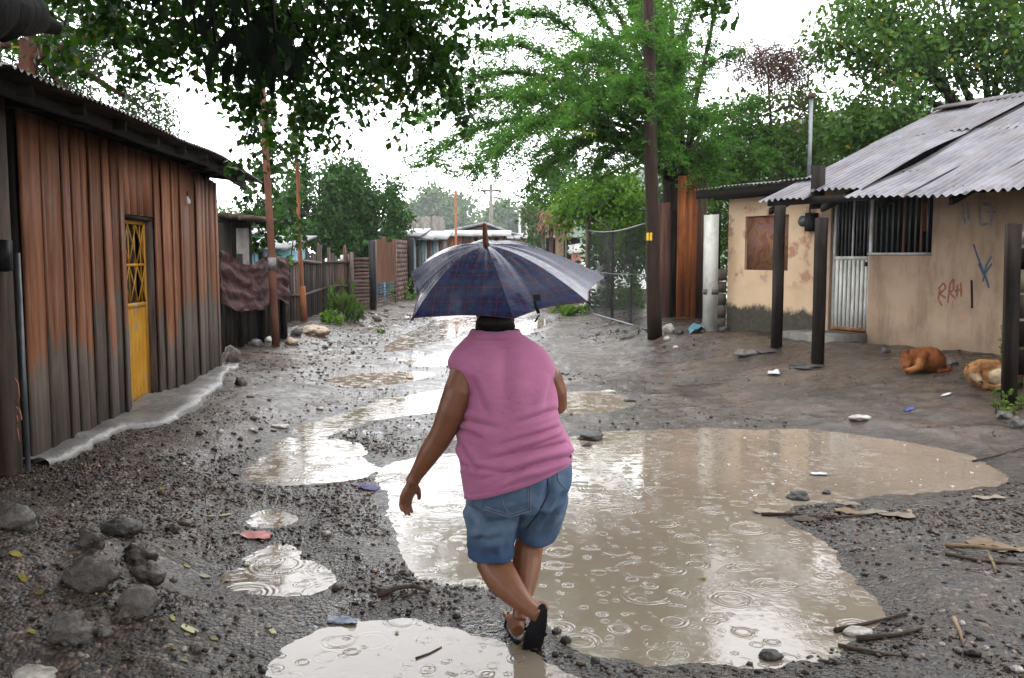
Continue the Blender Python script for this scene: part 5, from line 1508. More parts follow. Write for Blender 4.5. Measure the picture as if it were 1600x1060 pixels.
# dead vine tangle
dv = thing('dead_vine', 'brown tangle of dead vine above the shrubs', 'vine', (P(1215, 300, 19.3).x, 19.3, .2))
mb = MB(); mb.tube([Vector((P(1215, 300, 19.3).x, 19.3, .1)), P(1225, 240, 19.3), P(1180, 185, 19.3), P(1235, 165, 19.3), P(1275, 180, 19.2)], [.05, .04, .03, .025, .012], 6)
mb.tube([Vector((P(1215, 300, 19.3).x, 19.3, .1)), P(1205, 200, 19.4), P(1200, 120, 19.4)], [.05, .035, .02], 6); mb.build('stem', M['bark'], dv, True)
mb = MB()
for k in range(800):
    c = P(random.gauss(1212, 36), random.gauss(98, 17), 19.3 + random.gauss(0, .3)); pts = [c]
    d = Vector((random.gauss(0, 1), random.gauss(0, .6), random.gauss(-.1, .6))).normalized()
    for i in range(4):
        d = (d + Vector((random.gauss(0, .5), random.gauss(0, .5), random.gauss(-.15, .4)))).normalized(); pts.append(pts[-1] + d * random.uniform(.06, .16))
    mb.tube(pts, .0075, 3, False)
for k in range(60):
    c = P(random.gauss(1225, 38), 115 + random.random() * 20, 19.3 + random.gauss(0, .2)); mb.tube([c, c + Vector((random.gauss(0, .08), 0, -.4)), c + Vector((random.gauss(0, .12), 0, -random.uniform(.5, 1.1)))], .004, 3, False)
mb.build('tangle', plain('dead_stems', (.10, .055, .042), .8, .4, 6, 0), dv, kind='stuff')

# reddish trunked tree behind the shack
tree('gum_tree', 'slender tree with reddish trunk behind the shack roof', 'tree', (P(38, 400, 13.2).x, 13.2, .1), P(45, 62, 13.2), .17,
     [E3(30, 110, 13.5, 40, 40), E3(95, 120, 13.6, 45, 50), E3(140, 90, 14, 45, 35), E3(230, 175, 14.5, 42, 45), E3(130, 170, 13.6, 40, 25), E3(60, 30, 13.5, 70, 40), E3(175, 40, 13.8, 50, 40), E3(-40, 80, 13.5, 60, 70)], 11000, .11, 'leaf_grey', 'bark_red', aspect=.30, clus=10, crad=.22, shell=.25, gap=1.4)
gt = bpy.data.objects['gum_tree']
mb = MB(); mb.tube([P(50, 95, 13.2), P(85, 78, 13.1), P(130, 62, 13), P(185, 40, 13)], [.09, .075, .06, .045], 8); mb.build('limb', M['bark_red'], gt, True)
# far trees
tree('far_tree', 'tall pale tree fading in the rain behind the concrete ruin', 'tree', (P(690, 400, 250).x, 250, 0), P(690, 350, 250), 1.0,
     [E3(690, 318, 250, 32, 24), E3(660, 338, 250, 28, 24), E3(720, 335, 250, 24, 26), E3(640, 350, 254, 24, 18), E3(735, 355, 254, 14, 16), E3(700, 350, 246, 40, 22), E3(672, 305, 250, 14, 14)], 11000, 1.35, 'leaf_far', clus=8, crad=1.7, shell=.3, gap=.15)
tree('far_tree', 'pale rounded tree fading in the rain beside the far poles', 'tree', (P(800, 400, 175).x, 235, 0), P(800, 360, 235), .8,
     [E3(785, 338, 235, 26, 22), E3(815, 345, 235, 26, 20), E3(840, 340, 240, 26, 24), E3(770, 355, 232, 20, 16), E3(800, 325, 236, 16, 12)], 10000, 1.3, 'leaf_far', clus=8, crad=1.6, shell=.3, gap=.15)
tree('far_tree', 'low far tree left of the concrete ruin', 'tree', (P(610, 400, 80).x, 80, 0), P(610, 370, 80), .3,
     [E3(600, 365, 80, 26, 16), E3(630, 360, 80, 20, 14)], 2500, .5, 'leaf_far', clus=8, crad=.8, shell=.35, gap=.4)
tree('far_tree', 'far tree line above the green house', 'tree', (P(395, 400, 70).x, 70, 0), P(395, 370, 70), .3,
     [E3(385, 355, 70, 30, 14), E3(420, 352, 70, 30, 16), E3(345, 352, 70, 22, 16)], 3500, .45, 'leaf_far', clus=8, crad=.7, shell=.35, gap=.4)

# ---------------------------------------------------------------- overhanging tree beside the camera
nt = thing('overhanging_tree', 'dark leafed tree overhanging the lane from the upper left corner', 'tree', (-2.6, 1.6, .3))
mb = MB()
trunk = [Vector((-2.75, 1.5, .1)), Vector((-2.7, 1.7, 1.4)), Vector((-2.45, 2.3, 2.3)), P(-60, 6, 3.1), P(20, 14, 3.6), P(62, 30, 4.0), P(90, 44, 4.1)]
tq = [trunk[0].lerp(trunk[1], i / 4) for i in range(4)] + [trunk[1].lerp(trunk[2], i / 4) for i in range(4)] + [trunk[2].lerp(trunk[3], i / 4) for i in range(4)] + [trunk[3].lerp(trunk[4], i / 6) for i in range(6)] + [trunk[4].lerp(trunk[5], i / 4) for i in range(4)] + [trunk[5], trunk[6]]
tr_ = np.interp(np.linspace(0, 6, len(tq)), range(7), [.22, .19, .17, .135, .125, .09, .03])
mb.tube([q + Vector((random.uniform(-.008, .008), random.uniform(-.008, .008), random.uniform(-.014, .014))) for q in tq], [r * random.uniform(.88, 1.12) for r in tr_], 12)
mb.tube([Vector((-2.45, 2.3, 2.3)), Vector((-1.9, 2.6, 3.2)), P(260, -120, 3.6), P(480, -130, 5.2), P(600, -60, 6.5)], [.14, .10, .08, .05, .03], 9)
mb.tube([Vector((-2.45, 2.3, 2.3)), Vector((-2.2, 1.6, 3.4)), Vector((-1.2, .6, 4.2)), Vector((.2, .2, 4.6))], [.13, .1, .07, .03], 8)
vb = []
def vine(pts, Y0, Y1, dens, spread, size, r=.006, store=None):
    w = [P(x, y, Y0 + (Y1 - Y0) * i / (len(pts) - 1)) for i, (x, y) in enumerate(pts)]
    mb.tube(w, [r * (1.6 - i / len(w)) for i in range(len(w))], 5)
    L = sum((b - a).length for a, b in zip(w[:-1], w[1:])); Ps, Ds = [], []
    n_ = int(L * dens * 1.15); cl_ = None
    for k in range(n_):
        if k % 11 == 0:
            t = random.random() * (len(w) - 1); i = min(int(t), len(w) - 2); cl_ = w[i].lerp(w[i + 1], t - i) + Vector((random.gauss(0, spread), random.gauss(0, spread), random.gauss(-.35 * spread, spread)))
        q = cl_ + Vector((random.gauss(0, .045), random.gauss(0, .045), random.gauss(0, .055)))
        Ps.append(tuple(q)); Ds.append((random.gauss(0, .8), random.gauss(0, .8), random.gauss(-.7, .6)))
    V = leaf_arrays(np.array(Ps), np.array(Ds), size * RNG.uniform(.55, 1.2, len(Ps)), .78)
    vb.append((V, np.clip(RNG.normal(.45, .22, len(Ps)), 0, 1)))
S = .070
for pts, Y0, Y1, dens, spread in (
    ([(480, -70), (540, 20), (600, 75), (640, 105), (615, 160)], 6.2, 7.2, 430, .12),
    ([(520, -80), (590, -10), (650, 40), (690, 75), (728, 95)], 6.2, 7.4, 480, .12),
    ([(640, 40), (690, 110), (715, 150), (738, 182)], 6.8, 7.2, 330, .06),
    ([(600, -70), (660, -20), (700, 10), (712, 30)], 6.4, 7.4, 420, .12),
    ([(420, -80), (500, 0), (560, 60), (600, 110), (600, 150)], 6.0, 7.0, 480, .13),
    ([(360, -90), (440, 0), (480, 70), (520, 120), (515, 165), (530, 180)], 5.8, 6.8, 330, .09),
    ([(300, -90), (350, 0), (380, 90), (400, 170), (395, 240)], 5.6, 6.8, 300, .09),
    ([(330, -90), (410, 0), (450, 90), (470, 170), (480, 180)], 5.6, 6.6, 340, .09),
    ([(260, -90), (270, -10), (290, 30), (310, 70), (330, 100)], 5.4, 6.4, 420, .12),
    ([(180, -90), (210, -10), (240, 50), (225, 90), (215, 120)], 5.4, 6.6, 330, .08),
    ([(120, -90), (150, -20), (170, 20), (160, 50)], 5.4, 6.4, 360, .12),
    ([(60, -90), (90, -30), (110, 10), (100, 40), (85, 60)], 5.4, 6.4, 360, .12),
    ([(240, -90), (330, -30), (420, 10), (500, 30), (570, 40)], 5.8, 6.6, 560, .15),
    ([(200, -90), (280, -20), (340, 30), (420, 60), (470, 90)], 5.6, 6.6, 560, .15),
    ([(560, -90), (620, -30), (650, 60), (665, 120), (660, 130)], 6.4, 7.2, 380, .08),
    ([(740, -60), (760, -10), (775, 20)], 6.5, 6.8, 200, .06),
    ([(1090, -60), (1115, -10), (1120, 8)], 6.5, 6.8, 260, .05),
    ):
    vine(pts, Y0, Y1, dens, spread, S)
mb.build('trunk', M['bark_dark'], nt, True)
V = np.concatenate([a for a, b in vb]); sh3 = np.concatenate([b for a, b in vb])
link('crown', leaf_mesh('crown', V, M['leaf_vine'], WL[nt.name], sh3), nt, WL[nt.name])
# unseen crown added above and behind the camera to shade ground and darken reflections
P_, D_, sh3 = crown_pts([((-2.6, 1.0, 5.0), (2.0, 2.2, 1.0)), ((-.4, 0, 5.6), (2.0, 2.4, 1.0)), ((-3.8, 3.8, 4.8), (1.4, 1.8, .8)), ((-1.4, 3.0, 5.3), (1.7, 1.5, .7)), ((1.6, .6, 5.6), (1.8, 2.2, .9)), ((-3.5, -3, 4.6), (2.4, 2.4, 1.6)), ((0, -4, 4.6), (2.6, 2.0, 1.8)), ((3.0, -3.5, 4.4), (2.2, 2.2, 1.6)), ((.6, 2.6, 5.6), (1.6, 1.3, .6)), ((3.4, 1.5, 5.2), (2.0, 2.2, .9)), ((5.2, -1, 4.6), (1.8, 2.4, 1.2)), ((-5.6, 1, 4.6), (1.8, 2.6, 1.2)), ((-1, -7, 4.5), (5, 2, 2.4)), ((2.8, 4.4, 5.6), (1.6, 1.2, .6)), ((-.3, 5.2, 5.8), (2.2, 1.6, .7)), ((-.8, 7, 6.4), (2.0, 1.4, .6)), ((-3.2, 3.4, 4.3), (1.3, 1.6, .8)), ((-4.6, 2.2, 3.8), (1.4, 2.0, 1.2)), ((-5.5, -4.5, 3.6), (2.0, 2.5, 2.4)), ((5.5, -5, 3.6), (2.0, 2.5, 2.4))], 44000, .1, 8, .4)
keep = [not (-.62 < q[0] / max(q[1], .01) < .62 and (q[2] - 1.6) / max(q[1], .01) < .34 and q[1] > 0) for q in P_]
P_, D_, sh3 = P_[keep], D_[keep], sh3[keep]
link('crown', leaf_mesh('crown', leaf_arrays(P_, D_, .34 * RNG.uniform(.6, 1.2, len(P_)), .5), M['leaf_dark'], WL[nt.name], sh3), nt, WL[nt.name])
# big hanging leaves close to the lens
def big_leaf(p, d, L, w, curl):
    d = Vector(d).normalized(); s = d.cross(Vector((0, 1, .15))).normalized(); u_ = s.cross(d).normalized(); rows = []
    for i in range(7):
        t = i / 6; ww = w * math.sin(math.pi * min(1, t * .93 + .07)) ** .75 * (1 - .25 * t)
        c = Vector(p) + d * (L * t) + u_ * (curl * L * t * t)
        rows.append([c - s * ww + u_ * ww * .25, c, c + s * ww + u_ * ww * .25])
    m_ = MB(); m_.loft(rows, close=False); return m_
for k in range(64):
    px, py = random.choice([(random.gauss(400, 34), random.gauss(30, 40)), (random.gauss(310, 45), random.gauss(0, 22)), (random.gauss(440, 22), random.gauss(80, 28)), (random.gauss(375, 18), random.gauss(60, 25)), (random.gauss(410, 18), random.gauss(60, 30))])
    Y = random.uniform(2.6, 3.3); L = random.uniform(.06, .115)
    if py + L * FPX / Y > 190: py = 185 - L * FPX / Y
    d = (random.gauss(0, .35) + (.0 if px > 340 else -.2), random.gauss(0, .25), -1)
    m_ = big_leaf(P(px, py, Y), d, L, L * random.uniform(.14, .2), random.uniform(-.25, .25)); o = m_.build('leaf', M['leaf_big'] if 'leaf_big' in M else M.setdefault('leaf_big', plain('leaf_big', (.007, .015, .006), .55, .4, 8, .2, 30, .002, rndv=.5)), nt, True)
m_ = MB()
for px in (330, 385, 425, 300):
    m_.tube([P(px - 20, -90, 2.9), P(px, 0, 2.9), P(px + 8, 90 if px != 300 else 60, 2.85)], [.012, .008, .003], 5)
m_.build('twig', M['bark_dark'], nt)
# vine climbing the two poles
pv = thing('climbing_vine', 'light green vine wound round the two slim poles', 'vine', (P(432, 541, 16).x, 16.2, .05))
mb = MB(); vb = []
for pts, Y0, Y1, dens, spread, sz in (([(432, 520), (425, 420), (420, 330), (416, 250), (410, 140)], 16.1, 16.1, 60, .07, .13), ([(420, 330), (400, 300), (385, 320), (410, 350)], 16, 16, 190, .16, .14), ([(415, 250), (425, 290), (400, 340), (420, 380)], 16, 16, 130, .16, .14),
        ([(462, 180), (464, 230), (460, 260)], 18.9, 18.9, 160, .18, .14), ([(470, 330), (460, 360), (455, 400)], 18.9, 18.9, 90, .16, .14), ([(418, 180), (430, 220), (445, 235)], 16, 16, 110, .14, .13), ([(440, 300), (455, 330), (485, 385)], 17, 17.5, 90, .14, .14), ([(400, 130), (398, 180), (405, 210)], 15.5, 16, 110, .15, .12), ([(465, 150), (470, 180), (455, 200)], 17, 18, 140, .16, .13)):
    vine(pts, Y0, Y1, dens, spread, sz, .012)
mb.build('stem', M['twig'], pv, kind='stuff')
link('foliage', leaf_mesh('foliage', np.concatenate([a for a, b in vb]), M['leaf_vine'], WL[pv.name], np.concatenate([b for a, b in vb])), pv, WL[pv.name])

# weeds
for px, py, r, h, n_, s, lf, lb, bl in ((540, 500, .45, .75, 420, .2, 'grass', 'tall grassy weeds growing at the foot of the plank fence', True), (518, 505, .25, .3, 160, .12, 'leaf_bright', 'low bright weeds beside the long fence boulder', False),
        (627, 468, .4, .75, 240, .16, 'leaf_bright', 'yellow green bush against the brick wall', False), (400, 532, .5, .25, 220, .09, 'leaf_bright', 'small weeds among the stones by the rusty pole', False), (385, 505, .35, .7, 200, .12, 'leaf_round', 'dark leafy weeds under the tarp', False),
        (905, 492, .5, .3, 240, .14, 'leaf_bright', 'low bright weeds in front of the grey fence post', False), (885, 488, .4, .25, 150, .14, 'leaf_bright', 'pale green weeds at the lane edge under the umbrella rim', False), (950, 490, .6, .8, 420, .16, 'leaf_round', 'knee high weeds behind the left half of the chain link', False), (995, 492, .6, 1.0, 420, .16, 'leaf_bright', 'knee high weeds behind the right half of the chain link', False),
        (1594, 600, .16, .75, 260, .06, 'leaf_bright', 'bright green vine growing up the board fence', False), (1580, 640, .22, .2, 150, .05, 'leaf_bright', 'small bright weeds at the fence post foot', False), (595, 520, .1, .08, 30, .06, 'leaf_bright', 'tiny weed tuft at the left lane edge', False), (1126, 500, .1, .75, 80, .12, 'leaf_bright', 'green weeds in the gap beside the block stack', False), (1000, 520, .3, .08, 70, .06, 'grass', 'mossy tuft before the utility pole', True)):
    g = GG(px, py)
    if 'behind' in lb: g.y += 2.6; g.x *= 1.08; g.z = gz(g.x, g.y)
    weeds(lb, g, r, h, n_, s, lf, blade=bl)

# ================================================================== STONES AND LITTER
R_ = rock
R_(20, 836, 62, 48, 'stone_grey', 'pale grey boulder cut by the left picture edge', sub=4)
R_(137, 920, 80, 62, 'stone_mud', 'large smooth brown boulder in the left stone heap', sub=4, rough=.16)
R_(140, 858, 46, 40, 'stone_mud', 'grey cracked stone on top of the left heap', sub=4, rough=.3)
R_(186, 842, 66, 32, 'stone_dark', 'black wet stone at the back of the left heap', sub=4, rough=.16)
R_(212, 884, 52, 44, 'stone_mud', 'reddish muddy stone in the middle of the left heap', sub=4, rough=.3)
R_(228, 912, 56, 36, 'stone_mud', 'brown stone leaning on the right side of the left heap', sub=4)
R_(212, 962, 62, 60, 'stone_grey', 'smooth grey egg shaped boulder at the front of the left heap', sub=4, rough=.12)
R_(106, 1004, 60, 62, 'stone_grey', 'speckled grey white boulder low on the left', sub=4, rough=.28)
R_(160, 996, 28, 16, 'stone_grey', 'small flat grey stone beside the speckled boulder')
R_(204, 966, 16, 16, 'stone_pale', 'little white stone under the egg shaped boulder')
R_(190, 972, 24, 24, 'stone_brown', 'small brown stone beside the little white one')
R_(50, 1066, 70, 26, 'stone_pale', 'pale stone at the bottom left picture corner', sub=4)
R_(268, 832, 24, 16, 'stone_dark', 'dark pebble right of the left stone heap')
R_(288, 822, 20, 12, 'stone_grey', 'grey pebble behind the dark one near the heap')
R_(305, 1018, 22, 14, 'stone_grey', 'bluish grey oval pebble in the left gravel')
R_(510, 836, 16, 9, 'stone_pale', 'white pebble on the gravel by the red wrapper')
R_(361, 566, 26, 32, 'stone_brown', 'brown boulder against the brush screen', sub=4)
R_(376, 602, 18, 18, 'stone_brown', 'reddish brown stone on the concrete strip end')
R_(462, 524, 20, 18, 'stone_grey', 'grey stone at the left end of the fence boulders')
R_(488, 524, 46, 20, 'stone_tan', 'long weathered boulder before the plank fence', sub=4)
R_(508, 522, 14, 16, 'stone_grey', 'round grey stone at the right end of the fence boulders')
R_(455, 538, 20, 14, 'stone_tan', 'flat tan stone beside the rusty pole')
R_(398, 541, 22, 14, 'stone_grey', 'grey stone among the weeds by the brush screen')
R_(419, 536, 14, 12, 'stone_pale', 'pale stone just left of the rusty pole')
R_(385, 522, 18, 18, 'stone_grey', 'mossy stone under the tarp')
R_(590, 503, 11, 11, 'stone_dark', 'dark cobble at the foot of the black post')
R_(561, 497, 18, 9, 'stone_grey', 'flat grey cobble by the slatted gate')
R_(952, 614, 22, 9, 'stone_pale', 'white oval stone in the lane beyond the woman', flat=True)
R_(1345, 655, 34, 12, 'stone_pale', 'flat white stone in the mud before the house', flat=True)
R_(922, 687, 40, 14, 'stone_dark', 'black angular rock at the edge of the big puddle', rough=.4)
R_(918, 697, 16, 6, 'stone_dark', 'black chip just below the angular puddle rock', rough=.4)
R_(985, 628, 18, 7, 'stone_dark', 'dark stone in the shallow side puddle')
R_(1045, 520, 20, 18, 'stone_pale', 'pale round stone at the foot of the utility pole')
R_(1060, 522, 18, 10, 'stone_dark', 'dark stone between utility pole and white post')
R_(1042, 530, 10, 8, 'stone_pale', 'small pale cobble right of the utility pole')
R_(1132, 519, 18, 14, 'stone_dark', 'dark rubble beside the block stack')
R_(980, 528, 24, 12, 'stone_grey', 'grey rubble left of the utility pole', flat=True)
R_(1385, 552, 14, 12, 'stone_grey', 'small grey stone at the house wall left of the sleeping dogs')
R_(1487, 572, 20, 16, 'stone_grey', 'grey stone lying between the two sleeping dogs')
R_(1250, 780, 32, 14, 'stone_dark', 'dark lump of mud standing in the big puddle', rough=.4)
R_(1292, 772, 14, 8, 'stone_dark', 'small dark lump right of the mud lump in the puddle')
R_(1342, 992, 46, 16, 'stone_pale', 'long white pebble at the right shore of the puddle', flat=True)
R_(1205, 1030, 36, 16, 'stone_dark', 'dark stone on the near shore of the puddle')
R_(884, 1005, 18, 14, 'stone_dark', 'black pebble just right of the sandal')
R_(870, 990, 16, 10, 'stone_dark', 'black pebble behind the one right of the sandal')
R_(930, 1036, 16, 12, 'stone_dark', 'black pebble in the shallow water right of the sandal')
R_(868, 1024, 12, 8, 'stone_dark', 'tiny black pebble right below the sandal')
R_(1570, 655, 26, 16, 'stone_grey', 'grey rubble stone by the board fence', rough=.35)
R_(1592, 668, 26, 20, 'stone_grey', 'larger grey rubble stone at the right picture edge', rough=.35)
R_(640, 592, 12, 5, 'stone_tan', 'small tan stone on the far gravel bar')
R_(437, 668, 30, 9, 'stone_pale', 'flat whitish stone at the head of the middle puddle', flat=True)
R_(500, 640, 12, 5, 'stone_pale', 'small white stone above the stream')
R_(1590, 1050, 20, 12, 'stone_pale', 'white pebble low at the right picture edge')
R_(1262, 574, 60, 12, 'stone_dark', 'broken dark slab in front of the porch post', flat=True, rough=.35)
R_(1165, 556, 34, 14, 'stone_grey', 'broken concrete lump on the bank before the mouldy wall', rough=.35)
R_(1200, 552, 30, 9, 'stone_dark', 'thin dark slab on the bank before the mouldy wall', flat=True)
# loose cobbles on the far left verge and by the foreground
cob = ['stone_grey', 'stone_brown', 'stone_pale', 'stone_dark']
for k in range(34):
    px, py = random.choice([(random.uniform(555, 640), random.uniform(478, 520)), (random.uniform(380, 560), random.uniform(530, 580)), (random.uniform(930, 1090), random.uniform(515, 545))])
    R_(px, py, random.uniform(6, 11), random.uniform(4, 8), random.choice(cob), 'loose cobble on the rough verge of the lane', group='cobbles on the lane verges', sub=2)
for k in range(46):
    px, py = random.choice([(random.uniform(40, 420), random.uniform(790, 1050)), (random.uniform(1330, 1590), random.uniform(840, 1050)), (random.uniform(280, 420), random.uniform(620, 780))])
    q = G(px, py)
    if water_sd(np.array([q.x]), np.array([q.y]))[0] < .05: continue
    R_(px, py, random.uniform(8, 13), random.uniform(5, 9), random.choice(cob[:3] + ['stone_dark'] * 2), 'small wet pebble lying loose in the foreground gravel', group='pebbles in the foreground gravel', sub=2, name='pebble')

def litter(name, label, cat, px, py, w, h, mat, n=(7, 5), crump=.35, hz=.25, group=None, rz=None):
    """a crumpled sheet lying on the ground, size in photograph pixels"""
    p = GG(px, py); k = p.y / FPX; W, D = w * k, h * k / .30; rows = []; s0 = random.random() * 50; rz = random.uniform(-.3, .3) if rz is None else rz
    for j in range(n[1]):
        row = []
        for i in range(n[0]):
            a, b = i / (n[0] - 1) - .5, j / (n[1] - 1) - .5
            q = Vector((a * 4 + s0, b * 4, s0)); e = 1 - .5 * (abs(a * 2) ** 3) * random.random()
            x, y = (a * W * 1.0 + crump * W * .15 * mnoise.noise(q)), b * D * e
            xr, yr = x * math.cos(rz) - y * math.sin(rz), x * math.sin(rz) + y * math.cos(rz)
            row.append((p.x + xr, p.y + yr, max(0.002, gz(p.x + xr, p.y + yr)) + .006 + hz * W * (.35 + .65 * mnoise.noise(q * 1.3 + Vector((9, 9, 9)))) * (1 - abs(a) * .6)))
        rows.append(row)
    mb = MB(); mb.loft(rows, close=False); b_ = np.array(mb.v)
    # give the sheet a little thickness
    v2 = [(x, y, z - .004) for x, y, z in mb.v]; nf = len(mb.v); f2 = [tuple(i + nf for i in f[::-1]) for f in mb.f]
    mb.v += v2; mb.f += f2
    return single(mb, name, M[mat], label, cat, group)
litter('wrapper', 'crumpled red snack wrapper on the gravel between the small puddles', 'wrapper', 400, 838, 46, 9, 'plastic_red', crump=.6, hz=.12)
litter('rag', 'dark purple rag lying on the gravel at the big puddle shore', 'rag', 575, 764, 34, 9, 'plastic_purple', crump=.8, hz=.14)
litter('plastic_bottle_scrap', 'crushed clear and blue plastic at the edge of the nearest puddle', 'plastic scrap', 534, 972, 48, 7, 'plastic_clear', (11, 7), .9, .10)
litter('paper_scrap', 'crumpled white scrap on the bank before the porch post', 'scrap', 1209, 584, 18, 6, 'plastic_white', crump=.8, hz=.4)
litter('paper_scrap', 'white scrap floating in the upper right of the big puddle', 'scrap', 1280, 742, 26, 5, 'plastic_white', hz=.08)
litter('paper_scrap', 'pale flat scrap beside the mud right of the puddle', 'scrap', 1545, 780, 60, 5, 'husk', hz=.08)
litter('bag', 'pale teal plastic bag stuffed beside the white concrete post', 'bag', 1088, 520, 24, 12, 'bottle_teal', crump=.8, hz=.7)
litter('paper_scrap', 'blue scrap in the mud below the sleeping dogs', 'scrap', 1420, 640, 18, 3, 'plastic_blue', hz=.15)
litter('paper_scrap', 'white scrap by the rubble below the right dog', 'scrap', 1478, 618, 12, 4, 'plastic_white', hz=.2)
for px, py, w, h, mt in ((320, 902, 26, 9, 'leaf_pale'), (296, 985, 40, 10, 'leaf_pale'), (330, 808, 22, 5, 'leaf_pale'), (352, 806, 34, 5, 'leaf_pale'), (25, 868, 34, 8, 'leaf_litter'), (36, 905, 26, 6, 'leaf_litter'), (62, 928, 18, 7, 'leaf_litter'), (88, 978, 16, 6, 'leaf_litter'), (50, 988, 18, 6, 'leaf_litter'), (270, 968, 12, 9, 'leaf_litter'), (335, 1000, 14, 7, 'leaf_litter'), (272, 1014, 16, 5, 'leaf_litter'), (254, 765, 12, 5, 'leaf_litter'), (292, 886, 12, 6, 'leaf_litter'), (426, 988, 14, 9, 'leaf_pale'), (386, 884, 12, 4, 'leaf_litter'), (288, 1034, 18, 5, 'leaf_litter'), (190, 810, 14, 5, 'leaf_litter'), (1100, 905, 12, 4, 'leaf_litter'), (620, 990, 10, 4, 'leaf_pale')):
    litter('fallen_leaf', 'yellowish fallen leaf lying on the wet ground', 'leaf', px, py, w * .62, h * .5, mt, (5, 3), .2, .05, 'fallen leaves', random.uniform(-1.2, 1.2))
def stick(pts, r, mat, label, name='stick', cat='stick', taper=.5, lift=.0):
    w = [GG(*q) for q in pts]; mb = MB()
    w = [q + Vector((0, 0, r * .7 + lift * math.sin(math.pi * i / (len(w) - 1)))) for i, q in enumerate(w)]
    mb.tube(w, [r * (1 - (1 - taper) * i / (len(w) - 1)) * random.uniform(.85, 1.15) for i in range(len(w))], 7)
    return single(mb, name, M[mat], label, cat, smooth=True)
stick([(592, 934), (620, 928), (645, 925), (672, 927)], .016, 'twig', 'knotty brown stick on the gravel left of the woman', lift=.02)
stick([(650, 926), (640, 932), (628, 936)], .010, 'twig', 'short brown stick end crossing the knotty stick')
stick([(650, 1030), (672, 1022), (690, 1012)], .005, 'twig', 'thin curved twig floating in the nearest puddle')
stick([(1305, 988), (1350, 978), (1390, 968), (1418, 960)], .011, 'twig', 'long thin stick poking into the puddle from the right shore')
stick([(1340, 1002), (1400, 996), (1440, 985)], .014, 'twig', 'dark root running right of the white pebble')
stick([(1490, 968), (1500, 990), (1505, 1010)], .009, 'straw', 'short upright straw coloured stalk in the right mud')
stick([(1310, 1010), (1370, 1022), (1440, 1032)], .008, 'twig', 'thin dark twig low in the right foreground')
stick([(1190, 806), (1240, 806), (1300, 812), (1380, 804)], .012, 'twig', 'dark fibrous stalk along the mud spit in the puddle')
stick([(1480, 855), (1520, 868), (1560, 872), (1605, 862)], .014, 'straw', 'pale dry palm rib near the right edge', lift=.04)
stick([(1478, 868), (1530, 880), (1600, 884)], .012, 'twig', 'brown dry stalk below the palm rib')
stick([(1545, 870), (1552, 885), (1556, 898)], .010, 'straw', 'short broken end of the dry palm rib')
stick([(1520, 722), (1560, 712), (1605, 700)], .008, 'twig', 'thin twig on the mud at the far right of the puddle')
stick([(1570, 795), (1590, 803), (1610, 810)], .010, 'twig', 'dark twig at the right edge below the puddle tip')
stick([(1005, 598), (1060, 604), (1130, 600)], .008, 'twig', 'thin dark twig lying across the far mud')
for k, (px, py, w, h, mt, lb) in enumerate(((1196, 801, 36, 6, 'husk', 'whitish husk at the tip of the mud spit'), (1328, 803, 44, 7, 'straw', 'straw coloured husk in the middle of the mud spit'), (1362, 802, 46, 8, 'husk', 'pale husk strip on the mud spit'), (1400, 808, 52, 8, 'husk', 'whitish husk at the right end of the mud spit'), (1325, 788, 34, 6, 'husk', 'pale scrap of husk above the mud spit'), (1262, 812, 40, 8, 'twig', 'dark fibre mat on the mud spit'),
        (1545, 852, 60, 11, 'straw', 'dry pale palm leaf near the right edge'), (1580, 862, 60, 8, 'husk', 'bleached palm leaf end at the right edge'), (1530, 846, 36, 6, 'straw', 'dry leaf shred above the palm rib'))):
    litter('palm_husk', lb, 'husk', px, py, w, h, mt, (9, 5), .7, .12)

# ================================================================== WOMAN
def to_px(p):
    w = Vector(p) - Vector((0, 0, CAMZ)); d = w.y * CP - w.z * SP; v = w.y * SP + w.z * CP
    return 800 + FPX * w.x / d, 530 - FPX * v / d
def crease(p, segs, ymid):
    if p.y > ymid: return 0.0
    x, y = to_px(p); f = 0.0
    for x0, y0, x1, y1, wd, am in segs:
        dx, dy = x1 - x0, y1 - y0; L2 = dx * dx + dy * dy; t = ((x - x0) * dx + (y - y0) * dy) / L2; tc = min(1, max(0, t))
        qx, qy = x0 + dx * tc, y0 + dy * tc; sg = ((x - x0) * dy - (y - y0) * dx) / math.sqrt(L2); d2 = (x - qx) ** 2 + (y - qy) ** 2
        fade = math.sin(math.pi * min(1, max(0, .12 + .88 * tc)) ** .8) if 0 <= t <= 1 else math.exp(-d2 / (wd * wd)) * .3
        f += am * fade * (-math.exp(-d2 / (wd * wd)) + .75 * math.exp(-(d2 - sg * sg + (abs(sg) - wd * 1.9) ** 2) / (wd * wd * 1.6)))
    return f
SHIRT_CREASE = [(885, 692, 752, 722, 4.5, .013), (874, 668, 784, 694, 4, .011), (892, 712, 742, 752, 5, .012), (880, 680, 800, 706, 3.5, .009), (868, 640, 800, 664, 4.5, .008), (716, 668, 760, 690, 4, .010), (718, 690, 748, 740, 4, .010), (722, 728, 790, 738, 3.5, .008), (738, 590, 762, 650, 6, .008), (866, 590, 846, 652, 6, .008), (790, 545, 786, 660, 12, .009), (715, 655, 790, 672, 5, .007), (830, 725, 760, 764, 4, .007)]
SHORT_CREASE = [(862, 742, 848, 800, 6, .012), (848, 800, 812, 836, 5, .013), (752, 822, 812, 812, 5, .009), (735, 846, 800, 838, 5, .009), (742, 862, 770, 806, 6, .007), (880, 770, 852, 812, 5, .009), (870, 800, 838, 830, 5, .008), (786, 868, 796, 820, 5, .008), (730, 790, 760, 815, 5, .008)]
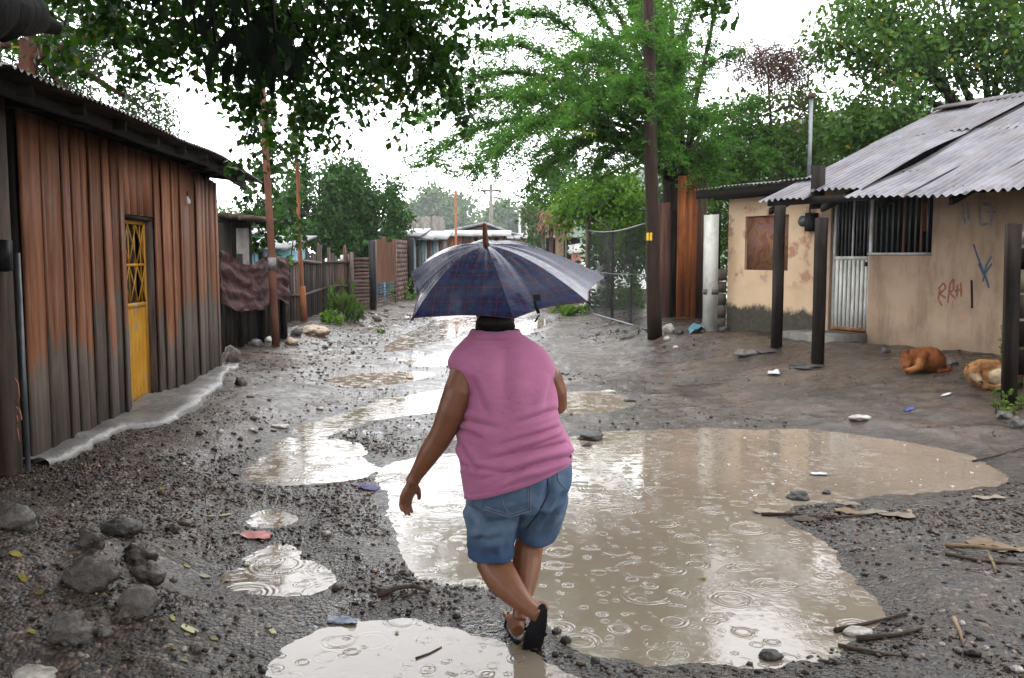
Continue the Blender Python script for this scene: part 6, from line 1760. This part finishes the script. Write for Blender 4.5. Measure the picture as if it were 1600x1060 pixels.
def lerp_rows(rows, n):
    rows = np.array(rows, float); t = np.linspace(0, len(rows) - 1, n); k = np.arange(len(rows))
    out = []
    for c in range(rows.shape[1]):
        v = rows[:, c]; y = np.interp(t, k, v)
        kk = 7 if n < 100 else 13
        ys2 = np.convolve(np.pad(y, kk // 2, mode='edge'), np.ones(kk) / kk, 'valid') if n > 20 else y
        ys2[0], ys2[-1] = y[0], y[-1]; out.append(ys2)
    return np.stack(out, 1)
# y, left, right, half depth, Y, tilt of the ring
TOR = [(746, 727, 893, .168, 3.575, .33), (722, 722, 890, .172, 3.58, .27), (692, 716, 884, .168, 3.59, .20), (660, 717, 871, .158, 3.60, .13), (630, 727, 868, .150, 3.60, .07), (604, 729, 867, .142, 3.61, .02), (586, 714, 868, .125, 3.615, 0), (572, 699, 867, .108, 3.62, 0), (558, 701, 860, .093, 3.63, 0), (544, 712, 848, .080, 3.64, 0), (531, 726, 826, .068, 3.65, 0), (521, 737, 810, .060, 3.655, 0)]
def torso_rings(rows, seg, shrink=1.0, folds=0.0):
    rings = []
    for (y, l, r, b, Y, tl) in rows:
        a_, b_2 = P(l, y, Y), P(r, y, Y); c = (a_ + b_2) / 2; hw = (b_2.x - a_.x) / 2 * shrink; ring = []
        for j in range(seg):
            w = 2 * math.pi * j / seg; cs, sn = math.cos(w), math.sin(w); e = 2 / 2.35
            x = hw * math.copysign(abs(cs) ** e, cs); yy = b * shrink * math.copysign(abs(sn) ** e, sn)
            z = c.z + tl * x
            if folds:
                q = Vector((c.x + x, Y + yy, z)); low = max(0, min(1, (1.03 - z) / .22)); up = max(0, min(1, (z - 1.0) / .2))
                f = folds * (low * (1.0 * math.sin(34 * (z - .40 * x) + 3.5 * mnoise.noise(q * 5)) * (.5 + .9 * max(0, x / hw + .35)) + .7 * mnoise.noise(q * 9)) + .5 * mnoise.noise(q * 12) + up * .5 * math.sin(17 * (x - .2 * z) + 2 * mnoise.noise(q * 4)))
                f += 1.15 * crease(q, SHIRT_CREASE, Y)
                L = math.hypot(x, yy) + 1e-6; x += f * x / L; yy += f * yy / L
            ring.append(Vector((c.x + x, Y + yy, z)))
        rings.append(ring)
    return rings
wfoot = GG(806, 1004)
wom = thing('person', 'person in pink sleeveless top and denim shorts walking away under an umbrella', 'person', (wfoot.x, 3.6, 0.0))
bd = MB()
bd.loft(torso_rings(lerp_rows(TOR[:-1], 14), 20, .90))
nk = P(772, 522, 3.66); hd = Vector((nk.x + .004, 3.735, 1.395))
bd.tube([nk - Vector((0, .02, .10)), nk, nk + Vector((0, .035, .07)), hd], [.075, .060, .052, .05], 14)
bd.ball(hd, (.071, .088, .112), 18, 14)
bd.ball(hd + Vector((0, .045, -.045)), (.052, .055, .062), 14, 10)
bd.tube([hd + Vector((0, .085, .02)), hd + Vector((0, .103, -.015)), hd + Vector((0, .100, -.026))], [.009, .014, .010], 8)      # nose
bd.ball(hd + Vector((0, .092, -.056)), (.024, .012, .008), 10, 6); bd.ball(hd + Vector((0, .091, -.068)), (.021, .011, .007), 10, 6)  # lips
bd.ball(hd + Vector((0, .080, .030)), (.050, .012, .010), 10, 6)                                                                     # brow
for s in (-1, 1): bd.ball(hd + Vector((s * .072, -.002, -.012)), (.012, .020, .032), 8, 8)                                            # ears
# arms
def px_tube(mb, pts, seg=14):
    mb.tube([P(x, y, Y) for x, y, Y, r in pts], [r for *_, r in pts], seg)
px_tube(bd, [(735, 580, 3.60, .052), (724, 588, 3.585, .058), (717, 612, 3.55, .062), (705, 645, 3.55, .058), (694, 672, 3.56, .051), (684, 690, 3.57, .048), (672, 707, 3.58, .045), (660, 727, 3.59, .036), (650, 743, 3.60, .029), (643, 755, 3.60, .029)])
px_tube(bd, [(842, 578, 3.62, .056), (855, 590, 3.62, .060), (865, 612, 3.64, .056), (868, 632, 3.68, .050), (862, 632, 3.74, .046), (845, 612, 3.82, .036), (829, 596, 3.875, .028)])
# left hand, relaxed
def hand(mb, wrist, along, across, palm_n, curl, thumb_side=1):
    """along: wrist to fingers, across: index to little finger side, palm_n: out of the palm"""
    al, ac_, pn = [Vector(q).normalized() for q in (along, across, palm_n)]
    wr = Vector(wrist)
    for k, o_ in enumerate((-.028, -.0095, .0095, .027)):
        mb.tube([wr + ac_ * o_ * .55 + al * .012, wr + ac_ * o_ * .9 + al * .05, wr + ac_ * o_ + al * .082], [.0135, .0145, .0115], 8)
        L = (.068, .078, .072, .056)[k]; p = wr + ac_ * o_ * 1.06 + al * .080; d = al.copy(); pts = [p]
        for s_ in range(3):
            d = (d * math.cos(curl[s_]) + pn * math.sin(curl[s_])).normalized(); n_d = (pn * math.cos(curl[s_]) - al * math.sin(curl[s_]))
            p = p + d * L * (.45, .32, .23)[s_]; pts.append(p)
        mb.tube(pts, [.0098, .0090, .0082, .0062], 8)
    b = wr + ac_ * (-.026) * thumb_side + al * .022
    mb.tube([b, b + (-ac_ * .022 * thumb_side + al * .022 + pn * .008), b + (-ac_ * .030 * thumb_side + al * .048 + pn * .018), b + (-ac_ * .028 * thumb_side + al * .066 + pn * .024)], [.0145, .0125, .0105, .0075], 8)
hw_ = P(645, 752, 3.60)
hand(bd, hw_, P(634, 780, 3.61) - hw_, (-.55, -.80, .15), (.8, -.45, -.1), (.25, .45, .45))
# right hand closes on the handle
ap = P(760, 383, 3.90); hdl = P(818, 596, 3.90); sh_dir = (ap - hdl).normalized()
hr = P(829, 596, 3.875)
bd.ball(hr.lerp(hdl, .55) + Vector((.012, .0, 0)), (.030, .030, .042), 12, 10)
sx_ = sh_dir.orthogonal().normalized(); sy_ = sh_dir.cross(sx_).normalized()
for k in range(4):
    c = hdl + sh_dir * (-.030 + .0205 * k); th0 = math.atan2((hr - c).dot(sy_), (hr - c).dot(sx_))
    bd.tube([c + (sx_ * math.cos(th0 + a) + sy_ * math.sin(th0 + a)) * .024 for a in (0, .9, 1.8, 2.7, 3.5)], [.0105, .0098, .0092, .0085, .0068], 8)
c = hdl + sh_dir * .052; bd.tube([hr.lerp(c, .5), c + (sx_ * math.cos(th0 - .6) + sy_ * math.sin(th0 - .6)) * .024, c + (sx_ * math.cos(th0 - 1.6) + sy_ * math.sin(th0 - 1.6)) * .024], [.013, .0105, .008], 8)
# legs and feet
px_tube(bd, [(775, 745, 3.60, .10), (768, 810, 3.63, .085), (768, 850, 3.68, .068), (771, 880, 3.67, .074), (783, 902, 3.62, .071), (799, 922, 3.57, .059), (817, 941, 3.52, .043), (833, 955, 3.49, .033), (842, 962, 3.475, .032)])
px_tube(bd, [(845, 735, 3.60, .10), (840, 800, 3.70, .08), (828, 845, 3.76, .062), (824, 868, 3.755, .064), (822, 890, 3.73, .062), (819, 920, 3.69, .048), (814, 950, 3.64, .033), (811, 968, 3.62, .031)])
heel = P(848, 950, 3.475); toe = P(829, 1016, 3.53)
ft_d = (toe - heel).normalized()
bd.tube([heel + Vector((0, .03, .0)), heel + Vector((0, .038, 0)) + ft_d * .05, heel + ft_d * .11 + Vector((0, .036, 0)), heel + ft_d * .165 + Vector((0, .026, 0)), toe + Vector((0, .016, .02))], [(.030, .026), (.030, .030), (.034, .027), (.040, .018), (.030, .010)], 12)
def toes(mb, c, d, across, up):
    d, ac_ = Vector(d).normalized(), Vector(across).normalized()
    for k in range(5):
        o_ = (-.034 + .017 * k); r = (.0115, .0085, .008, .0075, .0065)[k]; L = (.034, .033, .029, .024, .018)[k]
        mb.tube([c + ac_ * o_ - d * .012, c + ac_ * o_ + d * L * .5 + Vector(up) * .003, c + ac_ * o_ + d * L], [r, r, r * .7], 8)
toes(bd, toe + Vector((0, .014, .018)), ft_d, (-1, 0, 0), (0, 1, 0))
hl = GG(809, 998); hl = Vector((P(809, 990, 3.60).x, 3.60, .045)); fd = Vector((-.10, 1, 0)).normalized()
bd.tube([hl + Vector((0, -.01, .005)), hl + fd * .03 + Vector((0, 0, .018)), hl + fd * .09 + Vector((0, 0, .012)), hl + fd * .15 + Vector((0, 0, -.002)), hl + fd * .195 + Vector((0, 0, -.008))], [(.028, .030), (.032, .045), (.037, .030), (.042, .02), (.036, .012)], 12)
toes(bd, hl + fd * .195 + Vector((0, 0, -.010)), fd, (1, .1, 0), (0, 0, 1))
V, F, _ = remesh(bd, .0052, 3, .5)
link('body', mesh_np('body', V - np.array(WL[wom.name]), F, M['skin'], True), wom, WL[wom.name])
for s in (-1, 1):
    mb = MB(); mb.ball(hd + Vector((s * .028, .0825, .012)), (.0125, .006, .0075), 10, 8); mb.build('eye', M['eye'], wom, True)
# hair: cap swept back to a low knot
hm = MB(); rings = []
for i in range(13):
    a = math.pi * i / 12; ring = []
    for j in range(22):
        w = 2 * math.pi * j / 22
        d = Vector((math.sin(a) * math.cos(w), math.sin(a) * math.sin(w), math.cos(a)))
        q = hd + Vector((d.x * .088, d.y * .104 - .010, d.z * .124 + .002))
        if d.y > .35 and d.z < .55: q = hd + Vector((d.x * .060, d.y * .070, d.z * .10))      # leave the face free
        if d.z < -.55: q = q.lerp(hd + Vector((0, -.045, -.09)), min(1, (-d.z - .55) * 1.1))
        q += Vector(d) * .004 * mnoise.noise(Vector((w * 6, a * 2, 3)))
        ring.append(q)
    rings.append(ring)
hm.loft(rings)
hm.tube([hd + Vector((0, -.06, -.05)), hd + Vector((.012, -.092, -.088)), hd + Vector((.03, -.085, -.128)), hd + Vector((.04, -.07, -.155))], [.045, .040, .030, .010], 12)
hm.ball(hd + Vector((.0, -.112, -.066)), (.080, .040, .052), 14, 10)
hm.ball(hd + Vector((.0, -.052, -.085)), (.085, .052, .055), 14, 10)
V, F, _ = remesh(hm, .007, 2, .4)
link('hair', mesh_np('hair', V - np.array(WL[wom.name]), F, M['hair'], True), wom, WL[wom.name])
mb = MB()
for k in range(14):
    s = random.choice([-1, 1]); b0_ = hd + Vector((s * random.uniform(.045, .07), -.055, -.07)); mb.tube([b0_, b0_ + Vector((s * random.uniform(.0, .02), -.02, -.05)), b0_ + Vector((s * random.uniform(-.02, .03), -.03, -random.uniform(.08, .13)))], .0012, 3, False)
mb.build('hair_strands', M['hair'], wom, kind='stuff')
# top
rows = lerp_rows(TOR, 130)
rg = torso_rings(rows, 180, 1.0, .006)
mb = MB(); mb.loft(rg, True, False)
shirt = mb.build('sleeveless_top', M['shirt'], wom, True)
sm = shirt.modifiers.new('thickness', 'SOLIDIFY'); sm.thickness = .004; sm.offset = 1
mb = MB()                                   # hem band
hem = rg[0]; cen = sum(hem, Vector()) / len(hem)
mb.loft([[q + (q - cen).normalized() * e + Vector((0, 0, dz)) for q in hem] for e, dz in ((-.004, -.006), (.006, -.004), (.0068, .018), (.003, .022))], True, False); mb.build('hem_band', M['shirt'], shirt, True)
top = rg[-1]; cen = sum(top, Vector()) / len(top)
mb = MB(); mb.loft([[cen + (q - cen) * k_ + Vector((0, .0 + ly, dz)) for q in top] for k_, dz, ly in ((1.0, -.010, 0), (.97, .012, .006), (1.01, .016, .006), (1.15, -.006, -.002), (1.22, -.022, -.004), (1.18, -.026, -.004), (1.05, -.010, 0))], True, False); mb.build('collar', M['shirt'], shirt, True)
# shorts
sh = MB()
sh.loft(torso_rings([(790, 742, 884, .150, 3.60, .12), (770, 729, 893, .163, 3.585, .2), (745, 728, 893, .160, 3.58, .28), (720, 728, 888, .155, 3.585, .26), (700, 732, 880, .145, 3.59, .2)], 28))
px_tube(sh, [(776, 742, 3.595, .112), (771, 785, 3.61, .116), (767, 820, 3.63, .110), (768, 846, 3.66, .102), (768, 869, 3.665, .100)], 18)
px_tube(sh, [(846, 735, 3.595, .112), (847, 775, 3.64, .110), (842, 810, 3.71, .099), (838, 836, 3.735, .092)], 18)
V, F, Nn = remesh(sh, .0085, 5, .5)
for i in range(len(V)):
    q = Vector(V[i]); f = .006 * mnoise.noise(q * 9) + .004 * math.sin(46 * (q.z * .55 + q.x * .75) + 3 * mnoise.noise(q * 6)) * max(0, min(1, (.68 - q.z) / .12)) + .002 * mnoise.noise(q * 30)
    V[i] += Nn[i] * (f + crease(q, SHORT_CREASE, 3.66))
me = mesh_np('denim_shorts', V - np.array(WL[wom.name]), F, M['denim'], True)
shorts = link('denim_shorts', me, wom, WL[wom.name])
bvh = BVHTree.FromPolygons([Vector(q) for q in V], F)
def cast(px, py, off=.002):
    d = Vector(ray(px, py)).normalized(); loc, nn_, i_, dist = bvh.ray_cast(Vector((0, 0, CAMZ)), d)
    return None if loc is None else loc + (nn_ if nn_.dot(d) < 0 else -nn_) * off
def seam(pts, r=.0022, mat='denim_seam'):
    w = []
    for (a, b) in zip(pts[:-1], pts[1:]):
        for k in range(6): w.append(cast(a[0] + (b[0] - a[0]) * k / 6, a[1] + (b[1] - a[1]) * k / 6))
    w.append(cast(*pts[-1])); w = [q for q in w if q is not None]
    if len(w) > 2:
        mb = MB(); mb.tube(w, r, 5); mb.build('seam', M[mat], shorts)
seam([(752, 768), (754, 795), (796, 808), (829, 798), (829, 746)])
seam([(756, 771), (758, 792), (796, 804), (825, 795), (825, 750)])
seam([(829, 746), (853, 738), (858, 770), (842, 800), (822, 828)], .0028, 'denim_dark')
seam([(870, 728), (872, 752), (882, 762)])
seam([(782, 770), (788, 792), (797, 803)])
seam([(780, 768), (792, 763)], .004, 'denim_dark')
# sandals
def sole(c, d, across, up, L, W, T, mat, name, parent):
    d, ac_, up = Vector(d).normalized(), Vector(across).normalized(), Vector(up).normalized(); out = []
    for i in range(28):
        w = 2 * math.pi * i / 28; t = math.cos(w); y = math.sin(w)
        wid = W * (.40 + .10 * t + .035 * math.cos(w * 2)); out.append(c + d * (L / 2 * t) + ac_ * (wid * y))
    mb = MB(); mb.loft([[q - up * T for q in out], [q - up * T * .2 for q in out], [c + (q - c) * .97 for q in out]]); return mb.build(name, M[mat], parent, True)
c = (heel + toe) / 2 + Vector((0, .004, 0)); up_ = Vector((0.12, 1, .25))
ac_ = ft_d.cross(up_).normalized(); up_ = ac_.cross(ft_d).normalized()
if up_.y < 0: up_ = -up_
s1_ = sole(c + ft_d * .005, ft_d, ac_, up_, (toe - heel).length + .055, .105, .016, 'rubber', 'sandal', wom)
mid = c + ft_d * .045 + up_ * .052
mb = MB(); mb.tube([c + ft_d * .02 - ac_ * .045 + up_ * .005, mid - ac_ * .02, c + ft_d * .085 + up_ * .02, mid + ac_ * .02, c + ft_d * .02 + ac_ * .045 + up_ * .005], [(.004, .008)] * 5, 8); mb.build('strap', M['rubber'], s1_, True)
c = hl + fd * .105 + Vector((0, 0, -.030))
s2_ = sole(c, fd, Vector((1, .1, 0)), (0, 0, 1), .265, .105, .018, 'rubber', 'sandal', wom)
sole(c + Vector((0, 0, .0035)), fd, Vector((1, .1, 0)), (0, 0, 1), .245, .093, .003, 'insole', 'insole', s2_)
mb = MB(); mb.tube([c + Vector((-.045, .02, 0)), c + Vector((-.03, .045, .045)), c + Vector((-.012, .085, .022)), c + Vector((.02, .045, .045)), c + Vector((.045, .02, 0))], [(.004, .008)] * 5, 8); mb.build('strap', M['rubber'], s2_, True)

# ================================================================== UMBRELLA
um = thing('umbrella', 'wet navy plaid umbrella with wooden tip held over the woman', 'umbrella', hdl)
tips = [P(645, 497, 3.60), P(802, 498, 3.50), P(919, 472, 3.70), P(946, 434, 4.02), P(872, 403, 4.32), P(752, 398, 4.40), P(664, 408, 4.24), P(641, 427, 3.93)]
bul = [.050, .050, .048, .055, .05, .05, .035, .034]
def rib(i, s):
    a = ap; b = tips[i]; up = sh_dir
    return a.lerp(b, s) + up * (bul[i] * 4 * s * (1 - s) * (1 - .15 * s))
NS, NT = 26, 14
for i in range(8):
    j = (i + 1) % 8; v = []; uv = []
    Wp = (tips[i] - tips[j]).length / .47
    for a in range(NS + 1):
        for b in range(NT + 1):
            s, t = a / NS, b / NT; sc = s * (1 - .018 * math.sin(math.pi * t) * s)
            p0, p1 = rib(i, sc), rib(j, sc); q = p0.lerp(p1, t)
            inw = (ap - sh_dir * .22 - q).normalized()
            w = mnoise.noise(Vector((i * 7 + t * 3.0, s * 1.4, 2))) * .011 * math.sin(math.pi * t) * s
            q = q + inw * (.020 * math.sin(math.pi * t) * s * (.6 + .4 * s) + w + .0045 * math.sin(math.pi * t) * math.sin(4 * s + t * 26) * s * (1.15 - s))
            v.append(q); uv.append(((t - .5) * sc * Wp + .37 * i, sc))
    f = [(a * (NT + 1) + b, a * (NT + 1) + b + 1, (a + 1) * (NT + 1) + b + 1, (a + 1) * (NT + 1) + b) for a in range(NS) for b in range(NT)]
    me = mesh_np('canopy_panel', np.array([tuple(q - hdl) for q in v]), f, M['umbrella'], True, None, uv); link('canopy_panel', me, um, hdl)
    # hem of the panel
    mb = MB(); mb.tube([v[NS * (NT + 1) + b] for b in range(NT + 1)], .0022, 5); mb.build('canopy_hem', M['umbrella'], um, True)
for i in range(8):
    mb = MB(); mb.tube([rib(i, s) - sh_dir * .006 for s in np.linspace(.02, 1, 12)], .0022, 5); rb = mb.build('rib', M['black_metal'], um, True)
    mb = MB(); mb.tube([ap - sh_dir * .20, rib(i, .52) - sh_dir * .008], .0018, 5); mb.build('stretcher', M['grey_metal'], rb)
    d = (tips[i] - rib(i, .9)).normalized(); mb = MB(); mb.tube([tips[i] - d * .004, tips[i] + d * .012], [.0042, .003], 6); mb.build('rib_tip', M['black_metal'], rb, True)
mb = MB(); mb.tube([hdl - sh_dir * .02, ap], .0055, 8); mb.build('shaft', M['grey_metal'], um, True)
mb = MB(); mb.tube([hdl - sh_dir * .07, hdl - sh_dir * .04, hdl + sh_dir * .05, hdl + sh_dir * .07], [.012, .015, .014, .009], 12); mb.build('handle', M['black_rubber'], um, True)
mb = MB(); mb.tube([ap - sh_dir * .012, ap + sh_dir * .012, P(758, 366, 3.90), P(757, 351, 3.90), P(757, 349, 3.90)], [.016, .0125, .0115, .0105, .006], 12); mb.build('ferrule', M['tip_wood'], um, True)
mb = MB(); q0 = rib(1, .93).lerp(rib(2, .93), .30) + Vector((0, -.012, .0)); k0 = P(838, 461, 3.545)
mb.add([P(833, 461, 3.555), P(844, 460, 3.565), P(845, 470, 3.555), P(834, 471, 3.545)], [(0, 1, 2, 3)])
mb.tube([P(836, 470, 3.545), P(838, 480, 3.54), P(842, 490, 3.54)], [(.007, .002)] * 3, 6); mb.tube([P(843, 492, 3.54), P(836, 503, 3.55)], [(.006, .002), (.008, .003)], 6)
mb.build('closing_strap', M['black_rubber'], um)

# ================================================================== DOGS
def dog(px, py, parts, mat, label, pale, eyes=()):
    g = GG(px, py); g.z -= .012; mb = MB(); parts(mb, g)
    V, F, Nn = remesh(mb, .011, 3, .5)
    for i in range(len(V)): V[i] += Nn[i] * (.006 * mnoise.noise(Vector(V[i]) * 22))
    fur = np.zeros(len(V))
    for c, r in pale:
        d = np.linalg.norm(V - np.array(g + Vector(c)), axis=1); fur = np.maximum(fur, np.clip((r - d) / .04 + .5, 0, 1))
    o = link('dog', mesh_np('dog', V - np.array(g), F, M[mat], True, {'fur': fur}), None, g); tag(o, label, 'dog')
    k_ = RNG.integers(0, len(V), 9000); b_ = V[k_]; nn_ = Nn[k_]
    lay = np.cross(nn_, np.array([.2, .5, 1.0])); d_ = nn_ * .45 + lay * .6 + RNG.normal(size=nn_.shape) * .25 + np.array([0, 0, -.35]); d_ /= np.linalg.norm(d_, axis=1)[:, None]
    sd_ = np.cross(d_, nn_); sd_ /= np.linalg.norm(sd_, axis=1)[:, None] + 1e-9; L_ = RNG.uniform(.010, .024, len(b_))[:, None]
    tri = np.stack([b_ - sd_ * .0016, b_ + sd_ * .0016, b_ + d_ * L_], 1).reshape(-1, 3)
    fo = link('fur', mesh_np('fur', tri - np.array(g), np.arange(len(tri)).reshape(-1, 3), M[mat], False, {'fur': np.repeat(np.clip(fur[k_] + RNG.normal(0, .12, len(k_)), 0, 1), 3)}), o, g); fo['kind'] = 'stuff'
    for c, r in eyes:
        mb = MB(); mb.ball(g + Vector(c), r, 8, 6); mb.build('eye' if r < .012 else 'nose', M['eye'], o, True)
def dog1(mb, g):
    b = lambda c, r: mb.ball(g + Vector(c), r, 18, 12)
    t = lambda pts, r: mb.tube([g + Vector(q) for q in pts], r, 12)
    t([(.20, .10, .11), (.08, .0, .155), (-.06, .03, .155), (-.17, .10, .12)], [.10, .135, .125, .09]); b((.03, .04, .11), (.22, .17, .11))
    b((.06, -.09, .115), (.13, .09, .115))
    t([(-.03, -.08, .22), (-.09, -.12, .16), (-.13, -.14, .07), (-.20, -.13, .035), (-.27, -.12, .03)], [.055, .055, .042, .032, .026])
    t([(-.16, .08, .15), (-.20, .0, .14), (-.23, -.05, .09), (-.25, -.07, .06)], [.075, .07, .05, .034])
    t([(-.19, .06, .2), (-.2, .03, .235), (-.215, .0, .19)], [.03, .028, .01]); t([(.2, .02, .06), (.26, -.05, .05), (.2, -.14, .03), (.08, -.18, .03)], [.035, .03, .025, .018])
dog(1444, 580, dog1, 'fur_red', 'reddish brown dog curled up asleep at the house wall', [((-.15, -.14, .07), .11), ((-.25, -.07, .05), .06)])
def dog2(mb, g):
    b = lambda c, r: mb.ball(g + Vector(c), r, 18, 12)
    t = lambda pts, r: mb.tube([g + Vector(q) for q in pts], r, 12)
    t([(-.14, .06, .15), (-.02, .10, .17), (.12, .08, .16), (.22, 0, .12), (.22, -.08, .1)], [.085, .115, .125, .125, .10]); b((.05, .03, .09), (.22, .14, .09))
    b((.10, -.09, .105), (.115, .085, .105))
    t([(-.13, .04, .17), (-.17, -.05, .175)], [.075, .07]); b((-.175, -.09, .17), (.068, .07, .068))
    t([(-.175, -.11, .155), (-.17, -.165, .115), (-.165, -.20, .085)], [.050, .036, .024])
    for s in (-1, 1): t([(-.175 + s * .05, -.06, .215), (-.175 + s * .07, -.055, .25), (-.175 + s * .082, -.06, .275)], [(.026, .012), (.022, .010), (.006, .004)])
    t([(.2, -.16, .06), (.08, -.20, .035), (-.04, -.19, .03), (-.09, -.16, .035)], [.035, .032, .027, .018]); t([(-.1, -.06, .05), (-.06, -.15, .035), (-.12, -.19, .03)], [.045, .032, .026])
dog(1541, 604, dog2, 'fur_tan', 'tan and cream dog curled behind the fence post, face turned to the lane', [((.10, -.11, .11), .125), ((-.168, -.20, .085), .05), ((-.2, -.13, .13), .045)], [((-.205, -.146, .178), .008), ((-.145, -.146, .178), .008), ((-.165, -.222, .088), .013)])

# ================================================================== RAIN HAZE
mb = MB(); mb.box(WORLDF, -320, 320, -70, 530, -1.2, 95)
hz = N('rain_haze'); hz.t.nodes.remove(hz.b)
pv_ = hz.n('VolumePrincipled'); pv_.inputs['Color'].default_value = (.90, .95, 1.0, 1); pv_.inputs['Density'].default_value = .0004; pv_.inputs['Anisotropy'].default_value = .2
hz.l(pv_.outputs[0], hz.out.inputs['Volume'])
o = mb.build('haze', hz.m); tag(o, 'thin grey rain haze over the lane', 'haze', kind='stuff')
